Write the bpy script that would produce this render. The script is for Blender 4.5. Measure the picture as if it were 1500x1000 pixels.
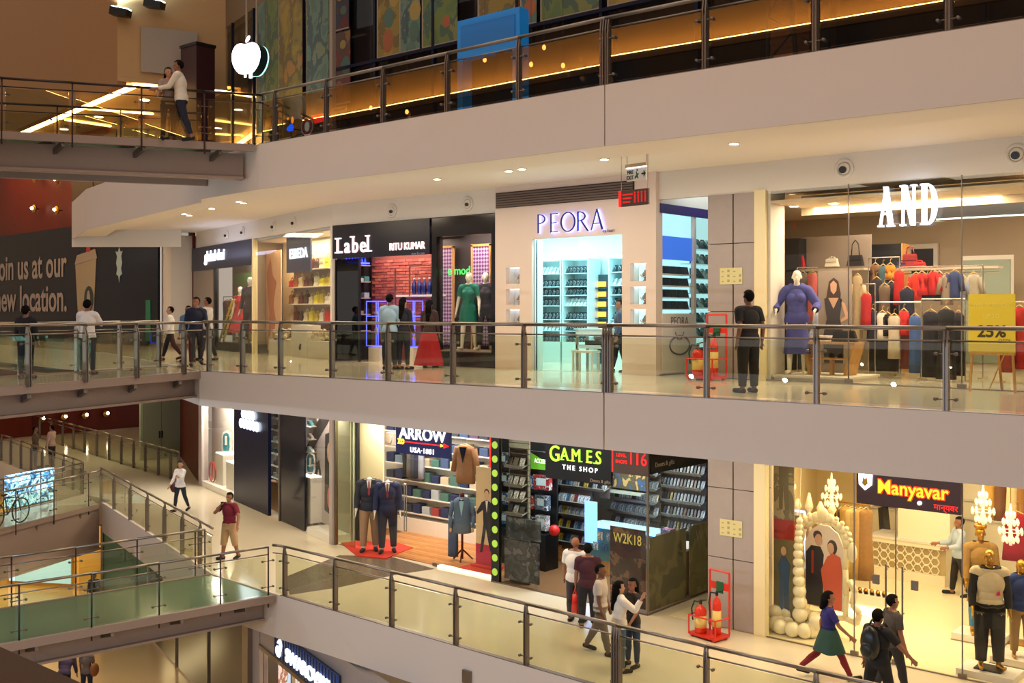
# A shopping-mall atrium seen across the void: three gallery levels of shops,
# glass balustrades and footbridges.  Metres; x runs along the shop fronts,
# y into the shops, z = 0 is the floor of the middle gallery.
import bpy, bmesh, math, random
import numpy as np
from mathutils import Vector, Matrix
random.seed(11)
for o in list(bpy.data.objects):
    bpy.data.objects.remove(o)
S = bpy.context.scene
COL = S.collection
R = math.radians

# ---------------------------------------------------------------- camera
cam = bpy.data.cameras.new('camera')
cam.sensor_width = 36.0
cam.lens = 36.0 * 1580 / 1500
cam.shift_y = -43 / 1500
cam.clip_start = 0.05
cam_o = bpy.data.objects.new('camera', cam)
COL.objects.link(cam_o)
cam_o.location = (10.24, -14.26, 1.33)
cam_o.rotation_euler = (R(90), 0, math.atan2(0.649, 0.760))
S.camera = cam_o

# ---------------------------------------------------------------- world and exposure
w = bpy.data.worlds.new('world')
S.world = w
w.use_nodes = True
w.node_tree.nodes['Background'].inputs[0].default_value = (1.0, 0.87, 0.78, 1)
w.node_tree.nodes['Background'].inputs[1].default_value = 0.38
S.view_settings.view_transform = 'Standard'
S.view_settings.look = 'None'
S.view_settings.exposure = 0.62
S.view_settings.gamma = 1.0
S.view_settings.use_curve_mapping = False
S.cycles.max_bounces = 8
S.cycles.diffuse_bounces = 3
S.cycles.glossy_bounces = 4
S.cycles.transparent_max_bounces = 32
S.cycles.sample_clamp_indirect = 4.0
S.cycles.caustics_reflective = False
S.cycles.caustics_refractive = False


def area(name, loc, sx, sy, power, col=(1, .86, .7), rot=(0, 0, 0), spread=180):
    l = bpy.data.lights.new(name, 'AREA')
    l.shape = 'RECTANGLE'
    l.size, l.size_y, l.energy, l.color = sx, sy, power, col
    l.spread = R(spread)
    o = bpy.data.objects.new(name, l)
    COL.objects.link(o)
    o.location, o.rotation_euler = loc, rot
    return o


WARM, NEUT, COOL = (1, .80, .58), (1, .93, .84), (.72, .95, 1)
# luminous ceiling of the atrium, high above the void
area('atrium_ceiling_light', (-2, -7, 15.5), 26, 9, 430, (1, .82, .66))
# added unseen cool lamps under the viewer's gallery, to cool and brighten the fascias
for xc in range(-20, 5, 3):
    area('gallery_fill_light', (xc, -12.6, -.5), .12, .12, 78, (.70, .84, 1), rot=(R(62), 0, 0)).data.shape = 'DISK'
# corridor lighting along the galleries (rows of recessed downlights)
for zc, pw in ((4.0, 50), (-0.8, 58)):
    for xc in (-21, -16.5, -12, -8, -4, 0, 4):
        yc = 2.4 if xc > -12.5 else 2.4 - (xc + 12.5) * .3
        area('corridor_light', (xc, yc, zc), 2.2, 1.2, pw, (1, .83, .60) if zc > 0 else (1, .80, .52))
for xc in (-20, -12, -4, 4):
    area('corridor_light', (xc, 1.5, -5.97), 2.2, 1.2, 60, (1, .83, .62))


# ---------------------------------------------------------------- materials
def lin(c):
    c = c / 255.0
    return c / 12.92 if c <= 0.04045 else ((c + 0.055) / 1.055) ** 2.4


MATS = {}


def M(key, rgb=None, rough=.6, metal=0, emit=0, noise=0, nscale=8, spec=.5, coat=0, ecol=None, bump=0):
    """Node material; rgb is sRGB 0-255. noise adds a fine mottling of the colour."""
    if key in MATS:
        return MATS[key]
    m = bpy.data.materials.new(key)
    m.use_nodes = True
    nt = m.node_tree
    b = nt.nodes['Principled BSDF']
    c = tuple(lin(v) for v in rgb) + (1,)
    b.inputs['Base Color'].default_value = c
    b.inputs['Roughness'].default_value = rough
    b.inputs['Metallic'].default_value = metal
    b.inputs['Specular IOR Level'].default_value = spec
    b.inputs['Coat Weight'].default_value = coat
    if emit:
        e = tuple(lin(v) for v in (ecol or rgb)) + (1,)
        b.inputs['Emission Color'].default_value = e
        b.inputs['Emission Strength'].default_value = emit
    if noise or bump:
        tc = nt.nodes.new('ShaderNodeTexCoord')
        n = nt.nodes.new('ShaderNodeTexNoise')
        n.inputs['Scale'].default_value = nscale
        n.inputs['Detail'].default_value = 4
        nt.links.new(tc.outputs['Object'], n.inputs['Vector'])
        if noise:
            mx = nt.nodes.new('ShaderNodeMix')
            mx.data_type = 'RGBA'
            mx.inputs['A'].default_value = tuple(v * (1 - noise) for v in c[:3]) + (1,)
            mx.inputs['B'].default_value = tuple(min(1, v * (1 + noise)) for v in c[:3]) + (1,)
            nt.links.new(n.outputs['Fac'], mx.inputs['Factor'])
            nt.links.new(mx.outputs['Result'], b.inputs['Base Color'])
        if bump:
            bp = nt.nodes.new('ShaderNodeBump')
            bp.inputs['Strength'].default_value = bump
            nt.links.new(n.outputs['Fac'], bp.inputs['Height'])
            nt.links.new(bp.outputs['Normal'], b.inputs['Normal'])
    MATS[key] = m
    return m


def GL(key, tint=(235, 240, 232), refl=1.0, ior=1.5, rough=0.0):
    """Clear pane: see-through with a Fresnel mirror on top."""
    if key in MATS:
        return MATS[key]
    m = bpy.data.materials.new(key)
    m.use_nodes = True
    nt = m.node_tree
    nt.nodes.remove(nt.nodes['Principled BSDF'])
    out = nt.nodes['Material Output']
    t = nt.nodes.new('ShaderNodeBsdfTransparent')
    t.inputs[0].default_value = tuple(lin(v) for v in tint) + (1,)
    g = nt.nodes.new('ShaderNodeBsdfGlossy')
    g.inputs['Roughness'].default_value = rough
    g.inputs['Color'].default_value = (refl, refl, refl, 1)
    lw = nt.nodes.new('ShaderNodeLayerWeight')
    lw.inputs['Blend'].default_value = .5
    pw = nt.nodes.new('ShaderNodeMath')
    pw.operation = 'POWER'
    pw.inputs[1].default_value = 5
    f = nt.nodes.new('ShaderNodeMath')
    f.operation = 'MULTIPLY_ADD'
    f0 = ((ior - 1) / (ior + 1)) ** 2
    f.inputs[1].default_value, f.inputs[2].default_value = 1 - f0, f0
    nt.links.new(lw.outputs['Facing'], pw.inputs[0])
    nt.links.new(pw.outputs[0], f.inputs[0])
    mx = nt.nodes.new('ShaderNodeMixShader')
    nt.links.new(f.outputs[0], mx.inputs[0])
    nt.links.new(t.outputs[0], mx.inputs[1])
    nt.links.new(g.outputs[0], mx.inputs[2])
    nt.links.new(mx.outputs[0], out.inputs[0])
    MATS[key] = m
    return m


def wood(key, a, b, scale=3, rough=.45, axis='X', stretch=12):
    if key in MATS:
        return MATS[key]
    m = M(key, a, rough)
    nt = m.node_tree
    tc = nt.nodes.new('ShaderNodeTexCoord')
    mp = nt.nodes.new('ShaderNodeMapping')
    s = [stretch, stretch, stretch]
    s['XYZ'.index(axis)] = 1
    mp.inputs['Scale'].default_value = s
    n = nt.nodes.new('ShaderNodeTexNoise')
    n.inputs['Scale'].default_value = scale
    n.inputs['Detail'].default_value = 6
    r = nt.nodes.new('ShaderNodeValToRGB')
    r.color_ramp.elements[0].position, r.color_ramp.elements[1].position = .3, .7
    r.color_ramp.elements[0].color = tuple(lin(v) for v in a) + (1,)
    r.color_ramp.elements[1].color = tuple(lin(v) for v in b) + (1,)
    nt.links.new(tc.outputs['Object'], mp.inputs['Vector'])
    nt.links.new(mp.outputs['Vector'], n.inputs['Vector'])
    nt.links.new(n.outputs['Fac'], r.inputs['Fac'])
    nt.links.new(r.outputs['Color'], nt.nodes['Principled BSDF'].inputs['Base Color'])
    return m


def art(key, cols, scale=2.5, rough=.5, emit=0, dist=1.5):
    """Printed poster: blotches of a few colours."""
    if key in MATS:
        return MATS[key]
    m = M(key, cols[0], rough)
    nt = m.node_tree
    b = nt.nodes['Principled BSDF']
    tc = nt.nodes.new('ShaderNodeTexCoord')
    n = nt.nodes.new('ShaderNodeTexNoise')
    n.inputs['Scale'].default_value = scale
    n.inputs['Detail'].default_value = 5
    n.inputs['Distortion'].default_value = dist
    r = nt.nodes.new('ShaderNodeValToRGB')
    r.color_ramp.interpolation = 'CONSTANT'
    k = len(cols)
    for i, c in enumerate(cols):
        p = 0 if i == 0 else .33 + .34 * i / k
        e = r.color_ramp.elements[0] if i == 0 else r.color_ramp.elements[1] if i == 1 else r.color_ramp.elements.new(p)
        e.position = p
        e.color = tuple(lin(v) for v in c) + (1,)
    nt.links.new(tc.outputs['Object'], n.inputs['Vector'])
    nt.links.new(n.outputs['Fac'], r.inputs['Fac'])
    nt.links.new(r.outputs['Color'], b.inputs['Base Color'])
    if emit:
        nt.links.new(r.outputs['Color'], b.inputs['Emission Color'])
        b.inputs['Emission Strength'].default_value = emit
    return m


M('white', (226, 218, 208), .55)
M('fascia', (222, 206, 192), .55, noise=.02, nscale=1.2)
M('ceil', (236, 226, 212), .7)
M('tile', (226, 214, 190), .10, noise=.05, nscale=.7, spec=.6)
M('dark', (22, 22, 26), .4)
M('black', (12, 12, 14), .35)
M('navy', (14, 20, 46), .3, spec=.2)
M('steel', (150, 140, 130), .33, metal=1)
M('post', (128, 116, 108), .42, metal=.85)
M('bronze', (72, 56, 50), .4, metal=.7)
M('chrome', (210, 205, 200), .18, metal=1)
M('beam', (150, 128, 116), .5, noise=.08, nscale=30)
M('lampglow', (255, 238, 205), emit=14)
M('coveglow', (255, 214, 120), emit=7)
M('cyanglow', (190, 240, 246), emit=.55)
M('whiteglow', (228, 238, 255), emit=1.25)
M('blueglow', (60, 70, 255), emit=3.2)
M('redwood', (92, 24, 8), .5, noise=.25, nscale=3, spec=.25)
M('red', (200, 30, 24), .4)
M('yellow', (214, 190, 40), .5)
M('paper', (214, 204, 150), .7)
M('cream', (236, 220, 176), .5)
M('gold', (190, 140, 52), .3, metal=.9)
M('skin_a', (150, 100, 76), .6)
M('skin_b', (120, 78, 58), .6)
M('skin_c', (188, 138, 110), .6)
M('hair', (14, 11, 11), .8, spec=.1)
M('mannequin', (236, 226, 210), .4)
GL('railglass', (240, 242, 232), 1.0, 1.6)
GL('topglass', (200, 196, 186), 1.0, 2.3)
GL('shopglass', (250, 250, 247), .7, 1.35)
GL('darkglass', (70, 80, 95), 1.0, 1.7)


# ---------------------------------------------------------------- mesh building
class MB:
    def __init__(s):
        s.v, s.f = [], []

    def add(s, v, f):
        n = len(s.v)
        s.v += [tuple(p) for p in v]
        s.f += [tuple(i + n for i in q) for q in f]
        return s

    def box(s, x0, x1, y0, y1, z0, z1):
        return s.add([(x0, y0, z0), (x1, y0, z0), (x1, y1, z0), (x0, y1, z0), (x0, y0, z1), (x1, y0, z1), (x1, y1, z1), (x0, y1, z1)],
                     [(3, 2, 1, 0), (4, 5, 6, 7), (0, 1, 5, 4), (1, 2, 6, 5), (2, 3, 7, 6), (3, 0, 4, 7)])

    def bar(s, p, q, wd, ht, up=(0, 0, 1)):
        """Rectangular bar from p to q."""
        p, q = Vector(p), Vector(q)
        d = (q - p).normalized()
        u = Vector(up)
        if abs(d.dot(u)) > .99:
            u = Vector((0, 1, 0))
        a = d.cross(u).normalized() * wd / 2
        b = a.cross(d).normalized() * ht / 2
        v = [c + i * a + j * b for c in (p, q) for i, j in ((-1, -1), (1, -1), (1, 1), (-1, 1))]
        return s.add(v, [(3, 2, 1, 0), (4, 5, 6, 7), (0, 1, 5, 4), (1, 2, 6, 5), (2, 3, 7, 6), (3, 0, 4, 7)])

    def cyl(s, p, q, r0, r1=None, n=10):
        r1 = r0 if r1 is None else r1
        p, q = Vector(p), Vector(q)
        d = (q - p).normalized()
        u = Vector((0, 0, 1)) if abs(d.z) < .95 else Vector((1, 0, 0))
        a = d.cross(u).normalized()
        b = d.cross(a)
        v = []
        for c, r in ((p, r0), (q, r1)):
            for i in range(n):
                t = 2 * math.pi * i / n
                v.append(c + (a * math.cos(t) + b * math.sin(t)) * r)
        f = [(i, (i + 1) % n, n + (i + 1) % n, n + i) for i in range(n)]
        f += [tuple(range(n - 1, -1, -1)), tuple(range(n, 2 * n))]
        return s.add(v, f)

    def tube(s, pts, r, n=8):
        for a, b in zip(pts, pts[1:]):
            s.cyl(a, b, r, r, n)
        return s

    def sph(s, c, rx, ry=None, rz=None, nu=10, nv=6, rot=None):
        ry = rx if ry is None else ry
        rz = rx if rz is None else rz
        v = [(0, 0, -rz)]
        for j in range(1, nv):
            a = -math.pi / 2 + math.pi * j / nv
            for i in range(nu):
                t = 2 * math.pi * i / nu
                v.append((rx * math.cos(a) * math.cos(t), ry * math.cos(a) * math.sin(t), rz * math.sin(a)))
        v.append((0, 0, rz))
        f = [(0, 1 + (i + 1) % nu, 1 + i) for i in range(nu)]
        for j in range(nv - 2):
            o = 1 + j * nu
            f += [(o + i, o + (i + 1) % nu, o + nu + (i + 1) % nu, o + nu + i) for i in range(nu)]
        o = 1 + (nv - 2) * nu
        f += [(o + i, o + (i + 1) % nu, len(v) - 1) for i in range(nu)]
        if rot is not None:
            v = [rot @ Vector(p) for p in v]
        return s.add([(p[0] + c[0], p[1] + c[1], p[2] + c[2]) for p in v], f)

    def lathe(s, prof, c=(0, 0, 0), n=16, sx=1, sy=1):
        v, f = [], []
        for r, z_ in prof:
            for i in range(n):
                t = 2 * math.pi * i / n
                v.append((c[0] + r * sx * math.cos(t), c[1] + r * sy * math.sin(t), c[2] + z_))
        for j in range(len(prof) - 1):
            f += [(j * n + i, j * n + (i + 1) % n, (j + 1) * n + (i + 1) % n, (j + 1) * n + i) for i in range(n)]
        f += [tuple(range(n - 1, -1, -1)), tuple(range((len(prof) - 1) * n, len(prof) * n))]
        return s.add(v, f)

    def prism(s, poly, a0, a1, plane='xy'):
        """Extrude a 2-D polygon: plane xy -> along z, xz -> along y, yz -> along x."""
        ar = sum(p[0] * q[1] - q[0] * p[1] for p, q in zip(poly, poly[1:] + poly[:1]))
        if ar < 0:
            poly = poly[::-1]
        mk = {'xy': lambda p, a: (p[0], p[1], a), 'xz': lambda p, a: (p[0], a, p[1]), 'yz': lambda p, a: (a, p[0], p[1])}[plane]
        n = len(poly)
        v = [mk(p, a0) for p in poly] + [mk(p, a1) for p in poly]
        f = [tuple(range(n - 1, -1, -1)), tuple(range(n, 2 * n))] + [(i, (i + 1) % n, n + (i + 1) % n, n + i) for i in range(n)]
        return s.add(v, f)

    def wallseg(s, p, q, z0, z1, th):
        """Upright panel along plan line p-q; th to the left of p->q."""
        d = Vector((q[0] - p[0], q[1] - p[1])).normalized()
        nx, ny = -d.y * th, d.x * th
        return s.prism([tuple(p), tuple(q), (q[0] + nx, q[1] + ny), (p[0] + nx, p[1] + ny)], z0, z1)

    def mesh(s, name, mat=None, smooth=False, fix=True):
        m = bpy.data.meshes.new(name)
        m.from_pydata([tuple(p) for p in s.v], [], s.f)
        if fix:
            bm = bmesh.new()
            bm.from_mesh(m)
            bmesh.ops.recalc_face_normals(bm, faces=bm.faces)
            bm.to_mesh(m)
            bm.free()
        if mat is not None:
            m.materials.append(MATS[mat] if isinstance(mat, str) else mat)
        if smooth:
            m.polygons.foreach_set('use_smooth', [True] * len(m.polygons))
        return m


def link(name, mesh, parent=None, loc=None, rz=0):
    o = bpy.data.objects.new(name, mesh)
    COL.objects.link(o)
    if parent is not None:
        o.parent = parent
    if loc is not None:
        o.location = loc
    if rz:
        o.rotation_euler.z = rz
    return o


def P(name, mb, mat, parent=None, smooth=False, loc=None, rz=0):
    return link(name, mb.mesh(name, mat, smooth), parent, loc, rz)


def tag(o, label, cat, group=None):
    o['label'], o['category'] = label, cat
    if group:
        o['group'] = group
    return o


def T(name, label, cat, loc=(0, 0, 0), rz=0, group=None):
    o = bpy.data.objects.new(name, None)
    COL.objects.link(o)
    o.empty_display_size = .1
    o.location = loc
    o.rotation_euler.z = rz
    return tag(o, label, cat, group)


def ST(name, mb, mat, parent=None, smooth=False):
    o = P(name, mb, mat, parent, smooth)
    if parent is None:
        o['kind'] = 'structure'
    return o


def B(x0, x1, y0, y1, z0, z1):
    return MB().box(x0, x1, y0, y1, z0, z1)


TMP = bpy.data.scenes.new('scratch')


def evaluated_mesh(o):
    """Mesh of an object with its modifiers applied, worked out in a scratch scene."""
    TMP.collection.objects.link(o)
    vl = TMP.view_layers[0]
    vl.update()
    m = bpy.data.meshes.new_from_object(o.evaluated_get(vl.depsgraph))
    bpy.data.objects.remove(o)
    return m



def textmesh(s, size, extrude=.02, offset=0, mat=None, sx=1, align='CENTER', spacing=1, shear=0):
    cu = bpy.data.curves.new('t', 'FONT')
    cu.body, cu.size, cu.extrude, cu.offset = s, size, extrude, offset
    cu.align_x, cu.align_y = align, 'BOTTOM_BASELINE'
    cu.space_character, cu.shear = spacing, shear
    cu.resolution_u = 4
    o = bpy.data.objects.new('t', cu)
    m = evaluated_mesh(o)
    m.materials.clear()
    m.materials.append(MATS[mat])
    m.transform(Matrix.Diagonal((sx, 1, 1, 1)))
    return m


def text(name, s, size, loc, mat, parent, rz=0, **kw):
    """Flat lettering standing upright, read from the -y side."""
    m = textmesh(s, size, mat=mat, **kw)
    o = link(name, m, parent, loc)
    o.rotation_euler = (R(90), 0, rz)
    return o


def copyof(o, loc=None, rz=None, label=None, parent=None):
    """Copy a thing with its parts and sub-parts."""
    c = o.copy()
    COL.objects.link(c)
    if parent is not None:
        c.parent = parent
    for ch in o.children:
        copyof(ch, parent=c)
    if loc is not None:
        c.location = loc
    if rz is not None:
        c.rotation_euler.z = rz
    if label:
        c['label'] = label
    return c


# ================================================================ STRUCTURE
FAX, FAY, FBX, FBY = -12.6, 4.95, -24.2, 8.4       # where the shop fronts bend
FDIR = math.atan2(FBY - FAY, FBX - FAX)
FANG = FDIR - math.pi                               # turn of the bent fronts about z


def fp(t, off=0):
    """Point on the bent shop front, t metres left of the bend, off metres behind it."""
    return (FAX + t * math.cos(FDIR) + off * math.sin(FANG) * -1, FAY + t * math.sin(FDIR) + off * math.cos(FANG))


mid_edge = [(9.5, .42), (0, .02), (-10.55, -.58), (-13.2, .5), (-23.3, 4.0)]
up_edge = [(9.5, .35), (0, .05), (-9.37, .15), (-12.2, .5), (-22.4, 3.07), (-26.8, 4.86)]
low_edge = [(9.5, .45), (0, .48), (-9.3, .66), (-12.1, .8), (-23.3, 4.1)]


def slab(name, edge, zt, zb, mat, tail, inset=.05):
    return ST(name, MB().prism([(x_, y_ + inset) for x_, y_ in edge] + tail, zb, zt), mat)


slab('floor', mid_edge, 0, -.7, 'tile', [(-30, 5.0), (-50, 8.0), (-50, 22), (9.5, 22)])
slab('floor', low_edge, -5, -5.9, 'tile', [(-23.6, 4.6), (-25.4, 4.6), (-46, 8.2), (-46, 22), (9.5, 22)])
slab('floor', up_edge, 5, 4.32, 'tile', [(-26.8, 10), (-26.8, 16), (9.5, 16)])
M('ground', (206, 176, 128), .18, noise=.08, nscale=.5)
ST('floor', B(-50, 14, -26, 16, -10.2, -10), 'ground')
M('carpet', (92, 66, 46), .9, noise=.15, nscale=60)
ST('floor', B(-40, 24, -24, -12.32, -.35, 0), 'carpet')           # gallery the photo is taken from
ST('floor', B(-50, 24, -24, -12.32, -5.9, -5), 'fascia')
ST('floor', B(-50, 24, -24, -12.32, 4.1, 5), 'fascia')
ST('wall_far', B(-50.2, -50, -26, 22, -10, 18), 'white')


def fascia(name, pts, z0, z1, mat='fascia', th=.05):
    mb = MB()
    for p, q in zip(pts, pts[1:]):
        if p[0] > q[0]:
            p, q = q, p
        mb.wallseg(p, q, z0, z1, th)
    return ST(name, mb, mat)


fascia('trim_1', [(9.5, .35), (.012, .05)], 4.03, 5.02)
fascia('trim_2', [(-.012, .05), (-9.37, .15), (-12.2, .5)], 4.03, 5.02)
fascia('trim_3', [(-12.2, .5), (-22.4, 3.07), (-26.8, 4.86)], 3.95, 5.25)
fascia('trim_4', [(9.5, .42), (.022, .02)], -.9, .02)
mb = MB()
pa, pb = (-10.55, -.58), (-.012, .02)
mb.add([(pa[0], pa[1], -.74), (pb[0], pb[1], -.9), (pb[0], pb[1] + .05, -.9), (pa[0], pa[1] + .05, -.74), (pa[0], pa[1], .02), (pb[0], pb[1], .02), (pb[0], pb[1] + .05, .02), (pa[0], pa[1] + .05, .02)],
       [(3, 2, 1, 0), (4, 5, 6, 7), (0, 1, 5, 4), (1, 2, 6, 5), (2, 3, 7, 6), (3, 0, 4, 7)])
ST('trim_5', mb, 'fascia')
fascia('trim_6', [(-10.55, -.58), (-13.2, .5), (-23.3, 4.0)], -.74, .02)
fascia('trim_7', [(9.5, .45), (0, .48), (-9.3, .66)], -5.95, -4.98)
fascia('trim_8', [(-9.3, .66), (-12.1, .8), (-23.3, 4.1)], -5.95, -4.98)
ST('trim_9', MB().wallseg((-26.8, 4.86), (-23.84, 7.4), 3.66, 4.3, .06), 'white')
# thin dark metal capping along the top of each fascia, under the balustrade
for k, e in enumerate((mid_edge[:3], up_edge[:3], low_edge[:3])):
    zt = (.02, 5.02, -4.98)[k]
    mb = MB()
    for p, q in zip(e, e[1:]):
        mb.wallseg(q, p, zt, zt + .012, .12)
    ST('trim_%d' % (10 + k), mb, 'post')


# corridor ceilings: a low strip behind the fascia, a raised middle, a bulkhead over the shops
def ceil_band(name, pa, pb, z0, z1, mat='ceil'):
    return ST(name, MB().prism(pa + pb[::-1], z0, z1), mat)


ceil_band('ceiling', [(9.5, .38), (0, .09), (-9.4, .19), (-12.2, .54), (-22.4, 3.1), (-26.7, 4.9)],
          [(9.5, 1.25), (0, 1.25), (-9.4, 1.3), (-12.2, 1.6), (-22.4, 4.1), (-25.8, 5.6)], 4.03, 4.06)
ceil_band('ceiling', [(9.5, 1.15), (0, 1.15), (-9.4, 1.2), (-12.2, 1.5), (-22.4, 4.0), (-26, 5.4)],
          [(9.5, 4.97), (0, 4.97), (-9.4, 4.97), (-12.6, 4.97), (-22.4, 7.9), (-24.5, 8.6)], 4.27, 4.3)
for k, (p, q) in enumerate([((9.5, 1.22), (0, 1.22)), ((0, 1.22), (-9.4, 1.27)), ((-9.4, 1.27), (-12.2, 1.57)), ((-12.2, 1.57), (-22.4, 4.05))]):
    ST('trim_%d' % (13 + k), MB().wallseg(q, p, 4.06, 4.27, .03), 'ceil')
ST('ceiling', MB().prism([(9.5, .5), (-10.5, -.4), (-13, .7), (-23, 4.2), (-30, 6), (-30, 21), (9.5, 21)], -.75, -.7), 'ceil')
ST('ceiling', MB().prism([(9.5, .55), (-9.3, .75), (-12, .9), (-23, 4.3), (-30, 6), (-30, 14), (9.5, 14)], -6.0, -5.95), 'ceil')

ST('wall_back', B(-12.6, 9.5, 4.95, 5.1, 3.69, 4.28), 'white')     # bulkhead over the middle shops
ST('wall_back', MB().wallseg(fp(12.5), (FAX, FAY), 3.69, 4.28, .15), 'white')
ST('wall_back', B(-6.55, 9.5, 4.95, 5.1, -1.6, -.76), 'white')     # bulkheads over the lower shops
ST('wall_back', B(-12.6, -6.6, 4.95, 5.1, -1.5, -.76), 'white')
ST('wall_back', MB().wallseg(fp(12.2), (FAX, FAY), -1.35, -.76, .15), 'white')


# slim recessed louvre over the jewellery shop
lv = T('air_grille', 'long dark slotted air grille in the white wall above the blue lettering', 'grille', (-4.61, 4.84, 3.95))
P('frame', B(-1.95, 1.95, -.02, .1, -.18, .18), 'bronze', lv)
M('louvre', (104, 88, 82), .5)
for i in range(6):
    P('slat', B(-1.93, 1.93, -.035, -.01, -.165 + i * .056, -.128 + i * .056), 'louvre', lv)

# jet nozzles in the bulkhead
for i, (u, zz) in enumerate(((-10.25, 3.95), (-7.58, 3.96), (1.94, 3.99), (4.94, 3.97), (-15.3, 3.97), (-16.9, 3.97), (-19.6, 3.97), (-21.2, 3.97))):
    yy, rz = 4.95, 0
    if u < FAX:
        t_ = (FAX - u) / -math.cos(FDIR)
        yy = fp(t_)[1]
        rz = FANG
    where = ['above the dark sign with pink-white letters', 'above the window of the green dress', 'above the left end of the tall white letters', 'at the right end of the white bulkhead',
             'above the bag shop, nearest the dark sign', 'above the bag shop, further from the dark sign', 'above the blue script sign, right one', 'above the blue script sign, left one'][i]
    t = T('air_nozzle', 'round white jet nozzle ' + where, 'air nozzle', (u, yy, zz), rz, 'jet nozzles in the white bulkhead')
    dark_in = i in (2, 3)
    P('ring', MB().lathe([(.185, 0), (.185, .02), (.15, .035), (.12, .02), (.12, 0)], n=20), 'white', t, True).rotation_euler.x = R(90)
    P('ball', MB().sph((0, -.005, 0), .115, .07, .115, 14, 8), 'ceil', t, True)
    P('outlet', MB().cyl((.0 if dark_in else .03, -.03, -.02), (.0 if dark_in else .045, -.1, -.03), .068 if dark_in else .045, n=14), 'dark', t)


# ---------------------------------------------------------------- column between the two shop rows
def column(name, zb, zt, seams, label):
    c = T(name, label, 'column', (-.42, 5.3, zb))
    M('stone', (168, 156, 152), .35, noise=.06, nscale=6)
    P('core', B(-.49, .49, -.31, .4, 0, zt - zb), 'dark', c)
    zs = [0] + seams + [zt - zb]
    for a, b in zip(zs, zs[1:]):
        P('panel', B(-.52, .035, -.35, -.3, a + .008, b - .008), 'stone', c)
        P('panel', B(.065, .52, -.35, -.3, a + .008, b - .008), 'stone', c)
        P('panel', B(-.525, -.485, -.298, .4, a + .008, b - .008), 'stone', c)
        P('panel', B(.485, .525, -.298, .4, a + .008, b - .008), 'stone', c)
    return c


column('column', 0, 3.73, [1.34, 2.70], 'grey stone-clad column behind the guard on the middle gallery')
column('column', -5, -1.0, [1.4, 2.8], 'grey stone-clad column beside the fire extinguishers on the lower gallery')
for zz, lab in ((2.05, 'cream paper notice taped to the column behind the guard'), (-2.98, 'cream paper notice taped to the column on the lower gallery')):
    n_ = T('notice', lab, 'notice', (-.41, 4.94, zz))
    P('sheet', B(-.25, .25, -.006, 0, -.165, .165), 'paper', n_)
    M('faintink', (170, 160, 110), .8)
    for k in range(11):
        P('drawing', B(-.21 + .13 * (k % 4), -.21 + .13 * (k % 4) + .05, -.009, -.005, -.12 + .1 * (k // 4), -.1 + .1 * (k // 4) + .03 * (k % 2)), 'faintink', n_)


# ---------------------------------------------------------------- balustrades
def offs(p, q, t):
    return (p[0] + (q[0] - p[0]) * t, p[1] + (q[1] - p[1]) * t)


POSTM = {}


def flat_post_mesh(h):
    k = ('flat', h)
    if k not in POSTM:
        mb = MB()
        mb.prism([(.05, -.02), (.05, h - .22), (.0, h - .07), (.035, h - .02), (-.02, h - .03), (-.045, h - .2), (-.045, -.02)], -.035, -.012, 'yz')
        mb.prism([(.05, -.02), (.05, h - .22), (.0, h - .07), (.035, h - .02), (-.02, h - .03), (-.045, h - .2), (-.045, -.02)], .012, .035, 'yz')
        mb.box(-.014, .014, -.03, .03, -.02, h - .25)
        POSTM[k] = mb.mesh('post', 'post')
    return POSTM[k]


def round_post_mesh(h):
    k = ('round', h)
    if k not in POSTM:
        POSTM[k] = MB().cyl((0, 0, -.25), (0, 0, h), .018, n=8).mesh('post', 'bronze', True)
    return POSTM[k]


def fit_mesh(kind):
    if kind not in POSTM:
        mb = MB().cyl((-.13, 0, 0), (.13, 0, 0), .009, n=6)
        mb.cyl((-.13, -.03, 0), (-.13, .02, 0), .024, n=8)
        mb.cyl((.13, -.03, 0), (.13, .02, 0), .024, n=8)
        POSTM[kind] = mb.mesh('clamp', 'post', True)
    return POSTM[kind]


def railing(label, posts, z0, h=1.1, kind='flat', glass='railglass', ends=None, midrail=None, glass_z=(.05, .9), hand='steel', double=()):
    """posts: plan points of the posts, in order; ends: extra plan points where rail and glass run on."""
    r = T('railing', label, 'railing', (posts[0][0], posts[0][1], z0))
    bx, by = posts[0]
    path = list(posts)
    if ends:
        path = [e for e in ends[:1] if e] + path + [e for e in ends[1:] if e]
    L = lambda p, z_: (p[0] - bx, p[1] - by, z_)
    mb = MB().tube([L(p, h) for p in path], .032 if kind == 'flat' else .028, 10)
    P('handrail', mb, hand, r, True)
    mb = MB().tube([L(p, midrail or h - .17) for p in path], .014, 6)
    P('lower_rail', mb, hand, r, True)
    for i, p in enumerate(posts):
        a, b = path[max(0, path.index(p) - 1)], path[min(len(path) - 1, path.index(p) + 1)]
        ang = math.atan2(b[1] - a[1], b[0] - a[0])
        for dx in ((-.05, .05) if i in double else (0,)):
            c, s_ = math.cos(ang) * dx, math.sin(ang) * dx
            po = link('post', flat_post_mesh(h) if kind == 'flat' else round_post_mesh(h), r, L((p[0] + c, p[1] + s_), 0), ang)
        for zz in ((.16, h - .34) if kind == 'flat' else (.2, .78)):
            link('clamp', fit_mesh('c'), po, (0, -.02, zz))
    for p, q in zip(path, path[1:]):
        d = math.hypot(q[0] - p[0], q[1] - p[1])
        if d < .3:
            continue
        g = .07 / d
        a, b = offs(p, q, g), offs(p, q, 1 - g)
        P('glass_panel', MB().wallseg((a[0] - bx, a[1] - by), (b[0] - bx, b[1] - by), glass_z[0], glass_z[1], .012), glass, r)
    return r


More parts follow.
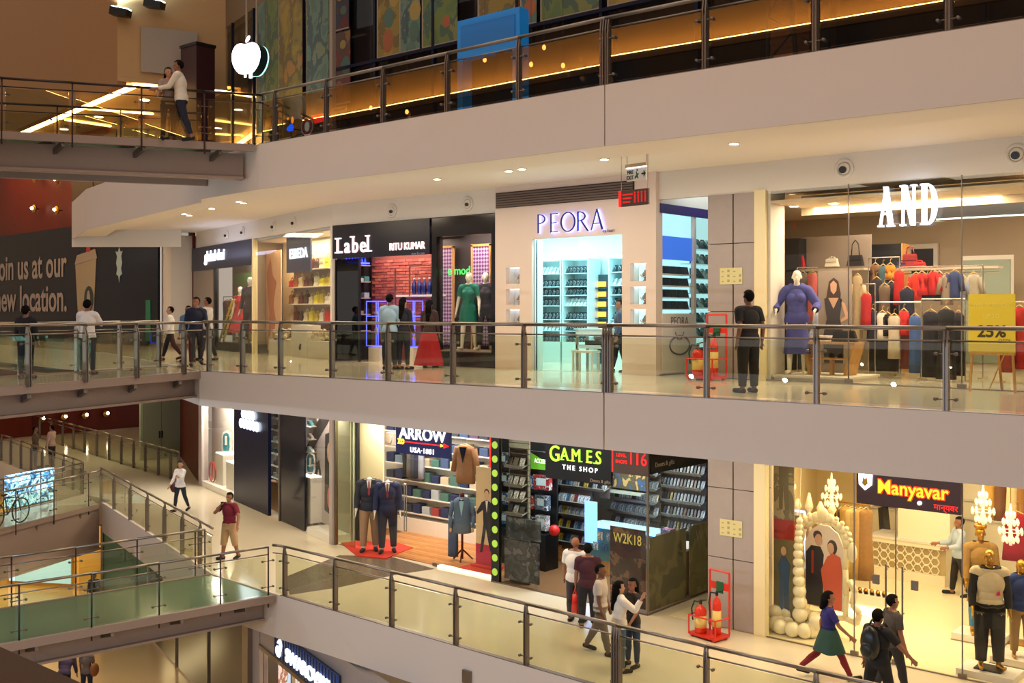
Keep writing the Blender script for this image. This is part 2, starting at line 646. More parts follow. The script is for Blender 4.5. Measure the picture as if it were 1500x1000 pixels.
mid_posts = [(-10.29, -0.51), (-9.14, -0.45), (-7.92, -0.38), (-6.39, -0.29), (-4.85, -0.21), (-3.25, -0.11), (-1.65, -0.02)] + [(.03, .09)] + [(1.83, 0.15), (3.57, 0.22), (5.35, 0.3)]
railing('steel and glass railing along the middle gallery in front of the shops', mid_posts, .02, double=(7,), ends=[(-10.5, -.52), (9.0, .45)])
up_posts = [(-8.86, 0.19), (-7.13, 0.18), (-5.39, 0.16), (-3.63, 0.14), (-1.88, 0.12)] + [(-.02, .1)] + [(1.8, 0.16), (3.56, 0.21), (5.39, 0.27)]
railing('steel and glass railing along the top gallery below the poster windows', up_posts, 5.02, double=(5,), glass='topglass', ends=[(-9.37, .2), (9.0, .39)])
low_posts = [(-9.19, 0.71), (-7.43, 0.67), (-5.66, 0.64), (-3.85, 0.6), (-2.09, 0.57)] + [(-.1, .53)] + [(1.61, 0.52), (3.43, 0.52), (5.28, 0.51)]
railing('steel and glass railing curving along the lower gallery past the game shop', low_posts, -4.98, double=(5,), ends=[(-9.5, .62), (9.0, .5)], hand='steel')
railing('steel and glass railing of the lower left gallery beside the walking man', [(-13.14, 1.14), (-14.61, 1.58), (-16.24, 2.06), (-17.97, 2.57), (-19.88, 3.14), (-21.91, 3.75), (-23.69, 4.28)], -4.98, ends=[(-12.15, .84), None])
railing('far glass railing along the lower corridor before the red wall', [(-25.39, 8.3), (-26.16, 8.44), (-27.37, 8.66), (-28.71, 8.9), (-29.97, 9.12), (-31.36, 9.37), (-32.83, 9.64), (-34.37, 9.92), (-35.99, 10.21), (-37.52, 10.48), (-39.11, 10.77), (-40.9, 11.1), (-42.79, 11.44), (-44.31, 11.71), (-46.4, 12.09), (-48.49, 12.46)], -4.98)
railing('glass railing of the lower corridor in front of the two talking men', [(-25.66, 4.64), (-26.62, 4.82), (-27.71, 5.02), (-29.01, 5.25), (-30.3, 5.49), (-31.74, 5.75), (-33.17, 6.01), (-34.67, 6.29), (-36.15, 6.56)], -4.98)


# ---------------------------------------------------------------- footbridges
def bridge(label, n0, n1, f0, f1, zt, beam_h, near_posts, far_posts, kind, deck, brackets=9, glassdeck=True, beam_in=.0):
    """n0-n1 near edge, f0-f1 far edge (plan), from the gallery outwards."""
    b = T('footbridge', label, 'footbridge', (n0[0], n0[1], zt))
    bx, by = n0
    l = lambda p: (p[0] - bx, p[1] - by)
    P('deck', MB().prism([l(n0), l(n1), l(f1), l(f0)], -.03, 0), deck, b)
    # edge channels
    for p, q, s_ in ((n0, n1, 1), (f0, f1, -1)):
        mb = MB().bar((*l(p), -.06), (*l(q), -.06), .1, .16)
        P('edge_channel', mb, 'beam', b)
    # main beam set back under the near edge, and its bottom flange
    i0, i1 = offs(n0, f0, .18 + beam_in), offs(n1, f1, .18 + beam_in)
    P('beam', MB().bar((*l(i0), -.14 - beam_h / 2), (*l(i1), -.14 - beam_h / 2), .12, beam_h), 'beam', b)
    P('flange', MB().bar((*l(i0), -.14 - beam_h), (*l(i1), -.14 - beam_h), .36, .05), 'beam', b)
    j0, j1 = offs(n0, f0, .82), offs(n1, f1, .82)
    P('beam', MB().bar((*l(j0), -.14 - beam_h / 2), (*l(j1), -.14 - beam_h / 2), .12, beam_h), 'beam', b)
    for k in range(brackets):
        t_ = (k + .45) / brackets
        p, q = offs(n0, n1, t_), offs(i0, i1, t_)
        lp, lq = l(p), l(q)
        P('bracket', MB().bar((*lp, -.17), (lq[0], lq[1], -.3), .07, .12), 'post', b)
        P('cross_beam', MB().bar((*lq, -.08), (*l(offs(j0, j1, t_)), -.08), .06, .08), 'post', b)
    return b


M('frost', (120, 150, 128), .2)
M('deckglass', (104, 138, 112), .12, noise=.15, nscale=.6)
bridge('upper footbridge of brown steel with the couple leaning on its rail', (-9.5, .1), (-16.5, -12.3), (-12.3, .5), (-19.5, -12.3), 5.0, .55, None, None, 'round', 'frost')
railing('bronze tube railing on the near side of the upper footbridge', [(-9.35, 0.23), (-9.96, -0.84), (-10.6, -1.96), (-11.28, -3.14), (-11.94, -4.3)], 5.0, kind='round', hand='bronze', ends=[None, (-16.47, -12.2)])
railing('bronze tube railing on the far side of the upper footbridge', [(-12.23, 0.67), (-13.24, -0.94), (-13.98, -2.11), (-14.78, -3.37)], 5.0, kind='round', hand='bronze', ends=[None, (-20.2, -12.2)])
bridge('middle footbridge of grey steel in front of the dark hoarding', (-10.55, -.6), (-6.75, -12.3), (-13.3, .3), (-10.0, -12.3), 0, .42, None, None, 'flat', 'tile')
railing('steel and glass railing on the near side of the middle footbridge', [(-10.32, -1.12), (-9.87, -2.5), (-9.44, -3.83), (-9.01, -5.14)], .0, ends=[(-10.5, -.56), (-6.72, -12.2)])
railing('steel and glass railing on the far side of the middle footbridge', [(-13.21, 0.04), (-12.88, -1.17), (-12.56, -2.38), (-12.19, -3.8)], .0, ends=[None, (-9.96, -12.2)])
bridge('lower footbridge with a green glass deck over the ground floor', (-9.45, .6), (-11.8, -12.3), (-12.2, .8), (-14.4, -12.3), -5.0, .45, None, None, 'round', 'deckglass')
railing('thin-posted glass railing on the near side of the lower footbridge', [(-9.51, 0.5), (-9.71, -0.61), (-9.95, -1.94), (-10.19, -3.3), (-10.44, -4.64)], -5.0, kind='round', ends=[None, (-11.8, -12.2)])
railing('thin-posted glass railing on the far side of the lower footbridge', [(-12.25, 0.69), (-12.29, 0.45), (-12.5, -0.95), (-12.71, -2.32), (-12.92, -3.65)], -5.0, kind='round', ends=[None, (-14.22, -12.2)])
bridge('far lower footbridge with a bicycle leaning on its railing', (-23.2, 3.9), (-16.2, -12.3), (-25.4, 4.6), (-18.6, -12.3), -5.0, 1.3, None, None, 'flat', 'tile', beam_in=-.15)
railing('glass railing on the near side of the bicycle footbridge', [(-23.0, 3.47), (-22.3, 1.96), (-21.59, 0.45)], -5.0, ends=[(-23.3, 4.1), (-15.71, -12.2)], kind='round')
railing('glass railing on the far side of the bicycle footbridge', [(-25.37, 4.54), (-24.51, 2.62), (-23.82, 1.09)], -5.0, ends=[None, (-17.84, -12.2)], kind='round')

# two uplights glowing through the ends of the lower footbridge deck
# ---------------------------------------------------------------- recessed downlights
for i, (px, py, zz) in enumerate([(-11.93, 1.44, 4.03), (-12.12, 1.71, 4.03), (-13.93, 2.01, 4.03), (-15.84, 2.42, 4.03), (-16.11, 2.75, 4.03), (-3.19, 1.37, 4.03), (-2.81, 1.31, 4.03), (-0.89, 1.28, 4.03), (1.73, 1.18, 4.03), (-5.12, 1.39, 4.03)]):
    d = T('downlight', 'small recessed downlight under the top gallery, %s from the left' % ['fourth', 'fifth', 'third', 'first', 'second', 'seventh', 'eighth', 'ninth', 'tenth', 'sixth'][i], 'downlight', (px, max(py, .7), zz), 0, 'downlights in the soffit under the top gallery')
    P('rim', MB().cyl((0, 0, -.012), (0, 0, .01), .095, n=14), 'white', d)
    P('lens', MB().cyl((0, 0, -.016), (0, 0, -.011), .07, n=14), 'lampglow', d)


# ================================================================ BUILDING BLOCKS FOR SHOP GOODS
NWD = ['first', 'second', 'third', 'fourth', 'fifth', 'sixth', 'seventh', 'eighth', 'ninth', 'tenth', 'eleventh', 'twelfth', 'thirteenth']


def garment_mb(wd, ln, flare=1.25, dp=.12, sleeve=.0, neck=.5, folds=3, seed=0):
    """Cloth hung from the shoulders: origin at the shoulder line, hanging to -ln."""
    rnd = random.Random(seed)
    mb = MB()
    n = 20
    prof = [(0.0, neck * .45), (-.02, .72), (-.07, .98), (-.2, .92), (-.42 * ln, .86), (-.75 * ln, .86 * (1 + (flare - 1) * .6)), (-ln, .86 * flare)]
    v, f = [], []
    ph = rnd.random() * 6
    for j, (z_, k) in enumerate(prof):
        for i in range(n):
            t = 2 * math.pi * i / n
            g = 1 + (.10 * math.sin(folds * 2 * t + ph) if j > 3 else 0)
            v.append((wd / 2 * k * math.cos(t) * g, dp / 2 * (.6 if j < 2 else 1) * math.sin(t) * g * (1 + .25 * (j > 4)), z_))
    for j in range(len(prof) - 1):
        f += [(j * n + i, j * n + (i + 1) % n, (j + 1) * n + (i + 1) % n, (j + 1) * n + i) for i in range(n)]
    f += [tuple(range(n)), tuple(range((len(prof) - 1) * n, len(prof) * n))]
    mb.add(v, f)
    if sleeve:
        for s in (-1, 1):
            mb.cyl((s * wd * .43, 0, -.06), (s * (wd * .5 + sleeve * .16), 0, -.06 - sleeve), dp * .42, dp * .36, 8)
    return mb


M('hangerwood', (206, 170, 110), .5)
HANG = {}


def hanger_mesh(wd):
    k = round(wd, 1)
    if k not in HANG:
        mb = MB()
        mb.tube([(-wd * .42, 0, -.03), (0, 0, .05), (wd * .42, 0, -.03)], .012, 6)
        mb.tube([(0, 0, .05), (0, 0, .12), (.02, 0, .14), (.035, 0, .12)], .004, 5)
        HANG[k] = mb.mesh('hanger', 'hangerwood', True)
    return HANG[k]


def garment(name, label, loc, wd, ln, rgb, rz=0, group=None, hanger=True, cat='garment', **kw):
    t = T(name, label, cat, loc, rz, group)
    key = 'cloth_%d_%d_%d' % rgb
    M(key, rgb, .85, noise=.18, nscale=14)
    P('cloth', garment_mb(wd, ln, **kw), key, t, True)
    if hanger:
        link('hanger', hanger_mesh(wd), t)
    return t


def room(x0, x1, y0, y1, z0, z1, wall, ceil=None, floor=None, left=True, right=True, back=True, th=.06):
    """Shell of one shop behind its front."""
    if back:
        ST('wall_back', B(x0, x1, y1, y1 + th, z0, z1), wall)
    if left:
        ST('wall_left', B(x0 - th, x0, y0, y1 + th, z0, z1), wall)
    if right:
        ST('wall_right', B(x1, x1 + th, y0, y1 + th, z0, z1), wall)
    if ceil:
        ST('ceiling', B(x0 - th, x1 + th, y0, y1 + th, z1, z1 + .05), ceil)
    if floor:
        ST('floor', B(x0, x1, y0, y1, z0 - .002, z0 + .006), floor)


def bag_mesh(w_, h_, d_, handle=.6, mat='dark'):
    mb = MB()
    mb.add([(-w_ / 2, -d_ / 2, 0), (w_ / 2, -d_ / 2, 0), (w_ / 2, d_ / 2, 0), (-w_ / 2, d_ / 2, 0),
            (-w_ * .4, -d_ * .2, h_), (w_ * .4, -d_ * .2, h_), (w_ * .4, d_ * .2, h_), (-w_ * .4, d_ * .2, h_)],
           [(3, 2, 1, 0), (4, 5, 6, 7), (0, 1, 5, 4), (1, 2, 6, 5), (2, 3, 7, 6), (3, 0, 4, 7)])
    return mb


def handbag(label, loc, w_, h_, rgb, group=None, rz=0, handle=.5):
    t = T('handbag', label, 'handbag', loc, rz, group)
    key = 'leather_%d_%d_%d' % rgb
    M(key, rgb, .45, noise=.1)
    P('body', bag_mesh(w_, h_, .14), key, t)
    P('handle', MB().tube([(-w_ * .25, 0, h_ * .97), (-w_ * .2, 0, h_ * (1 + handle * .7)), (0, 0, h_ * (1 + handle)), (w_ * .2, 0, h_ * (1 + handle * .7)), (w_ * .25, 0, h_ * .97)], .012, 6), key, t, True)
    P('flap', B(-w_ * .42, w_ * .42, -.065, -.045, h_ * .55, h_ * .9), key, t)
    return t


def glass_front(name, label, x0, x1, joints, y, z0, z1, mat='shopglass', th=.012, frame=None, fittings=True):
    """Frameless glazed shop front: panes, floor channel, patch fittings."""
    t = T(name, label, 'shop window', (x0, y, z0))
    xs = [0] + [j - x0 for j in joints] + [x1 - x0]
    for a, b in zip(xs, xs[1:]):
        P('pane', B(a + .006, b - .006, -th / 2, th / 2, .02, z1 - z0), mat, t)
    P('floor_channel', B(0, x1 - x0, -.02, .02, 0, .02), frame or 'steel', t)
    if fittings:
        for j in joints:
            P('patch_fitting', B(j - x0 - .07, j - x0 + .07, -.03, .03, .02, .09), 'post', t)
            P('edge_strip', B(j - x0 - .009, j - x0 + .009, -.012, .012, .02, z1 - z0), 'post', t)
    return t


def poly_letters(name, polys, size, loc, mat, parent, depth=.05, rz=0):
    """Letters given as lists of outline polygons in a unit square each."""
    outs = []
    for k, (ps, ox) in enumerate(polys):
        mb = MB()
        for p in ps:
            mb.prism([(ox + a * size[0], b * size[1]) for a, b in p], -depth, 0, 'xz')
        outs.append(P(name, mb, mat, parent, loc=loc, rz=rz))
    return outs


def ring_poly(cx, cy, rx0, ry0, rx1, ry1, a0, a1, n=14):
    """Thick arc as a polygon (outer then inner)."""
    o = [(cx + rx0 * math.cos(a0 + (a1 - a0) * i / n), cy + ry0 * math.sin(a0 + (a1 - a0) * i / n)) for i in range(n + 1)]
    i_ = [(cx + rx1 * math.cos(a0 + (a1 - a0) * i / n), cy + ry1 * math.sin(a0 + (a1 - a0) * i / n)) for i in range(n, -1, -1)]
    return o, i_


def arc_quads(cx, cy, rx0, ry0, rx1, ry1, a0, a1, n=12):
    o, i_ = ring_poly(cx, cy, rx0, ry0, rx1, ry1, a0, a1, n)
    i_ = i_[::-1]
    return [[o[k], o[k + 1], i_[k + 1], i_[k]] for k in range(n)]


def rc(x0, x1, y0, y1):
    return [(x0, y0), (x1, y0), (x1, y1), (x0, y1)]


# ================================================================ MIDDLE GALLERY
# ---------------------------------------------------------------- fashion shop behind clear glass, right of the column
M('andwall', (196, 178, 152), .7)
M('andceil', (222, 202, 168), .7)
M('andfloor', (196, 184, 160), .14, noise=.05, nscale=.8)
room(-2.95, 9.4, 5.0, 12.0, 0, 3.72, 'andwall', None, None, left=False)
ST('ceiling', MB().prism([(.36, 5.0), (9.45, 5.0), (9.45, 12.06), (-2.9, 12.06), (-1.6, 9.4), (.3, 5.6)], 3.72, 3.77), 'andceil')
ST('floor', MB().prism([(.36, 5.0), (9.4, 5.0), (9.4, 12.0), (-2.9, 12.0), (-1.6, 9.4), (.3, 5.6)], -.002, .006), 'andfloor')
ST('wall_left', B(.36, .42, 5.0, 5.59, 0, 3.7), 'white')
ST('wall_left', B(.12, .36, 4.9, 5.05, 0, 3.72), 'cream')
ST('wall_left', MB().wallseg((.36, 5.62), (-1.6, 9.4), 0, 3.72, -.05), 'andwall')
ST('wall_left', MB().wallseg((-1.6, 9.4), (-2.9, 12), 0, 3.72, -.05), 'andwall')
ST('ceiling', B(.42, 9.4, 5.0, 6.4, 3.45, 3.5), 'andceil')
ST('wall_back', B(.42, 9.4, 6.35, 6.4, 3.3, 3.7), 'andceil')
glass_front('shop_window', 'wide clear glass front below the tall white letters', .12, 9.4, [2.02, 4.05, 6.1], 4.95, 0, 3.70)
area('shop_ceiling_light', (2.5, 6.0, 3.44), 3.6, .8, 120, WARM)
area('shop_ceiling_light', (3.2, 8.6, 3.68), 5.5, 2.2, 230, WARM)
area('shop_ceiling_light', (6.5, 7, 3.6), 2.5, 3, 70, WARM)
for i, (px, pz) in enumerate([(1.15, 3.6), (1.99, 3.76), (3.03, 3.48), (3.53, 3.4), (3.83, 3.43), (3.93, 3.59)]):
    s_ = T('spotlight', 'bright ceiling spot inside the clear-glass fashion shop, ' + ['leftmost', 'second from left', 'third from left', 'fourth from left', 'fifth from left', 'rightmost'][i], 'spotlight', (px, 8.0, 3.70), 0, 'ceiling spots in the fashion shop')
    P('rim', MB().cyl((0, 0, -.02), (0, 0, .02), .1, n=12), 'white', s_)
    P('lens', MB().cyl((0, 0, -.028), (0, 0, -.018), .075, n=12), 'lampglow', s_)
for i, (px, pz) in enumerate([(0.57, 3.75), (1.4, 3.74)]):
    s_ = T('spotlight', 'bright ceiling spot over the blue-dressed mannequin, ' + ['left one', 'right one'][i], 'spotlight', (px, 5.7, 3.45), 0, 'ceiling spots in the fashion shop')
    P('rim', MB().cyl((0, 0, -.02), (0, 0, .02), .1, n=12), 'white', s_)
    P('lens', MB().cyl((0, 0, -.028), (0, 0, -.018), .075, n=12), 'lampglow', s_)

# the tall white letters
andsign = T('shop_sign', 'tall glowing white condensed letters on the glass front', 'sign', (2.63, 4.86, 2.86))
A_ = [[(0, 0), (.34, 0), (.34, .04), (.0, .04)], [(.1, .04), (.2, .04), (.52, .96), (.44, .96)], [(.36, 1), (.62, 1), (.93, .04), (.66, .04)], [(.56, 0), (1.02, 0), (1.02, .04), (.56, .04)], [(.24, .3), (.72, .3), (.72, .35), (.24, .35)]]
N_ = [[(0, .96), (.36, .96), (.36, 1), (0, 1)], [(.12, 0), (.22, 0), (.22, 1), (.12, 1)], [(0, 0), (.34, 0), (.34, .04), (0, .04)], [(.12, 1), (.4, 1), (.9, 0), (.66, 0)], [(.8, 0), (.9, 0), (.9, 1), (.8, 1)], [(.68, .96), (1.02, .96), (1.02, 1), (.68, 1)]]
D_ = [[(0, .96), (.5, .96), (.5, 1), (0, 1)], [(0, 0), (.5, 0), (.5, .04), (0, .04)], [(.1, 0), (.36, 0), (.36, 1), (.1, 1)]] + arc_quads(.42, .5, .58, .5, .30, .46, -math.pi / 2, math.pi / 2)
poly_letters('letter', [(A_, 0), (N_, .40), (D_, .76)], (.29, .72), (0, 0, 0), 'whiteglow', andsign, .08)
P('mounting_rail', MB().tube([(-.05, .06, .05), (1.15, .06, .05)], .01, 6), 'steel', andsign)

# low white plinth with the blue-dressed mannequin
pl_ = [(0.32, 5.18, 0.0), (1.85, 5.02, 0.0)]
P_ = T('display_plinth', 'low white display platform under the blue-dressed mannequin', 'plinth', (.44, 5.02, 0))
P('top', B(0, 1.55, 0, 1.5, .07, .11), 'white', P_)
P('skirting', B(.03, 1.52, .03, 1.47, 0, .07), 'white', P_)
wt = T('display_table', 'tapered wooden display stool on the white platform', 'table', (1.36, 5.78, .11))
wood('oak', (206, 158, 92), (178, 126, 66), 2, .45, 'Z')
P('side', MB().prism([(-.42, 0), (-.36, 0), (-.45, .62), (-.5, .62)][::-1], -.25, .25, 'xz'), 'oak', wt)
P('side', MB().prism([(.30, 0), (.36, 0), (.52, .62), (.46, .62)], -.25, .25, 'xz'), 'oak', wt)
P('top', B(-.5, .52, -.25, .25, .6, .64), 'oak', wt)
P('shelf', B(-.43, .42, -.22, .22, .3, .33), 'oak', wt)
P('stretcher', B(-.06, .0, -.05, .05, 0, .3), 'oak', wt)
for k in range(3):
    tag(P('folded_shirt', B(-.2 + .01 * k, .2, -.15, .15, 0, .035), 'white', loc=(1.10, 5.78, .755 + k * .04)), 'white folded top on the wooden stool, ' + ['lowest', 'middle', 'topmost'][k] + ' of its pile', 'folded top', 'folded tops on the stool')
handbag('black soft handbag on the wooden display stool', (1.6, 5.75, .755), .5, .22, (34, 30, 34))
tag(P('shoe', MB().sph((0, 0, .05), .05, .14, .05).cyl((0, .1, 0), (0, .1, .06), .02), 'dark', loc=(1.34, 5.73, .445), smooth=True), 'dark high-heeled shoe on the stool shelf, left one', 'shoe', 'shoes on the stool shelf')
tag(P('shoe', MB().sph((0, 0, .05), .05, .14, .05).cyl((0, .1, 0), (0, .1, .06), .02), 'dark', loc=(1.52, 5.73, .445), smooth=True), 'dark high-heeled shoe on the stool shelf, right one', 'shoe', 'shoes on the stool shelf')

# photo panel of a woman in a dark dress
M('panelgrey', (150, 136, 124), .6)
area('sign_glow', (-20.6, 6.6, 3.3), 3.5, .3, 7, (.62, .68, 1), rot=(R(150), 0, FANG))
pp = T('photo_panel', 'tall grey panel with a life-size photo of a woman in a dark dress', 'panel', (1.01, 6.6, 0))
P('board', B(-.33, .36, -.02, .03, 0, 2.17), 'panelgrey', pp)
M('print_skin', (206, 164, 136), .7)
M('print_hair', (70, 48, 40), .7)
M('print_dress', (58, 54, 58), .7)
P('printed_hair', MB().prism([(-.13, 1.35), (-.16, 1.6), (-.1, 1.95), (.0, 2.03), (.1, 1.95), (.15, 1.7), (.13, 1.4), (0, 1.5)], -.026, -.021, 'xz'), 'print_hair', pp)
P('printed_face', MB().prism([(-.06, 1.76), (0, 1.69), (.06, 1.76), (.07, 1.9), (0, 1.97), (-.07, 1.9)], -.03, -.026, 'xz'), 'print_skin', pp)
P('printed_arm', MB().prism([(.12, 1.6), (.24, 1.5), (.33, 1.22), (.16, 1.12), (.15, 1.18), (.25, 1.25), (.17, 1.48)], -.03, -.026, 'xz'), 'print_skin', pp)
P('printed_chest', MB().prism([(-.11, 1.62), (.11, 1.62), (.0, 1.4)], -.034, -.03, 'xz'), 'print_skin', pp)
P('printed_dress', MB().prism([(-.2, 1.6), (-.12, 1.64), (0, 1.5), (.12, 1.64), (.18, 1.58), (.13, 1.2), (.22, .85), (.2, .3), (-.2, .3), (-.22, .85), (-.14, 1.2)], -.03, -.026, 'xz'), 'print_dress', pp)

# wall shelf with bags
M('shelfgrey', (188, 176, 158), .5)
sh = T('wall_shelf', 'long wall shelf carrying the red and black handbags', 'shelf', (-1.15, 8.8, 2.3))
P('board', B(0, 1.95, -.2, .2, -.05, 0), 'shelfgrey', sh)
P('back_panel', B(0, 1.95, .2, .24, -.05, .75), 'panelgrey', sh)
handbag('red handbag with tall handles on the wall shelf', (-0.85, 8.8, 2.35), .36, .28, (190, 30, 36), handle=1.0)
handbag('black handbag with tall handles at the right end of the wall shelf', (0.53, 8.8, 2.35), .36, .24, (24, 22, 24), handle=1.4)
handbag('cream clutch bag on the wall shelf', (-0.01, 8.8, 2.35), .3, .18, (228, 220, 200), handle=.2)
dk = T('wall_unit', 'dark upright wall unit behind the blue-dressed mannequin', 'wall unit', (-1.14, 8.6, 0))
P('carcass', B(0, .42, .0, .5, 0, 3.01), 'dark', dk)
P('frame', B(.85, .91, -.02, .03, 0, 2.1), 'oak', dk)
P('frame', B(.56, .91, -.02, .03, 2.1, 2.16), 'oak', dk)
dk2 = T('wall_unit', 'dark wall unit above the patterned tops on the rail', 'wall unit', (0.5, 9.6, 0))
P('carcass', B(0, .75, .0, .4, 0, 2.86), 'dark', dk2)
P('edge', B(.75, .78, -.01, .4, 0, 2.86), 'oak', dk2)
sh = T('wall_shelf', 'wall shelf above the red and navy dresses', 'shelf', (1.36, 9.2, 2.28))
P('board', B(0, 2.1, -.2, .2, -.05, 0), 'shelfgrey', sh)
P('rail', MB().tube([(0, -.1, -.12), (2.1, -.1, -.12)], .012, 6), 'chrome', sh)
handbag('dark red soft handbag on the shelf above the hanging dresses', (1.59, 9.2, 2.29), .34, .3, (140, 30, 34), handle=.6)
handbag('small dark blue bag on the shelf above the hanging dresses', (1.42, 9.2, 2.29), .24, .13, (40, 46, 80), handle=.3)
handbag('small red bag on the shelf above the hanging dresses', (1.8, 9.2, 2.29), .26, .12, (190, 34, 30), handle=.3)
fr = T('picture_frame', 'white framed picture on the rear wall of the fashion shop', 'picture', (0.91, 11.9, 2.55))
P('frame', B(-.36, .36, -.05, .05, -.42, .42), 'white', fr)
P('picture', B(-.26, .26, -.06, -.05, -.3, .3), 'dark', fr)
P('hanger', B(-.05, .05, .05, .1, .1, .3), 'steel', fr)
M('mirrorgreen', (150, 164, 150), .15)
mr = T('mirror', 'tall greenish fitting-room mirror at the rear of the fashion shop', 'mirror', (2.64, 11, 0))
P('glass', B(-.5, .5, -.03, .03, .2, 2.5), 'mirrorgreen', mr)
P('frame', B(-.56, .56, .03, .06, 0, 2.6), 'white', mr)
bm_ = T('ceiling_beam', 'dark boxed beam under the ceiling of the fashion shop', 'beam', (2.23, 9, 3.31))
P('face', B(0, 3.6, 0, .2, 0, .42), 'dark', bm_)
P('light_strip', B(0, 3.6, -.03, .0, -.03, .0), 'cyanglow', bm_)

# rails of clothes: (x, y, z of the shoulders, width, length)
gl = [(1.06, 8.6, 2.35, 0.18, 0.47), (1.23, 8.6, 2.32, 0.14, 0.5), (1.39, 8.6, 2.34, 0.16, 0.32), (1.13, 8.5, 2.05, 0.18, 0.79), (1.38, 8.3, 1.9, 0.22, 0.69), (1.49, 8.4, 1.95, 0.18, 0.6), (1.73, 8.2, 2.2, 0.2, 0.72), (1.97, 8.0, 1.82, 0.27, 0.66), (2.12, 8.1, 2.11, 0.2, 0.54), (2.24, 8.1, 2.13, 0.11, 0.45), (2.28, 8.3, 2.05, 0.23, 0.48), (2.44, 8.2, 2.16, 0.17, 0.48), (2.49, 8.4, 2.13, 0.16, 0.57), (2.71, 8.2, 2.09, 0.19, 0.62), (2.86, 8.2, 2.15, 0.16, 0.58), (2.99, 8.3, 2.04, 0.16, 0.47), (3.2, 8.3, 2.09, 0.22, 0.53), (1.69, 7.4, 1.32, 0.17, 0.56), (1.79, 7.4, 1.29, 0.11, 0.45), (1.97, 7.3, 1.26, 0.22, 0.87), (2.13, 7.4, 1.36, 0.16, 0.49), (2.39, 7.3, 1.26, 0.23, 1.14), (2.11, 7.6, 1.01, 0.16, 0.83), (2.84, 6.9, 1.34, 0.31, 1.27), (3.23, 6.6, 1.39, 0.3, 1.33), (3.36, 6.9, 1.32, 0.2, 1.2), (1.08, 7.6, 2.09, 0.12, 1.66), (1.31, 7.5, 1.71, 0.2, 0.73), (1.4, 7.6, 1.36, 0.18, 0.64), (0.83, 8.2, 1.99, 0.18, 0.63), (-0.29, 8.4, 2.2, 0.17, 1.07), (-0.57, 8.5, 2.21, 0.2, 0.62), (4.22, 7.0, 1.36, 0.17, 1.15), (4.37, 7.2, 1.42, 0.17, 1.15)]
gcol = [(120, 84, 50), (70, 100, 110), (206, 130, 30), (40, 36, 44), (120, 100, 80), (36, 32, 44), (206, 40, 34), (30, 34, 58), (214, 52, 30), (206, 40, 34), (46, 50, 84), (196, 36, 34), (40, 42, 66), (150, 132, 112), (52, 64, 110), (140, 150, 176), (170, 160, 140), (224, 214, 200), (22, 22, 26), (196, 182, 160), (200, 38, 36), (62, 92, 150), (120, 60, 50), (24, 24, 34), (16, 16, 20), (30, 28, 36), (176, 156, 120), (178, 32, 36), (44, 42, 60), (196, 176, 140), (186, 90, 84), (110, 96, 84), (150, 60, 50), (180, 34, 40)]
gdesc = ['brown wrap top', 'teal patterned top', 'orange top', 'black patterned top', 'beige printed top', 'near-black top', 'bright red sleeveless dress', 'dark navy dress', 'orange-red blouse', 'narrow red blouse', 'navy blouse', 'scarlet blouse', 'dark blue blouse', 'taupe top', 'denim-blue top', 'pale blue shirt', 'light grey top',
         'cream skirt', 'black trousers', 'beige patterned skirt', 'red trousers', 'blue denim trousers', 'rust brown skirt', 'charcoal long dress', 'black long dress', 'plum black dress', 'long tan coat', 'crimson long dress', 'navy jacket', 'beige blouse', 'coral pink dress', 'grey brown top', 'brick red skirt', 'crimson long skirt']
gwhere = ['high on the back rail'] * 6 + ['under the bag shelf'] * 11 + ['on the lower rail'] * 6 + ['on the round front rack'] * 3 + ['beside the photo panel'] * 4 + ['behind the blue-dressed mannequin'] * 2 + ['behind the yellow sale sign'] * 2
for i, (px, py, pz, wd, ln) in enumerate(gl):
    garment('hanging_garment', gdesc[i] + ' ' + gwhere[i], (px, py, pz), max(wd, .2) * 1.15, max(ln, .3), gcol[i], rz=R(random.uniform(-18, 18)), group='clothes on the rails of the fashion shop', dp=.16, seed=i, sleeve=.34 if i in (5, 8, 10, 11, 12, 13, 14, 15, 16, 28, 29) else 0, flare=1.35 if i in (22, 23, 24, 25) else 1.12)
for i, (a, b, zz, yy, lab) in enumerate(((1.74, 3.41, 2.13, 8.2, 'long rail carrying the red and navy blouses'), (-0.68, -0.19, 2.2, 8.45, 'rail behind the blue-dressed mannequin'), (4.06, 4.53, 1.39, 7.1, 'rail behind the yellow sale sign'), (0.95, 1.63, 2.37, 8.5, 'back rail carrying the patterned tops'), (1.54, 2.48, 1.4, 7.4, 'lower rail carrying the skirts and denim trousers'), (2.7, 3.52, 1.45, 6.8, 'front rack carrying the long dark dresses'), (1.01, 1.48, 1.78, 7.55, 'short rail beside the photo panel'))):
    rk = T('clothes_rack', 'chrome ' + lab, 'clothes rack', (a, yy, 0))
    P('rail', MB().tube([(0, 0, zz + .13), (b - a, 0, zz + .13)], .014, 8), 'chrome', rk)
    for xx in (0, b - a):
        P('upright', MB().tube([(xx, 0, .0), (xx, 0, zz + .13)], .014, 8), 'chrome', rk)
        P('foot', B(xx - .02, xx + .02, -.25, .25, 0, .03), 'chrome', rk)

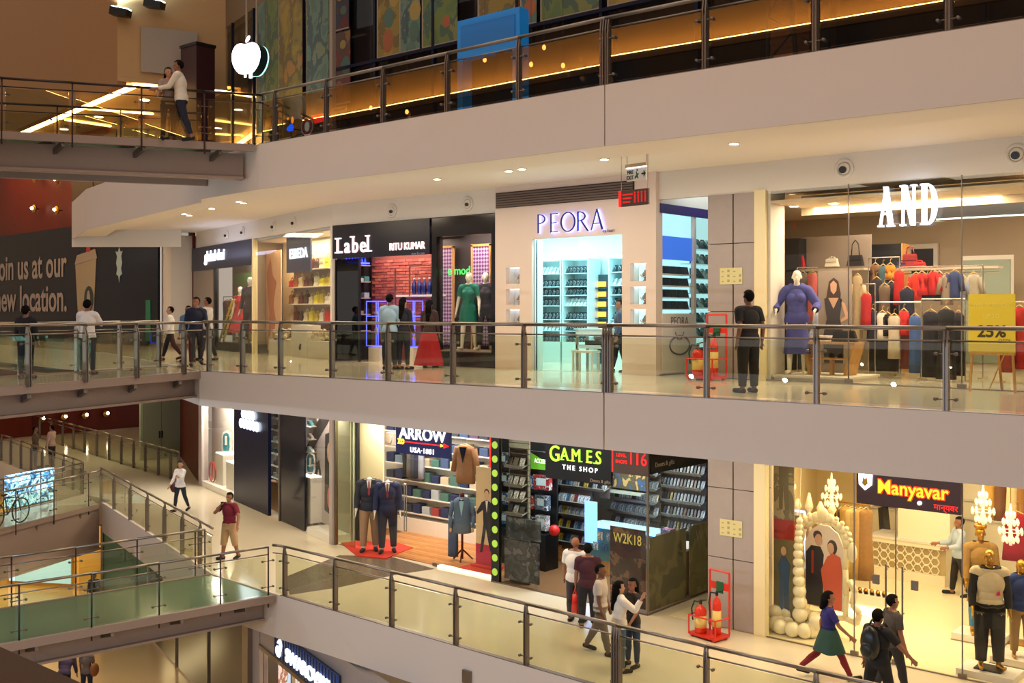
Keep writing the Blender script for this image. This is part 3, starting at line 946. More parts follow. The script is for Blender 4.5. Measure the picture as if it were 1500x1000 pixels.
# yellow sale sign on an easel
es = T('easel_sign', 'yellow sale sign standing on a wooden easel', 'sign', (4.67, 4.55, 0))
P('board', B(-.37, .37, -.04, -.02, .66, 1.63), 'yellow', es)
M('signink', (60, 52, 20), .7)
text('lettering', '25%', .27, (.0, -.042, .92), 'signink', es, extrude=.002, offset=.008)
text('lettering', 'OFF*', .09, (.2, -.042, .82), 'signink', es, extrude=.002)
M('signpale', (226, 214, 110), .7)
text('lettering', 'UP TO', .09, (0, -.042, 1.24), 'signpale', es, extrude=.002)
text('lettering', 'END OF SEASON', .075, (0, -.042, 1.42), 'signpale', es, extrude=.002)
for s in (-1, 1):
    P('leg', MB().bar((s * .36, .0, 0), (s * .27, 0, 1.5), .035, .035), 'oak', es)
P('leg', MB().bar((.0, .55, 0), (.0, .02, 1.45), .035, .035), 'oak', es)
P('leg', MB().bar((-.12, .25, .03), (.12, .3, .66), .02, .02), 'oak', es)
P('ledge', B(-.36, .36, -.05, .02, .62, .66), 'oak', es)

# ---------------------------------------------------------------- jewellery shop with blue letters
M('peowall', (228, 208, 196), .5)
PY = 4.85
xo0, xo1 = -5.48, -2.98
zt = 3.0
wl = MB()
nl = [(-6.27, 2.35), (-5.85, 1.05)]
nr = [(-2.77, 2.38), (-2.37, 1.07)]
nz = [(1.99, 2.37), (1.50, 1.87), (1.02, 1.39)]


def holed(mb, x0, x1, z0, z1, hx0, hx1, holes, y0, y1):
    mb.box(x0, hx0, y0, y1, z0, z1)
    mb.box(hx1, x1, y0, y1, z0, z1)
    zz = z0
    for a, b in sorted(holes):
        mb.box(hx0, hx1, y0, y1, zz, a)
        zz = b
    mb.box(hx0, hx1, y0, y1, zz, z1)


holed(wl, -6.52, xo0, 0, zt, nl[0][0], nl[1][0], nz, PY, PY + .12)
holed(wl, xo1, -2.12, 0, zt, nr[0][0], nr[1][0], nz, PY, PY + .12)
wl.box(-6.52, -2.12, PY, PY + .12, zt, 4.28)
ST('wall_front', wl, 'peowall')
ST('wall_left', B(-6.6, -6.52, PY, 5.0, 0, 4.28), 'peowall')
M('cyanwall', (206, 232, 234), .35)

room(-10.6, -2.16, 4.98, 8.7, 0, 3.55, 'cyanwall', None, None, right=False, left=False)
ST('wall_front', B(-10.6, -6.5, 6.2, 6.25, 0, 3.55), 'cyanwall')
ST('wall_left', B(-10.66, -10.6, 6.2, 8.76, 0, 3.55), 'cyanwall')
ST('wall_left', B(-6.56, -6.5, 4.98, 6.2, 0, 3.55), 'cyanwall')
ST('ceiling', MB().box(-6.5, -2.16, 4.98, 6.25, 3.55, 3.6).box(-10.6, -2.16, 6.25, 8.76, 3.55, 3.6), 'cyanwall')
ST('floor', MB().box(-6.5, -2.16, 4.98, 6.25, -.002, .006).box(-10.6, -2.16, 6.25, 8.7, -.002, .006), 'tile')
area('shop_ceiling_light', (-4.6, 6.6, 3.5), 3.2, 2.6, 95, (.66, .95, 1))
area('shop_ceiling_light', (-8.4, 7.3, 3.5), 3.6, 1.4, 100, (.66, .95, 1))
area('shop_ceiling_light', (-4.3, 5.2, 3.4), 2.4, .3, 40, (.7, .95, 1))
for i in range(6):
    a, b = nz[i % 3]
    x0_, x1_ = (nl if i < 3 else nr)[0][0], (nl if i < 3 else nr)[1][0]
    side = 'left' if i < 3 else 'right'
    lev = ['top', 'middle', 'bottom'][i % 3]
    nb = T('display_niche', 'lit white square niche, %s one %s of the jewellery shop entrance' % (lev, side), 'niche', ((x0_ + x1_) / 2, PY + .12, a), 0, 'lit niches in the jewellery shop wall')
    hw, hh = (x1_ - x0_) / 2, b - a
    P('back', B(-hw, hw, .2, .22, 0, hh), 'white', nb)
    mb = MB().box(-hw, -hw + .01, 0, .2, 0, hh)
    P('side', mb, 'white', nb)
    P('side', B(hw - .01, hw, 0, .2, 0, hh), 'white', nb)
    P('base', B(-hw, hw, 0, .2, -.01, 0), 'white', nb)
    P('light', B(-hw + .02, hw - .02, .02, .18, hh - .012, hh), 'whiteglow', nb)
    st = T('jewellery_bust', 'grey jewellery bust in the %s niche %s of the entrance' % (lev, side), 'jewellery stand', ((x0_ + x1_) / 2 + .06, PY + .2, a), 0, 'busts in the lit niches')
    P('bust', MB().lathe([(.07, 0), (.06, .02), (.03, .05), (.07, .1), (.09, .14), (.05, .2), (.03, .24)], n=12, sy=.5), 'panelgrey', st, True)
    P('necklace', MB().tube([(.09 * math.cos(t), -.05 + .02 * math.sin(t), .15 + .06 * math.sin(t)) for t in [math.pi * k / 8 + math.pi for k in range(9)]], .012, 6), 'chrome', st, True)

ps = T('shop_sign', 'dark blue backlit letters on the white jewellery shop wall', 'sign', (-5.26, 4.83, 3.12))
M('peoblue', (34, 30, 120), .3)
M('peoglow', (150, 160, 255), emit=3.5)
t_ = .09
Pp = [rc(.0, t_, 0, 1)] + arc_quads(.1, .74, .45, .26, .37, .2, -math.pi / 2, math.pi / 2)
Ee = [rc(.0, t_, 0, 1), rc(0, .5, .0, .05), rc(0, .42, .48, .53), rc(0, .5, .95, 1)]
Oo = arc_quads(.5, .5, .5, .52, .41, .46, 0, 2 * math.pi, 24)
Rr = Pp + [[(.22, .5), (.33, .5), (.78, -.06), (.64, -.02)]]
Aa = [[(0, 0), (.06, 0), (.4, 1), (.34, 1)], [(.34, 1.06), (.42, 1.06), (.8, 0), (.68, 0)], rc(.16, .6, .3, .35)]
for mt, dy, sc in (('peoglow', .025, 1.0), ('peoblue', 0, 1.0)):
    o_ = poly_letters('letter' if dy == 0 else 'backlight', [(Pp, 0), (Ee, .37), (Oo, .66), (Rr, 1.13), (Aa, 1.5)], (.42, .43), (.012 if dy else 0, dy - .03, -.01 if dy else 0), mt, ps, .02)
text('lettering', 'by kaari', .1, (1.95, -.01, -.06), 'peoblue', ps, extrude=.003)

gd = T('glass_door', 'clear glass doors in the jewellery shop entrance', 'door', (xo0, 4.95, 0))
P('pane', B(.06, 1.25, 0, .012, .03, 2.98), 'shopglass', gd)
P('edge_strip', B(.05, .065, -.01, .02, 0, 2.98), 'dark', gd)
P('handle', MB().tube([(.09, -.05, .05), (.09, -.05, .35)], .012, 6), 'dark', gd)
P('jamb', B(-.2, .0, 0, .3, 0, 2.98), 'cyanwall', gd)

# cabinets and their rows of jewellery stands
JS = {}
M('jdark', (44, 74, 84), .3)
M('jpale', (206, 226, 228), .3)
M('jgold', (176, 160, 110), .3)
M('jglass', (190, 224, 228), .15)


def jstand_meshes():
    if not JS:
        JS['stand'] = MB().prism([(-.08, 0), (.08, 0), (.08, .03), (-.05, .2), (-.08, .2)], -.045, .045, 'yz').mesh('stand', 'jdark')
        JS['pale'] = MB().prism([(-.08, 0), (.08, 0), (.08, .03), (-.05, .2), (-.08, .2)], -.045, .045, 'yz').mesh('stand', 'jpale')
        mb = MB()
        for k in range(10):
            a, b = 2 * math.pi * k / 10, 2 * math.pi * (k + 1) / 10
            mb.cyl((.034 * math.cos(a), -.02 - .05 * (1 + math.sin(a)) * -.5, .1 + .05 * math.sin(a)), (.034 * math.cos(b), -.02 - .05 * (1 + math.sin(b)) * -.5, .1 + .05 * math.sin(b)), .009, n=5)
        mb.v = [(p[0], -p[1] - .035, p[2]) for p in mb.v]
        JS['chain'] = mb.mesh('chain', 'chrome', True)
    return JS


def jstand(loc, label, rz=0, pale=False, group='jewellery stands on the shelves', sc=1):
    j = jstand_meshes()
    t = T('jewellery_stand', label, 'jewellery stand', loc, rz, group)
    t.scale = (sc, sc, sc)
    s_ = link('stand', j['pale' if pale else 'stand'], t)
    s_.rotation_euler.z = math.pi
    c_ = link('chain', j['chain'], t)
    return t


bays = [(-8.06, -7.16), (-7.09, -6.27), (-5.61, -4.84)]
rows = [2.35, 2.01, 1.78, 1.51, 1.15, 0.85, 0.52]
for bi, (a, b) in enumerate(bays):
    cb = T('display_cabinet', 'white glazed jewellery cabinet, %s of the three in the cyan-lit shop' % ['leftmost', 'middle', 'rightmost'][bi], 'cabinet', (a, 8.15, 0), 0, 'glazed cabinets of the jewellery shop')
    wd = b - a
    P('base_unit', B(0, wd, -.1, .45, 0, .55), 'cyanwall', cb)
    P('side', B(-.02, .02, -.08, .45, .55, rows[0] + .36), 'jglass', cb)
    P('side', B(wd - .02, wd + .02, -.08, .45, .55, rows[0] + .36), 'jglass', cb)
    P('top', B(-.02, wd + .02, -.1, .45, rows[0] + .34, rows[0] + .42), 'cyanglow', cb)
    P('back', B(0, wd, .43, .45, .55, rows[0] + .36), 'cyanwall', cb)
    for ri, rz_ in enumerate(rows):
        P('shelf', B(0, wd, -.05, .4, rz_ - .025, rz_ - .005), 'jglass', cb)
        n_ = 7 if bi < 2 else 5
        for k in range(n_):
            jstand((a + wd * (k + .5) / n_, 8.25, rz_ - .004), 'small tilted chain stand, %s from left on the %s shelf of the %s cabinet' % (NWD[k], ['top', 'second', 'third', 'fourth', 'fifth', 'sixth', 'bottom'][ri], ['leftmost', 'middle', 'rightmost'][bi]), 0, (ri * 3 + k * 5 + bi) % 5 == 0, 'jewellery stands, cabinet %d row %d' % (bi, ri), .92)
M('orangeglow', (255, 150, 60), emit=1.6)
al = T('display_tower', 'tall dark display tower with orange-lit shelves between the cabinets', 'display tower', (-6.43, 8.5, 0))
P('body', B(0, .55, .0, .12, 0, 2.3), 'jdark', al)
for k in range(5):
    P('lit_panel', B(.12, .43, -.02, .0, .95 + k * .26, 1.08 + k * .26), 'orangeglow', al)
    P('shelf', B(0, .55, -.14, .0, .9 + k * .26, .92 + k * .26), 'jdark', al)

# counter with a display tray, and a stool
ct = T('display_counter', 'white counter with a glass top standing in the jewellery shop entrance', 'counter', (-4.81, 5.6, 0))
P('top', B(0, 1.75, -.05, .5, .93, .96), 'jglass', ct)
P('drawer_box', B(.02, 1.75, 0, .45, .78, .93), 'cyanwall', ct)
P('shelf', B(.02, 1.75, 0, .45, .5, .58), 'cyanwall', ct)
for xx in (.02, 1.68):
    P('leg', B(xx, xx + .05, 0, .05, 0, .8), 'panelgrey', ct)
    P('leg', B(xx, xx + .05, .4, .45, 0, .8), 'panelgrey', ct)
for k in range(7):
    jstand((-4.81 + .95 + k * .1, 5.75, .96), 'gold chain stand on the white counter, %s from left' % NWD[k], 0, k % 2 == 0, 'stands on the white counter', .7)
tag(P('tray', B(0, .8, 0, .3, 0, .1), 'dark', loc=(-4.81 + .25, 5.65, .58)), 'black tray on the lower shelf of the white counter', 'tray')
tag(P('bust', MB().sph((0, 0, .07), .09, .07, .08), 'panelgrey', loc=(-4.81 + .5, 5.78, .68), smooth=True), 'round grey ornament on the black tray', 'ornament')
so = T('stool', 'low white square stool in front of the counter', 'stool', (-4.24, 5.25, 0))
P('seat', B(-.3, .3, -.15, .15, .42, .47), 'white', so)
for a in (-.28, .24):
    for b in (-.14, .1):
        P('leg', B(a, a + .04, b, b + .04, 0, .42), 'white', so)

# side of the jewellery shop facing the column
ST('wall_right', MB().box(-2.2, -2.12, 4.97, 8.2, 0, .02).box(-2.2, -2.12, 4.97, 6.45, 0, 1.3).box(-2.2, -2.12, 4.97, 5.1, 1.3, 3.5).box(-2.2, -2.12, 6.38, 6.45, 1.3, 3.5).box(-2.2, -2.12, 4.97, 8.2, 3.5, 4.28), 'peowall')
M('purple', (54, 36, 100), .4)
PSW = T('side_window', 'jewellery window with purple bands facing the grey column', 'shop window', (-2.14, 5.0, 0))
P('top_band', B(-.01, .04, .0, 3.2, 3.42, 3.62), 'purple', PSW)
P('base_band', B(-.03, .03, 1.45, 3.2, .0, .55), 'purple', PSW)
P('screen', B(-.05, -.02, .12, 1.36, 2.45, 2.95), M('bluescreen', (50, 100, 200), .3, emit=.6), PSW)
P('pane', B(.0, .012, 1.45, 3.2, .55, 3.4), 'shopglass', PSW)
P('mullion', B(-.02, .02, 1.42, 1.47, 0, 3.5), 'white', PSW)
M('traybase', (30, 36, 50), .35)
for r_ in range(4):
    P('shelf', B(-.3, .0, .1, 1.38, 1.38 + r_ * .25, 1.4 + r_ * .25), 'white', PSW)
P('back', B(-.5, -.46, .0, 3.2, .5, 3.5), 'cyanglow', PSW)
for r_ in range(4):
    for k in range(5):
        t = tag(P('jewellery_tray', MB().prism([(0, 0), (.06, 0), (.02, .17), (-.01, .17)], 0, .2, 'xz'), 'traybase', loc=(-2.28, 5.14 + k * .25, 1.40 + r_ * .25)), 'black upright jewellery tray, %s from left, %s row of the side window' % (NWD[k], ['lowest', 'second lowest', 'second highest', 'highest'][r_]), 'tray', 'black trays in the side window, row %d' % r_)
for r_ in range(7):
    P('shelf', B(-.42, -.02, 1.5, 3.1, .75 + r_ * .33, .765 + r_ * .33), 'jglass', PSW)
    for k in range(6):
        jstand((-2.3, 6.68 + k * .23, .77 + r_ * .33), 'small chain stand, %s from left on the %s glass shelf of the side window' % (NWD[k], ['lowest', 'second', 'third', 'fourth', 'fifth', 'sixth', 'highest'][r_]), R(90), (r_ + k) % 3 == 0, 'stands in the side window row %d' % r_, 1.1)
area('shop_ceiling_light', (-1.6, 6.6, 4.2), .6, 2, 14, COOL)
cp = T('lettered_board', 'white panel with the jewellery lettering and a faint necklace drawing', 'panel', (-2.11, 5.05, 0))
P('board', B(0, .02, 0, 1.35, .05, 1.3), 'white', cp)
M('greyink', (110, 100, 100), .7)
lt = text('lettering', 'PEORA', .26, (.024, .68, 1.05), 'greyink', cp, rz=R(90), extrude=.002, sx=.9)
P('necklace_drawing', MB().tube([(.025, .68 + .4 * math.cos(t), .62 + .2 * math.sin(t)) for t in [2 * math.pi * k / 20 for k in range(21)]], .02, 5), 'greyink', cp, True)
P('necklace_drawing', MB().tube([(.025, .5, .9), (.025, .6, .75), (.025, .75, .75), (.025, .85, .9)], .012, 5), 'greyink', cp, True)

# ---------------------------------------------------------------- label shop: dark sign, brick room, framed window
M('signnavy', (14, 16, 34), .3)
lb = T('shop_sign', 'dark sign board with glowing pink-white letters above the brick-walled shop', 'sign', (-12.5, 4.93, 2.78))
P('board', B(0, 3.7, -.06, .06, 0, .9), 'signnavy', lb)
M('pinkglow', (255, 222, 222), emit=.95, ecol=(255, 214, 214))
for k, (ch, ox) in enumerate((('L', .16), ('a', .5), ('b', .8), ('e', 1.12), ('l', 1.38))):
    text('letter', ch, .58 if k != 0 else .56, (ox, -.07, .14), 'pinkglow', lb, extrude=.03, offset=.004, align='LEFT', sx=.9)
for a, b, zz in ((.12, .42, .14), (.12, .36, .52), (.74, .9, .54), (1.34, 1.5, .54), (1.34, 1.58, .14)):
    P('serif', B(a, b, -.1, -.05, zz, zz + .035), 'pinkglow', lb)
text('letter', 'RITU KUMAR', .27, (2.9, -.07, .14), 'pinkglow', lb, extrude=.02, offset=.0, sx=.82)
M('dimglow', (120, 110, 130), emit=.25)
text('lettering', 'now by you', .1, (3.3, -.07, .0), 'dimglow', lb, extrude=.004)

M('darkwall', (44, 38, 40), .5)
room(-12.5, -8.75, 5.05, 6.2, 0, 3.3, 'darkwall', 'darkwall', 'tile', right=False)
area('shop_ceiling_light', (-10.6, 5.6, 3.25), 2.6, .7, 55, (1, .72, .6))
# brick wall at the rear
bw = ST('wall_brick', B(-12.3, -8.76, 6.1, 6.2, 0, 3.25), M('mortar', (120, 66, 58), .9))
BR = [MB().box(0, .23, 0, .06, 0, .068).mesh('brick', M('brick%d' % k, c, .8, noise=.2, nscale=25)) for k, c in enumerate(((168, 84, 72), (150, 72, 62), (182, 98, 82)))]
cnt = 0
for r_ in range(30):
    zz = 1.0 + r_ * .1 if False else .95 + r_ * .083
    if zz > 3.2:
        break
    for k in range(14):
        xx = -12.25 + k * .245 + (.12 if r_ % 2 else 0)
        if xx + .23 > -8.78 or cnt > 295:
            continue
        cnt += 1
        link('brick', BR[random.randrange(3)], bw, (xx, 6.08 + random.uniform(-.012, .012), zz))
M('bluebottle', (30, 60, 220), .2, emit=.5)
M('bottledark', (24, 40, 110), .2)
sf = T('wall_rack', 'white-edged open shelf frame with blue bottles on the brick wall', 'shelf', (-11.0, 5.78, 0))
P('shelf', B(0, 1.75, 0, .28, 1.74, 1.79), 'white', sf)
P('frame', MB().bar((.55, 0, 1.75), (.55, 0, 2.55), .03, .03).bar((.55, 0, 2.55), (1.75, 0, 2.55), .03, .03).bar((0, 0, 1.2), (0, 0, 2.5), .03, .03), 'post', sf)
for k in range(6):
    b_ = T('bottle', 'blue glass bottle on the brick-wall shelf, %s from the left' % ['first', 'second', 'third', 'fourth', 'fifth', 'sixth'][k], 'bottle', (-10.4 + k * .19, 5.9, 1.79), 0, 'blue bottles on the brick wall')
    P('body', MB().lathe([(.06, 0), (.065, .1), (.06, .3), (.025, .36), (.025, .42)], n=10), 'bottledark', b_, True)
    P('stopper', MB().cyl((0, 0, .42), (0, 0, .45), .03, n=8), 'white', b_)
lf = T('wall_rack', 'dark shelf wall with blue-lit bottles left of the brick wall', 'shelf', (-12.48, 5.95, 0), R(-90))
P('carcass', B(0, .85, .0, .02, 0, 3.1), 'dark', lf)
for k in range(5):
    P('shelf', B(0, .85, 0, .3, .8 + k * .45, .83 + k * .45), 'panelgrey', lf)
P('light', B(.02, .83, .26, .29, 2.66, 2.70), 'blueglow', lf)
for k in range(7):
    b_ = T('bottle', 'small blue-lit bottle on the dark shelf wall, number %s in its row' % ['one', 'two', 'three', 'four', 'five', 'six', 'seven'][k], 'bottle', (-12.33, 5.88 - k * .115, 2.63), 0, 'blue-lit bottles')
    P('body', MB().lathe([(.04, 0), (.04, .12), (.018, .16), (.018, .2)], n=8), 'bluebottle', b_, True)
for r_ in range(3):
    for k in range(4):
        c = [(150, 160, 170), (60, 120, 120), (150, 120, 50), (40, 44, 60)][(k + r_) % 4]
        key = 'fold_%d_%d_%d' % c
        M(key, c, .8)
        tag(P('folded_garment', B(0, .24, 0, .18, 0, .09 + .05 * (k % 2)), key, loc=(-12.46, 5.13 + k * .21, .83 + .45 * (r_ + 1))), '%s folded garment on the dark shelf wall, %s row' % (['pale grey', 'teal', 'ochre', 'slate'][(k + r_) % 4], ['lower', 'middle', 'upper'][r_]), 'folded garment', 'folded garments on the dark shelf')
P_d = T('glass_door', 'open glass door edge of the brick-walled shop', 'door', (-12.45, 4.96, 0))
P('pane', B(.0, .9, 0, .012, .05, 2.76), 'darkglass', P_d)
P('stile', B(.9, .96, -.02, .03, 0, 2.76), 'black', P_d)
P('stile', B(-.05, .0, -.02, .03, 0, 2.76), 'black', P_d)

# neon-edged display boxes on white plinths
for i, (u, wd_) in enumerate((((-11.58, 5.49), .46), ((-10.24, 5.6), .3))):
    side = ['left', 'right'][i]
    nn = T('neon_case', 'display case outlined in blue neon, the %s of two at the shop entrance' % side, 'display case', (u[0], u[1], 0), 0, 'neon display cases')
    P('plinth', B(-.02, wd_ - .04, -.14, .2, 0, .4), 'white', nn)
    for a, b in ((0, 0), (wd_, 0), (wd_, .35), (0, .35)):
        P('neon_tube', MB().cyl((a - wd_ * .3, b - .1, .42), (a - wd_ * .3, b - .1, 1.62), .012, n=6), 'blueglow', nn)
    for zz in (.42, 1.22, 1.62):
        P('neon_tube', MB().tube([(-wd_ * .3, -.1, zz), (wd_ * .7, -.1, zz), (wd_ * .7, .25, zz), (-wd_ * .3, .25, zz), (-wd_ * .3, -.1, zz)], .011, 6), 'blueglow', nn)
    P('ornament', MB().sph((wd_ * .2, .05, 1.3), .08, .05, .06).sph((wd_ * .2, .05, .82), .07, .05, .1), 'panelgrey', nn, True)

# framed display window with the green dress
M('marbleblack', (26, 22, 24), .15, noise=.4, nscale=4)
fw = T('framed_window', 'black framed display window with the green dress', 'shop window', (-8.72, 4.9, 0))
P('plinth', B(0, 2.15, -.02, 1.1, 0, .36), 'marbleblack', fw)
P('plinth_top', B(.05, 2.1, .02, 1.1, .36, .39), 'panelgrey', fw)
P('jamb', B(0, .16, -.03, .2, .36, 3.66), 'marbleblack', fw)
P('jamb', B(1.98, 2.15, -.03, .2, .36, 3.66), 'marbleblack', fw)
P('head', B(.16, 1.98, -.03, .2, 3.2, 3.66), 'marbleblack', fw)
P('pane', B(.16, 1.98, .03, .042, .39, 3.2), 'shopglass', fw)
P('side_wall', B(2.13, 2.17, .2, 1.2, .36, 3.6), 'darkwall', fw)
P('back_wall', B(-1.2, 2.15, 1.15, 1.2, .36, 3.6), 'darkwall', fw)
P('soffit', B(-1.2, 2.15, .2, 1.2, 3.58, 3.64), 'darkwall', fw)
area('window_light', (-7.8, 5.35, 3.5), 1.9, .4, 60, (1, .8, .72))
mkey = M('lattice', (110, 40, 120), .6)
nt = mkey.node_tree
tc = nt.nodes.new('ShaderNodeTexCoord')
ck = nt.nodes.new('ShaderNodeTexChecker')
ck.inputs['Scale'].default_value = 15
mp_ = nt.nodes.new('ShaderNodeMapping')
mp_.inputs['Rotation'].default_value = (0, R(45), 0)
mp_.inputs['Location'].default_value = (.01, .02, .013)
cr = nt.nodes.new('ShaderNodeValToRGB')
cr.color_ramp.interpolation = 'CONSTANT'
cr.color_ramp.elements[0].color = (.45, .35, .5, 1)
cr.color_ramp.elements[1].position = .5
cr.color_ramp.elements[1].color = (.12, .02, .16, 1)
nt.links.new(tc.outputs['Object'], mp_.inputs['Vector'])
nt.links.new(mp_.outputs['Vector'], ck.inputs['Vector'])
nt.links.new(ck.outputs['Fac'], cr.inputs['Fac'])
nt.links.new(cr.outputs['Color'], nt.nodes['Principled BSDF'].inputs['Base Color'])
for i, (a, b) in enumerate(((-0.76, -0.29), (0.42, 0.98))):
    o_ = T('lattice_screen', 'purple lattice-patterned panel in the black framed window, %s one' % ['left', 'right'][i], 'panel', (-8.72, 5.95, .39), 0, 'purple lattice panels')
    P('board', B(a, b, -.03, .0, .1, 2.6), 'lattice', o_)
    P('frame', MB().box(a - .05, a, -.05, .0, 0, 2.65).box(b, b + .05, -.05, 0, 0, 2.65).box(a - .05, b + .05, -.05, 0, 2.6, 2.66), 'oak', o_)
M('greenglow', (60, 230, 90), emit=1.4)
gs = T('sign_reflection', 'reflected green lettering, built as glowing letters above the green dress', 'sign', (-8.11, 5.2, 2.26))
text('lettering', 'e mod', .3, (0, 0, 0), 'greenglow', gs, extrude=.004)  # a sign's reflection in the glass, built as glowing letters

# ---------------------------------------------------------------- bag shop in the bent row
def FT(name, label, cat, t, off, z_, group=None):
    return T(name, label, cat, (*fp(t, off), z_), FANG, group)


sg = FT('bag_shop_front', 'clear glass front of the handbag shop between two dark signs', 'shop window', 0, 0, 0)
for a, b in ((-2.1, -.05), (-4.2, -2.12), (-6.2, -4.22)):
    P('pane', B(a, b, -.006, .006, .02, 3.68), 'shopglass', sg)
P('jamb', B(-.05, .06, -.05, .1, 0, 3.68), 'white', sg)
P('jamb', B(-6.33, -6.2, -.05, .1, 0, 3.68), 'cream', sg)
bs = FT('shop_sign', 'dark blue hanging board with glowing letters inside the handbag shop', 'sign', 2.95, .22, 2.52)
P('board', B(-1.05, .85, 0, .05, 0, 1.08), M('signblue', (60, 72, 110), .4), bs)
text('letter', 'ESBEDA', .42, (-.05, -.02, .42), 'whiteglow', bs, extrude=.015, offset=.006, sx=.98)
ST('wall_back', MB().wallseg(fp(6.6, 1.1), fp(1.0, 1.1), 0, 3.6, .05), 'cream')
ST('ceiling', MB().prism([fp(0, .12), fp(6.4, .12), fp(6.6, 1.15), fp(0, 1.15)], 3.6, 3.65), 'white')
ST('wall_right', MB().wallseg(fp(.1, .12), fp(1.0, 1.1), 0, 3.6, .03), 'white')
area('shop_ceiling_light', (*fp(3.2, .6), 3.55), 5.2, .5, 130, (1, .82, .56), rot=(0, 0, FANG))
pc = [(96, 30, 24), (206, 196, 160), (190, 170, 60), (196, 30, 40), (200, 180, 140), (60, 40, 30), (220, 206, 60), (216, 208, 190), (150, 90, 50)]
pn = ['maroon', 'pale cream', 'mustard', 'red', 'tan', 'dark brown', 'bright yellow', 'off-white', 'cognac']
bagrack = FT('bag_shelves', 'tall wall shelves of the handbag shop', 'shelf', 0, 1.08, 0)
P('back_panel', B(-5.5, -2.1, -.03, 0, .3, 3.0), 'panelgrey', bagrack)
for r_ in range(5):
    P('shelf', B(-5.5, -2.1, -.3, -.03, .5 + r_ * .53, .53 + r_ * .53), 'white', bagrack)
    for k in range(8):
        t_ = 5.25 - k * .41
        ci = (r_ * 4 + k * 5) % 9
        wx, wy = fp(t_, .9)
        handbag('%s handbag, %s from the left on the %s shelf of the bag shop' % (pn[ci], ['first', 'second', 'third', 'fourth', 'fifth', 'sixth', 'seventh', 'eighth'][k], ['bottom', 'second', 'middle', 'fourth', 'top'][r_]), (wx, wy, .53 + r_ * .53), .32, .22 + .04 * ((k + r_) % 3), pc[ci], 'handbags on the bag shop shelves', FANG, .4)
M('posterpeach', (228, 180, 140), .6)
po = FT('wall_poster', 'tall peach poster of a seated figure in the handbag shop window', 'poster', 6.05, .5, 0)
P('board', B(-.75, .85, 0, .03, .1, 3.3), 'posterpeach', po)
P('figure', MB().prism([(-.25, .5), (-.12, 1.3), (-.3, 1.9), (-.36, 2.6), (-.05, 3.1), (.15, 2.5), (.5, 2.3), (.25, 1.8), (.22, 1.5), (.4, 1.1), (.2, .3), (.08, 1.0), (-.05, .6)], -.015, -.005, 'xz'), M('posterbrown', (190, 118, 82), .6), po)
M('drift', (206, 190, 160), .8, noise=.3)
for i in range(2):
    dw = FT('display_block', 'white display block with cream blossoms, %s in the handbag shop window' % ['left', 'right'][i], 'display block', (4.4, 1.2)[i], .2, 0)
    P('block', B(-.75, .75, -.12, .3, 0, .5), 'white', dw)
    for k in range(26):
        P('blossom', MB().sph((random.uniform(-.65, .65), random.uniform(-.05, .25), .55 + random.random() * .25), .08, .06, .06, 6, 4), 'drift', dw)
dcab = FT('display_block', 'tall white block with a small dark bird in the handbag shop', 'display block', 2.75, .25, 0)
P('block', B(-.62, .62, -.12, .3, 0, .95), 'white', dcab)
P('bird', MB().sph((.1, -.14, .28), .06, .03, .07).sph((.14, -.14, .37), .03), 'dark', dcab)

# ---------------------------------------------------------------- fashion shop with the glowing blue script sign
ds = FT('shop_sign', 'dark sign board with glowing bluish-white script at the left end', 'sign', 9.4, -.05, 2.85)
P('board', B(-3.5, 3.0, 0, .05, 0, .84), M('signslate', (38, 44, 66), .4), ds)
text('letter', 'global desi', .52, (-.75, -.02, .3), 'whiteglow', ds, extrude=.02, offset=.012, sx=1.0, shear=.1)
df = FT('shop_window', 'glazed front under the blue script sign', 'shop window', 6.35, 0, 0)
P('plinth', B(-3.8, -.05, -.02, .7, 0, .28), 'dark', df)
P('pane', B(-3.8, -.05, 0, .012, .28, 2.85), 'shopglass', df)
P('mullion', B(-3.95, -3.8, -.05, .1, 0, 2.85), 'dark', df)
P('panel', B(-6.5, -3.95, 0, .06, 0, 2.85), 'panelgrey', df)
ST('wall_back', MB().wallseg(fp(12.6, 1.4), fp(6.9, 1.4), 0, 3.6, .05), 'panelgrey')
ST('ceiling', MB().prism([fp(6.5, .12), fp(12.6, .12), fp(12.6, 1.45), fp(6.9, 1.45)], 3.5, 3.55), 'panelgrey')
ST('wall_right', MB().wallseg(fp(6.4, .12), fp(6.9, 1.4), 0, 3.6, .03), 'panelgrey')
area('shop_ceiling_light', (*fp(8.4, .6), 3.45), 3.4, .6, 80, NEUT, rot=(0, 0, FANG))
gd_ = FT('wall_unit', 'green and ochre wall unit behind the hanging clothes at the left shop', 'wall unit', 11.0, 1.3, 0)
P('carcass', B(-1.0, 1.0, 0, .06, 0, 2.6), M('ochre', (176, 140, 60), .6), gd_)
P('header', B(-1.0, 1.0, -.03, .0, 2.3, 2.75), M('leafgreen', (110, 150, 80), .6), gd_)
ld = FT('ladder', 'yellow wooden ladder leaning in the window under the blue script sign', 'ladder', 10.2, .3, .28)
for s in (-1, 1):
    P('stile', MB().bar((s * .22 - .3, 0, 0), (s * .16 + .5, .2, 1.5), .05, .06), 'yellow', ld)
for k in range(5):
    P('rung', MB().bar((-.44 + k * .14, .03 * k, .15 + k * .26), (.02 + k * .13, .03 * k, .15 + k * .26), .04, .04), 'yellow', ld)
for k in range(5):
    garment('hanging_garment', '%s garment on the rail behind the yellow ladder' % ['navy', 'dark red', 'indigo', 'scarlet', 'plum'][k], (*fp(11.4 - k * .34, .8), 1.75), .42, 1.25, [(36, 36, 60), (120, 26, 34), (50, 44, 70), (180, 36, 34), (70, 30, 50)][k], rz=FANG + R(30), group='clothes behind the ladder', seed=50 + k)
rk = FT('clothes_rack', 'short chrome rail behind the yellow ladder', 'clothes rack', 11.6, .8, 0)
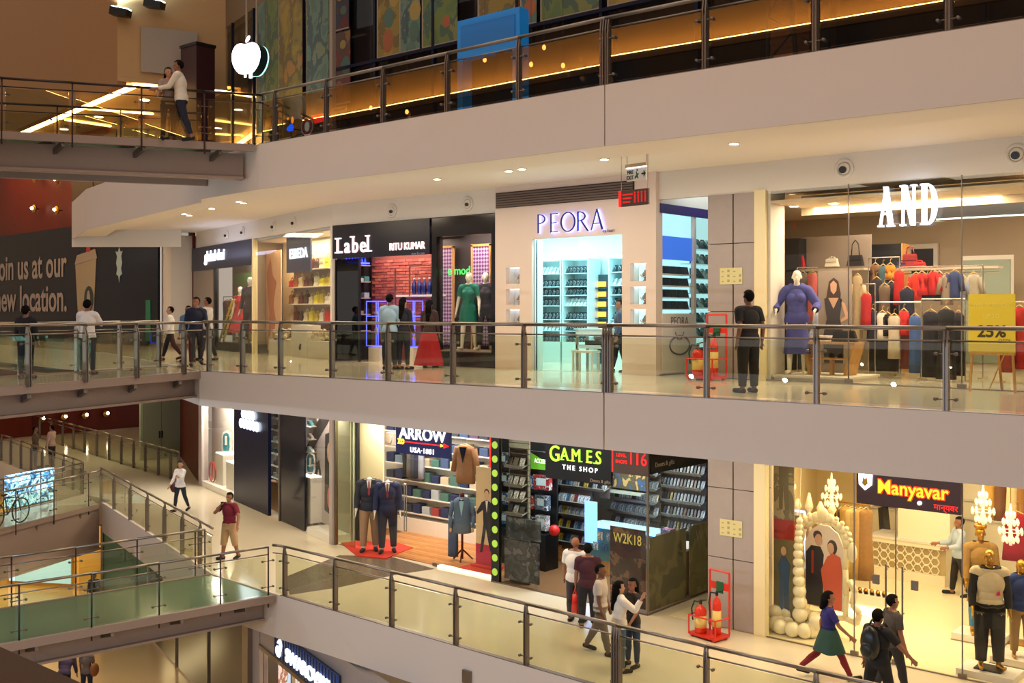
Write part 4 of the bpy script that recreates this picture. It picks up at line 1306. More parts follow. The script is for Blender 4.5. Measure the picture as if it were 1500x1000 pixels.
P('rail', MB().tube([(-.2, 0, 1.89), (1.75, 0, 1.89)], .014, 6), 'chrome', rk)
P('upright', MB().tube([(-.2, 0, 0), (-.2, 0, 1.89)], .014, 6), 'chrome', rk)
P('upright', MB().tube([(1.75, 0, 0), (1.75, 0, 1.89)], .014, 6), 'chrome', rk)
ST('wall_left', MB().wallseg((-27.4, 10.0), fp(12.95), 0, 4.3, .1), 'redwood')


# ================================================================ LOWER GALLERY
LZ = -5.0
# ---------------------------------------------------------------- sneaker shop in the bent row
M('sneakwhite', (232, 226, 214), .5)
sw = FT('shop_window', 'white-lit sneaker window at the left end of the lower gallery', 'shop window', 8.3, 0, LZ)
P('pane', B(-3.3, -.02, 0, .012, .2, 3.65), 'shopglass', sw)
P('sill', B(-3.4, 0, -.03, .9, 0, .2), 'sneakwhite', sw)
P('jamb', B(-3.75, -3.38, -.05, .2, 0, 3.7), 'stone', sw)
ST('wall_back', MB().wallseg(fp(13.5, .9), fp(8.0, .9), LZ, -1.35, .05), 'sneakwhite')
ST('ceiling', MB().prism([fp(8.2, .1), fp(13.5, .1), fp(13.5, .95), fp(8.2, .95)], -1.4, -1.35), 'sneakwhite')
area('window_light', (*fp(10.2, .45), -1.42), 3.2, .6, 210, NEUT, rot=(0, 0, FANG))


def sneaker(label, t, off, z_, group, sc=1.0, stand=True):
    """Sneaker shown upright on its heel."""
    o_ = FT('sneaker', label, 'shoe', t, off, z_, group)
    o_.rotation_euler.z += R(50)
    mb = MB()
    pr = [(-.10, .0), (-.13, .12), (-.115, .24), (-.13, .38), (-.09, .52), (.0, .56), (.09, .52), (.13, .38), (.115, .24), (.13, .12), (.10, .0)]
    mb.prism([(a * sc, b * sc + .02) for a, b in pr], -.03, .03, 'xz')
    P('sole', mb, 'white', o_)
    P('upper', MB().prism([(a * sc * .72, b * sc * .86 + .06) for a, b in pr], -.06, .0, 'xz'), M('teal', (40, 110, 120), .5), o_)
    P('lace', MB().prism([(-.03 * sc, .2 * sc), (.03 * sc, .2 * sc), (.03 * sc, .44 * sc), (-.03 * sc, .44 * sc)], -.075, -.058, 'xz'), 'white', o_)
    P('pin', MB().cyl((0, .0, -.0), (0, 0, .03), .01), 'chrome', o_)
    return o_


def plinth(label, t, off, z_, h, wd, group):
    o_ = FT('display_plinth', label, 'plinth', t, off, z_, group)
    P('body', B(-wd / 2, wd / 2, 0, wd * .7, 0, h - .04), 'sneakwhite', o_)
    P('top', B(-wd / 2, wd / 2, 0, wd * .7, h - .04, h), M('softglow', (255, 250, 240), emit=.9), o_)
    return o_


plinth('white square plinth with a teal sneaker, farther one in the left sneaker window', 10.59, .25, LZ + .2, 1.1, .85, 'sneaker plinths')
plinth('white square plinth with a teal sneaker, nearer one in the left sneaker window', 9.24, .2, LZ + .2, .95, .85, 'sneaker plinths')
sneaker('teal and white sneaker upright on the farther plinth of the left window', 10.52, .5, LZ + 1.32, 'upright sneakers', 1.35)
sneaker('teal and white sneaker upright on the nearer plinth of the left window', 9.13, .5, LZ + 1.17, 'upright sneakers', 1.35)
tag(P('hoop_ornament', MB().tube([(.36 * math.cos(k * math.pi / 10), 0, .36 + .36 * math.sin(k * math.pi / 10)) for k in range(21)], .025, 6).tube([(-.05, 0, .05), (.05, 0, .7)], .02, 5), 'red', loc=(*fp(11.21, .2), LZ + .2), rz=FANG), 'red hoop ornament on the floor of the left sneaker window', 'ornament')

M('pureglow0', (225, 238, 255), emit=4)
ns = FT('shop_sign', 'tall dark navy panel with two glowing bluish-white words', 'sign', 4.9, -.03, LZ)
P('panel', B(-3.25, 0, 0, .1, 0, 3.7), 'navy', ns)
for k in range(4):
    P('letter', MB().sph((-2.2 + k * .3, -.04, 3.0), .17, .04, .15, 10, 6), 'pureglow0', ns, True)
for k in range(6):
    P('letter', MB().sph((-2.4 + k * .3, -.04, 2.68 ), .17, .04, .16, 10, 6), 'pureglow0', ns, True)
dp_ = FT('dark_panel', 'dark glass panel beside the opening of the sneaker shop', 'panel', 1.96, -.02, LZ)
P('pane', B(-1.9, 0, 0, .04, .02, 3.7), M('gloss_navy', (16, 20, 34), .1, spec=.3), dp_)
P('post', B(-2.02, -1.92, -.03, .08, 0, 3.7), 'post', dp_)
for (ta, tb, off, lab) in ((5.16, 5.91, .35, 'narrow shelf tower of pale shoes left of the dark glass panel'), (2.42, 2.71, .3, 'narrow shelf tower of pale shoes right of the dark glass panel')):
    tw = FT('shoe_shelf', lab, 'shelf', ta, off, LZ)
    wd = tb - ta
    P('back', B(-wd, 0, .25, .28, 0, 3.6), 'panelgrey', tw)
    for k in range(7):
        P('shelf', B(-wd, 0, 0, .25, 1.05 + k * .38, 1.07 + k * .38), 'sneakwhite', tw)
    for k in range(6):
        wx, wy = fp(ta + wd * .5, off + .12)
        sh_ = T('shoe', 'pale running shoe, %s from the bottom of the %s' % (['first', 'second', 'third', 'fourth', 'fifth', 'sixth'][k], 'left tower' if off > .32 else 'right tower'), 'shoe', (wx, wy, LZ + 1.07 + k * .38), FANG, 'shoes on the narrow towers')
        P('sole', MB().prism([(-.16, 0), (.16, 0), (.17, .03), (-.16, .04)], -.05, .05, 'xz'), 'white', sh_)
        P('upper', MB().prism([(-.16, .03), (.16, .03), (.15, .07), (.04, .1), (-.06, .15), (-.15, .15)], -.045, .045, 'xz'), ['jpale', 'panelgrey', 'teal'][k % 3], sh_)
P('counter', B(-.5, .5, 0, .2, 0, .9), 'oak', FT('counter', 'wooden counter seen in the gap of the sneaker shop', 'counter', 5.76, .45, LZ))
mw = FT('shop_window', 'white-lit sneaker window with the running-figure mural', 'shop window', 1.71, 0, LZ)
P('pane', B(.02, 1.5899999999999999, 0, .012, .2, 3.6), 'shopglass', mw)
P('sill', B(.0, 1.6099999999999999, -.04, .6, 0, .2), 'sneakwhite', mw)
P('jamb', B(1.6099999999999999, 1.81, -.06, .1, 0, 3.7), 'stone', mw)
mu = FT('mural', 'black and white mural of a runner on the wall of the sneaker window', 'mural', 1.28, .55, LZ)
M('muralgrey', (196, 184, 178), .6, noise=.12, nscale=2)
P('board', B(-3.4, 1.2, 0, .04, .2, 3.6), 'muralgrey', mu)
M('muralblack', (40, 36, 38), .6, noise=.5, nscale=5)
P('printed_shape', MB().prism([(-2.7, 1.9), (-1.9, 2.3), (-.6, 3.55), (.2, 3.55), (-1.0, 2.6), (-2.1, 1.7)], -.01, -.004, 'xz'), 'muralblack', mu)
P('printed_figure', MB().prism([(-1.9, .75), (-1.8, .7), (-1.5, 1.05), (-1.25, 1.2), (-1.0, 1.1), (-.95, 1.25), (-1.15, 1.45), (-1.0, 1.75), (-.9, 1.5), (-.8, 1.6), (-.95, 2.0), (-1.2, 1.85), (-1.45, 1.4), (-1.7, 1.1)], -.012, -.006, 'xz'), 'muralblack', mu)
P('printed_portrait', MB().prism([(-.55, .6), (.0, .5), (.1, 1.6), (.05, 2.7), (-.1, 2.9), (-.5, 2.8)], -.012, -.006, 'xz'), 'muralblack', mu)
P('printed_face', MB().sph((-.2, -.02, 2.3), .14, .01, .28), 'print_skin', mu)
P('printed_shoe', MB().sph((-.2, -.02, 1.0), .12, .01, .3), M('pinkish', (206, 120, 110), .6), mu)
area('window_light', (*fp(1.6, .3), -1.45), 2.6, .3, 230, NEUT, rot=(0, 0, FANG))
plinth('tall white plinth with a sneaker in front of the mural', 2.4, .2, LZ + .2, 1.35, .7, 'sneaker plinths')
sneaker('teal and white sneaker upright on the plinth in front of the mural', 2.51, .4, LZ + 1.57, 'upright sneakers', 1.1)
ST('wall_back', MB().wallseg(fp(8.2, 1.1), fp(.0, .75), LZ, -1.2, .05), 'dark')
ST('wall_left', MB().wallseg((-31.6, 12.3), fp(11.95), LZ, -.95, .1), 'redwood')

# ---------------------------------------------------------------- shirt shop
M('gamewall0', (150, 150, 140), .6)
M('arrfloor_base', (120, 70, 34), .5)
fl = ST('floor', MB().prism([(-12.45, 5.0), (-6.7, 5.0), (-6.7, 8.9), (-15.3, 8.9), (-12.45, 5.75)], LZ - .002, LZ + .003), 'arrfloor_base')
PLK = [MB().box(0, 1.9, 0, .145, 0, .012).mesh('plank', wood('plank%d' % k, a, b, 3, .3)) for k, (a, b) in enumerate((((206, 140, 74), (180, 112, 54)), ((196, 126, 64), (164, 100, 48)), ((214, 152, 86), (190, 124, 62))))]
for r_ in range(24):
    for k in range(3):
        link('plank', PLK[(r_ * 2 + k) % 3], fl, (-12.4 + k * 1.88 + (r_ % 3) * .05, 5.02 + r_ * .15, LZ + .003))
ST('wall_back', B(-15.4, -6.7, 8.9, 8.95, LZ, -1.2), 'sneakwhite')
ST('wall_left', MB().wallseg((-12.45, 5.6), (-15.4, 8.9), LZ, -1.2, .05), 'sneakwhite')
area('window_light', (-11.2, 5.35, -1.5), 1.4, .4, 45, NEUT)  # added lamp to brighten the cream wall behind the suits
ST('wall_right', MB().wallseg((-6.6, 5.0), (-8.75, 7.6), LZ, -1.2, .04), 'gamewall0')
ST('ceiling', B(-15.4, -6.6, 5.05, 9, -1.45, -1.4), 'white')
area('shop_ceiling_light', (-9.6, 6.5, -1.5), 4.5, 2.0, 150, NEUT)
area('shop_ceiling_light', (-12.4, 7.6, -1.5), 2.4, 1.6, 60, NEUT)
ST('wall_left', B(-13.47, -11.46, 5.75, 5.8, LZ, -1.4), 'cream')
gp = T('shop_window', 'glass front of the shirt shop with a long door handle', 'shop window', (-11.75, 4.95, LZ))
P('pane', B(-.7, 2.0, 0, .012, .02, 3.6), 'shopglass', gp)
P('side_pane', B(-.72, .05, .02, .03, .02, 3.6), GL('greenglass', (226, 232, 214), 1, 1.5), gp)
P('pane', B(3.1, 5.12, 0, .012, .02, 3.6), 'shopglass', gp)
P('pane', B(2.02, 3.08, 0, .012, .02, 2.6), 'shopglass', gp)
P('door_handle', MB().tube([(2.1, -.06, .75), (2.1, -.06, 1.95), (2.02, -.06, 1.95), (2.02, -.06, .75), (2.1, -.06, .75)], .014, 6), 'chrome', gp)
P('patch_fitting', B(3.0, 3.16, -.03, .03, .0, .08), 'post', gp)
P('sill_light', B(3.2, 5.1, -.06, .1, 0, .05), M('sillglow', (255, 240, 200), emit=1.2), gp)
P('corner_post', B(-.75, -.7, -.04, .06, 0, 3.6), 'steel', gp)
ar = T('shop_sign', 'blue sign with a white word and a red arrow', 'sign', (-10.05, 4.9, -2.23))
P('board', B(0, 1.93, 0, .06, -.05, .68), M('arrowblue', (24, 34, 92), .35), ar)
M('signwhite', (255, 255, 255), emit=.9)
text('letter', 'ARROW', .42, (.97, -.01, .34), 'signwhite', ar, extrude=.02, offset=.003, sx=1.05)
text('letter', 'USA·1881', .19, (.97, -.01, .01), 'signwhite', ar, extrude=.01, offset=.0, spacing=1.15)
M('redglow', (255, 30, 30), emit=.9)
M('yelglow', (255, 200, 60), emit=1.6)
P('arrow_shaft', B(.1, 1.85, -.02, 0, .245, .27), 'redglow', ar)
P('arrow_head', MB().prism([(1.72, .2), (1.9, .257), (1.72, .315)], -.02, 0, 'xz'), 'redglow', ar)
for k in range(3):
    P('arrow_feather', MB().prism([(.08 + k * .08, .19), (.13 + k * .08, .257), (.08 + k * .08, .325), (.12 + k * .08, .325), (.17 + k * .08, .257), (.12 + k * .08, .19)], -.024, 0, 'xz'), 'yelglow', ar)
P('arrow_feather', MB().prism([(1.62, .22), (1.72, .257), (1.62, .295)], -.03, 0, 'xz'), 'yelglow', ar)

# folded shirts on wall shelves
sc_ = [(34, 44, 84), (60, 80, 120), (110, 130, 150), (170, 180, 186), (190, 176, 150), (84, 60, 90), (150, 60, 60), (70, 110, 100), (50, 54, 66), (206, 200, 190)]
sn = ['navy', 'denim blue', 'grey blue', 'pale grey', 'beige', 'plum', 'dusty red', 'green grey', 'charcoal', 'off-white']
SHM = []
for k, c in enumerate(sc_):
    M('shirt%d' % k, c, .8, noise=.15, nscale=30)
    SHM.append(MB().add([(-.15, -.14, 0), (.15, -.14, 0), (.15, .14, 0), (-.15, .14, 0), (-.145, -.13, .052), (.145, -.13, .052), (.145, .13, .045), (-.145, .13, .045)], [(3, 2, 1, 0), (4, 5, 6, 7), (0, 1, 5, 4), (1, 2, 6, 5), (2, 3, 7, 6), (3, 0, 4, 7)]).mesh('folded_shirt', 'shirt%d' % k))
ABY = 7.4
ua, ub = -13.19, -8.78
wsr = T('shirt_shelves', 'wide white wall shelves stacked with folded shirts', 'shelf', (ua, ABY, LZ))
W_ = ub - ua
P('back_panel', B(0, W_, .4, .44, .3, 3.5), 'sneakwhite', wsr)
P('base', B(0, W_, .0, .4, 0, .42), 'sneakwhite', wsr)
pile = 0
NW = ['first', 'second', 'third', 'fourth', 'fifth', 'sixth', 'seventh', 'eighth', 'ninth', 'tenth', 'eleventh', 'twelfth']
for r_ in range(6):
    zz = .55 + r_ * .46
    P('shelf', B(0, W_, 0, .4, zz, zz + .03), 'white', wsr)
    for k in range(12):
        xx = .2 + k * (W_ - .35) / 11
        if 2 <= k <= 3 and r_ >= 2:
            continue
        ci = (k * 3 + r_ * 7 + k // 3) % 10 if k > 2 else [0, 1, 8, 0, 2][(r_ + k) % 5]
        for j in range(4 if (k + r_) % 3 else 5):
            tag(link('folded_shirt', SHM[ci], None, (ua + xx, ABY + .17, LZ + zz + .031 + j * .055)), '%s folded shirt, %s from bottom, %s pile from left on the %s shirt shelf' % (sn[ci], NW[j], NW[k], ['lowest', 'second', 'third', 'fourth', 'fifth', 'top'][r_]), 'folded shirt', 'folded shirts row %d pile %d' % (r_, k))
for k in range(5):
    garment('hanging_trousers', '%s trousers hanging between the shirt shelves, %s from the left' % (['black', 'grey', 'slate', 'dark blue', 'light denim'][k], NW[k]), (ua + .95 + k * .16, ABY - .05, LZ + 2.75), .2, 1.15, [(26, 26, 30), (96, 92, 92), (60, 66, 80), (40, 46, 70), (150, 156, 170)][k], rz=R(10), group='trousers among the shirts', flare=1.0, seed=80 + k, cat='trousers')
tag(P('trouser_rail', MB().tube([(0, 0, 0), (.95, 0, 0)], .014, 6).bar((.02, .0, 0), (.02, .45, 0), .02, .02).bar((.93, 0, 0), (.93, .45, 0), .02, .02), 'chrome', loc=(ua + .85, ABY - .05, LZ + 2.88)), 'chrome rail holding the trousers between the shirt shelves', 'clothes rail')
tag(P('wall_speaker', MB().box(-.17, .17, 0, .12, -.17, .17).cyl((0, -.03, 0), (0, 0, 0), .12, n=12), 'panelgrey', loc=(-11.48, 6.0, -2.14)), 'small grey wall speaker left of the arrow sign', 'speaker')
rw = T('fitting_panel', 'bright red end panel of the shirt shelves', 'panel', (-8.58, 7.0, LZ))
P('panel', B(-.12, .12, 0, .3, .0, 3.5), 'red', rw)
P('edge', B(-.13, .13, -.02, 0, .0, .1), 'white', rw)

M('granite', (112, 98, 84), .2, noise=.2, nscale=25)
ST('floor', MB().prism([(-11.42, 4.18), (-10.3, 4.94), (-8.48, 4.73), (-8.78, 3.66), (-8.9, 2.03), (-9.23, 0.88), (-10.6, 1.75)], LZ + .0005, LZ + .003), 'granite')
# red carpet mats, easel poster
tag(P('carpet_mat', MB().prism([(-12.47, 5.14), (-10.95, 4.38), (-10.16, 4.65), (-10.55, 6.0), (-12.08, 6.3)], LZ + .004, LZ + .03), M('matred', (196, 52, 32), .9, noise=.1, nscale=40)), 'red mat under the two headless suits', 'mat')
tag(P('carpet_mat', MB().prism([(-8.0, 5.02), (-6.78, 5.02), (-7.5, 5.85), (-8.0, 5.85)], LZ + .016, LZ + .06), 'matred'), 'red mat below the cut-out poster of a man in a suit', 'mat')
pz = T('standee', 'tall poster board of a man in a dark suit with open arms', 'poster', (-7.45, 5.5, LZ + .06))
M('standbeige', (206, 178, 140), .6)
P('board', B(-.36, .38, 0, .04, .05, 2.45), 'standbeige', pz)
P('base_print', B(-.36, .38, -.005, 0, .05, .55), M('magenta', (180, 30, 70), .6), pz)
P('base', B(-.4, .42, -.15, .2, 0, .05), 'matred', pz)
M('suitprint', (34, 30, 44), .6)
P('printed_suit', MB().prism([(-.22, .35), (-.14, .35), (-.02, .95), (.12, .4), (.2, .4), (.14, 1.05), (.14, 1.35), (.3, 1.2), (.34, 1.25), (.14, 1.6), (.0, 1.66), (-.16, 1.58), (-.34, 1.32), (-.3, 1.27), (-.12, 1.4), (-.1, 1.05)], -.012, -.006, 'xz'), 'suitprint', pz)
P('printed_head', MB().sph((.0, -.005, 1.78), .075, .008, .11), 'print_skin', pz)
P('printed_hair', MB().sph((.0, -.001, 1.84), .085, .006, .09), 'print_hair', pz)
P('printed_shirt', MB().prism([(-.03, 1.64), (.05, 1.64), (.01, 1.35)], -.016, -.01, 'xz'), 'white', pz)

# hanging brown blazer
bz = garment('hanging_blazer', 'brown blazer hanging in the upper right of the shirt shop window', (-8.53, 5.9, -2.08), .66, .95, (150, 104, 66), sleeve=.62, dp=.2, flare=1.05, seed=5, cat='blazer')
P('lapel', MB().prism([(-.12, -.02), (.12, -.02), (.0, -.42)], -.12, -.09, 'xz'), 'navy', bz)
P('wire', MB().tube([(0, 0, .12), (0, 0, 0.6300000000000001)], .006, 5), 'chrome', bz)

# ---------------------------------------------------------------- game shop
gx0, gx1, GYF = -6.55, -2.22, 4.70
M('gamefloor', (132, 96, 62), .35, noise=.1)
ST('floor', MB().prism([(-6.55, 4.75), (-2.25, 4.75), (-2.25, 8.9), (-9.6, 8.9), (-8.75, 7.6)], LZ - .002, LZ + .006), 'gamefloor')
M('gamewall', (110, 116, 108), .6)
ST('wall_back', B(-9.6, -2.25, 8.9, 8.96, LZ, -1.2), 'gamewall')
ST('wall_right', B(-2.26, -2.2, 7.9, 9, LZ, -1.2), 'gamewall')
ST('ceiling', B(-9.6, -2.2, 4.8, 9, -1.3, -1.25), 'gamewall')
area('shop_ceiling_light', (-4.6, 6.4, -1.35), 3.2, 2.2, 150, (.86, .95, 1))
area('shop_ceiling_light', (-7.4, 7.6, -1.35), 2, 1.4, 60, (.86, .95, 1))
gf = T('shop_window', 'glass front and side of the corner game shop', 'shop window', (gx0, GYF, LZ))
P('pane', B(.25, 1.35, 0, .012, .03, 3.6), 'shopglass', gf)
P('pane', B(3.1, 4.33, 0, .012, .03, 3.6), 'shopglass', gf)
P('pane', B(4.318, 4.33, .02, 1.6, .03, 3.6), 'shopglass', gf)
P('pane', B(4.318, 4.33, 1.62, 3.3, .03, 3.6), 'shopglass', gf)
P('corner_strip', B(4.30, 4.345, -.02, .025, 0, 3.6), 'steel', gf)
P('floor_channel', B(0, 4.33, -.02, .03, 0, .03), 'post', gf)
P('floor_channel', B(4.3, 4.345, .03, 3.3, 0, .03), 'post', gf)
# green-dot pillar
gpil = T('dotted_pillar', 'black pillar strip with a column of green discs', 'pillar', (-6.56, 4.72, LZ))
P('strip', B(-.03, .22, -.03, .06, 0, 3.7), 'black', gpil)
M('dotgreen', (150, 190, 70), .4, emit=.35)
for k in range(11):
    P('disc', MB().cyl((.095, -.045, .25 + k * .33), (.095, -.03, .25 + k * .33), .085, n=14), 'dotgreen', gpil)
swl = T('slat_wall', 'grey slatted display wall beside the green-dot pillar', 'wall panel', (-6.3, 5.0, LZ))
P('backing', B(0, .62, .02, .05, 0, 3.4), 'louvre', swl)
M('slatgrey', (160, 166, 150), .5)
SL = MB().box(0, .62, 0, .02, 0, .105).mesh('slat', 'slatgrey')
for k in range(27):
    link('slat', SL, swl, (0, 0, .06 + k * .124))
# boards over the door
gs_ = T('shop_sign', 'black board with green letters over the game shop door', 'sign', (-4.88, 4.62, -2.24))
P('board', B(-.02, 1.78, 0, .06, -.14, .78), 'black', gs_)
M('gamesglow', (170, 250, 60), emit=.85)
for k, (ch, ox) in enumerate((('G', .1), ('A', .42), ('M', .72), ('E', 1.12), ('S', 1.38))):
    text('letter', ch, .4 if k else .5, (ox, -.01, .3 if k else .26), 'gamesglow', gs_, extrude=.02, align='LEFT', sx=.85)
    if ch in 'AME':
        P('serif', B(ox, ox + .09, -.02, 0, .3, .32), 'gamesglow', gs_)
        P('serif', B(ox + .2, ox + .3, -.02, 0, .3, .32), 'gamesglow', gs_)
text('letter', 'THE SHOP', .15, (.95, -.01, .1), 'signwhite', gs_, extrude=.008, spacing=1.5)
text('lettering', 'Doors & gifts', .1, (1.5, -.01, -.1), 'panelgrey', gs_, extrude=.003)
ac = T('shop_sign', 'green and black accessories sign at the top left of the game shop', 'sign', (-6.23, 5.2, -2.33))
P('board', B(0, 1.15, 0, .05, -.1, .42), 'black', ac)
P('screen', B(.02, .34, -.03, 0, .0, .42), 'dotgreen', ac)
P('screen_picture', B(.1, .24, -.04, -.03, .1, .3), M('brownish', (120, 60, 40), .5), ac)
P('swoosh', MB().prism([(.38, .0), (1.1, .02), (1.1, .12), (.38, .4)], -.01, 0, 'xz'), M('limegreen', (90, 160, 40), .4, emit=.5), ac)
text('lettering', 'ACCESSORIES', .14, (.85, -.015, .16), 'signwhite', ac, extrude=.003, sx=.7)
rd = T('shop_sign', 'brown board with red lettering at the right of the game shop', 'sign', (-3.08, 4.62, -2.07))
P('board', B(0, .92, 0, .05, -.02, .72), M('boardbrown', (70, 52, 48), .5), rd)
for k, ch in enumerate('116'):
    text('digit', ch, .36, (.5 + k * .16, -.01, .2), 'redglow', rd, extrude=.008, sx=.9)
text('lettering', 'LEVEL', .1, (.25, -.01, .34), 'redglow', rd, extrude=.004)
text('lettering', 'SHOPS', .1, (.25, -.01, .2), 'redglow', rd, extrude=.004)
P('strip', B(.0, .03, -.01, 0, 0, .7), 'redglow', rd)
sb = T('shop_sign', 'black fascia band along the side of the game shop', 'sign', (gx1 + .01, GYF, LZ))
P('board', B(0, .05, 0, 3.3, 2.95, 3.6), 'black', sb)
text('lettering', 'Doors & gifts', .14, (.06, .55, 3.08), 'panelgrey', sb, rz=R(90), extrude=.003)
# dark film posters on the lower glass
for i, (cols, x0_, x1_, z1_, lab) in enumerate((
        (((38, 38, 42), (54, 54, 60), (28, 28, 30), (84, 84, 90)), .28, 1.3, 1.05, 'dark armoured-figure poster on the low front of the game shop'),
        (((24, 26, 30), (46, 50, 54), (90, 92, 92)), .28, 1.3, 1.55, 'black cupboard front above the armoured-figure poster'))):
    o_ = T('window_poster', lab, 'poster', (gx0, GYF + .1 + .05 * i, LZ))
    P('sheet', B(x0_, x1_, 0, .05, .12 if i == 0 else 1.08, z1_), art('art_g%d' % i, cols, 3.5, dist=.4), o_)
o_ = T('window_poster', 'fighters poster with white lettering at the corner of the game shop', 'poster', (gx0, GYF + .02, LZ))
P('sheet', B(3.35, 4.25, 0, .02, .1, 1.75), art('art_wwe', ((40, 22, 26), (64, 28, 30), (52, 42, 40), (110, 80, 64), (28, 22, 30)), 2.6, dist=.3), o_)
text('lettering', 'W2K18', .3, (3.8, -.005, 1.42), 'signpale', o_, extrude=.002, sx=.75)
for (y0_, y1_, lab, k) in ((.1, 1.55, 'dark film poster with painted reflection haze on the side glass of the game shop, near the corner', 0), (1.68, 3.2, 'dark film poster with painted reflection haze and white lettering on the side glass, near the column', 1)):
    o_ = T('window_poster', lab, 'poster', (gx1, GYF, LZ))
    P('sheet', B(-.03, -.02, y0_, y1_, .05, 1.6), art('art_s%d' % k, ((104, 94, 62), (92, 84, 58), (116, 104, 68), (82, 76, 56)), 1.2, dist=.2), o_)  # olive tone has the glass reflection mixed into the print colour
    if k:
        text('lettering', 'W 18', .3, (-.015, 2.3, 1.25), 'panelgrey', o_, rz=R(90), extrude=.002)

# racks of game cases
CS = []
for k, c in enumerate(((190, 200, 206), (150, 160, 170), (60, 70, 90), (200, 190, 170), (120, 60, 60), (210, 180, 60), (70, 110, 150), (34, 36, 44))):
    key = 'case%d' % k
    art(key, (c, tuple(int(v * .55) for v in c), tuple(min(255, int(v * 1.2)) for v in c)), 9, .3)
    CS.append(MB().box(-.068, .068, -.01, .01, 0, .19).mesh('game_case', key))
cased = [0]
CN = ['silver', 'grey', 'slate blue', 'cream', 'maroon', 'yellow', 'blue', 'black']


def game_rack(label, p, rz, wd, zs, n, depth=.22, backmat='louvre', seed=0):
    t = T('game_rack', label, 'shelf', p, rz)
    P('back', B(0, wd, .02, .06, zs[0] - .2, zs[-1] + .42), backmat, t)
    rnd = random.Random(seed)
    for i, zz in enumerate(zs):
        P('shelf', MB().prism([(-depth, zz), (.02, zz + .05), (.02, zz + .07), (-depth, zz + .02)], 0, wd, 'yz'), 'slatgrey', t)
        P('lip', B(0, wd, -depth - .012, -depth, zz - .01, zz + .05), 'steel', t)
        for k in range(n):
            if cased[0] >= 298:
                return t
            cased[0] += 1
            lx = wd * (k + .5) / n
            c_, s_ = math.cos(rz), math.sin(rz)
            ly = -depth * .55
            ci = rnd.choice((0, 0, 1, 1, 2, 3, 4, 5, 6, 7)) if seed else rnd.choice((0, 0, 0, 1, 1, 3, 7))
            o_ = link('game_case', CS[ci], None, (p[0] + lx * c_ - ly * s_, p[1] + lx * s_ + ly * c_, p[2] + zz + .045), rz)
            o_.rotation_euler.x = R(-24)
            tag(o_, '%s game case, %s from left on row %s of the %s' % (CN[ci], NWD[k], ['one', 'two', 'three', 'four', 'five', 'six', 'seven', 'eight'][i], label.replace(' of the game shop', '')), 'game case', '%s cases, %s, row %d' % (CN[ci], label[:26], i))
    return t


NAR = (-6.31, -6.0)
game_rack('slatted-wall rack of the game shop', (-6.28, 4.98, LZ), 0, .55, [1.62, 1.95, 2.28, 2.72], 3, .18)
game_rack('broad centre rack of the game shop', (-6.81, 7.6, LZ), R(2), 1.5, [1.9, 2.2, 2.5, 2.82, 3.12], 11, seed=3)
game_rack('left wall rack of the game shop', (-7.5, 7.0, LZ), 0, .9, [1.1, 1.5], 6, seed=8)
game_rack('rear right rack of the game shop', (-5.64, 8.3, LZ), 0, 1.41, [.95, 1.3, 1.62, 1.95, 2.28, 2.62, 2.95], 11)
game_rack('corner rack of the game shop', (-4.3, 8.5, LZ), 0, 1.24, [1.0, 1.35, 1.7, 2.05, 2.4, 2.75, 3.05], 13, seed=5)
game_rack('low centre rack of the game shop', (-6.69, 7.5, LZ), 0, 0.95, [.5, .85, 1.2, 1.52], 8, seed=12)
fl_ = T('poster_rack', 'slanted rack with a landscape poster beside the centre rack', 'shelf', (-5.89, 7.9, LZ))
P('poster', B(0, 1.5, 0, .04, 1.95, 2.6), art('art_land', ((190, 160, 100), (90, 80, 60), (60, 90, 130), (210, 190, 140)), 2.0), fl_)
P('ledge', B(0, 1.5, -.2, .02, 1.85, 1.9), 'slatgrey', fl_)
# lit counter
gc = T('sales_counter', 'glass sales counter with a light-blue glowing edge in the game shop', 'counter', (-5.38, 6.9, LZ))
M('counterblue', (80, 150, 180), .2)
P('case', B(0, 1.9, 0, .6, .35, 1.15), M('counterteal', (70, 120, 130), .15), gc)
P('top', B(-.03, 1.95, -.04, .63, 1.15, 1.19), 'jglass', gc)
P('edge_light', B(-.03, 1.95, -.05, -.035, 1.14, 1.2), M('skyglow', (110, 180, 255), emit=2.5), gc)
P('end_screen', B(-.06, .3, -.08, -.05, .75, 1.75), M('skyscreen', (110, 160, 240), emit=1.3), gc)
P('base', B(0, 1.9, .05, .6, 0, .35), 'oak', gc)
P('badge', MB().cyl((1.6, -.06, .8), (1.6, -.03, .8), .2, n=16), 'boardbrown', gc)
for k in range(8):
    tag(link('game_case', CS[(k * 3) % 8], None, (-5.38 + .3 + k * .13, 6.78, LZ + .62 + (k % 2) * .25)), '%s game case leaning in the front of the lit counter, %s from the left' % (CN[(k * 3) % 8], NW[k]), 'game case', 'cases on the lit counter')
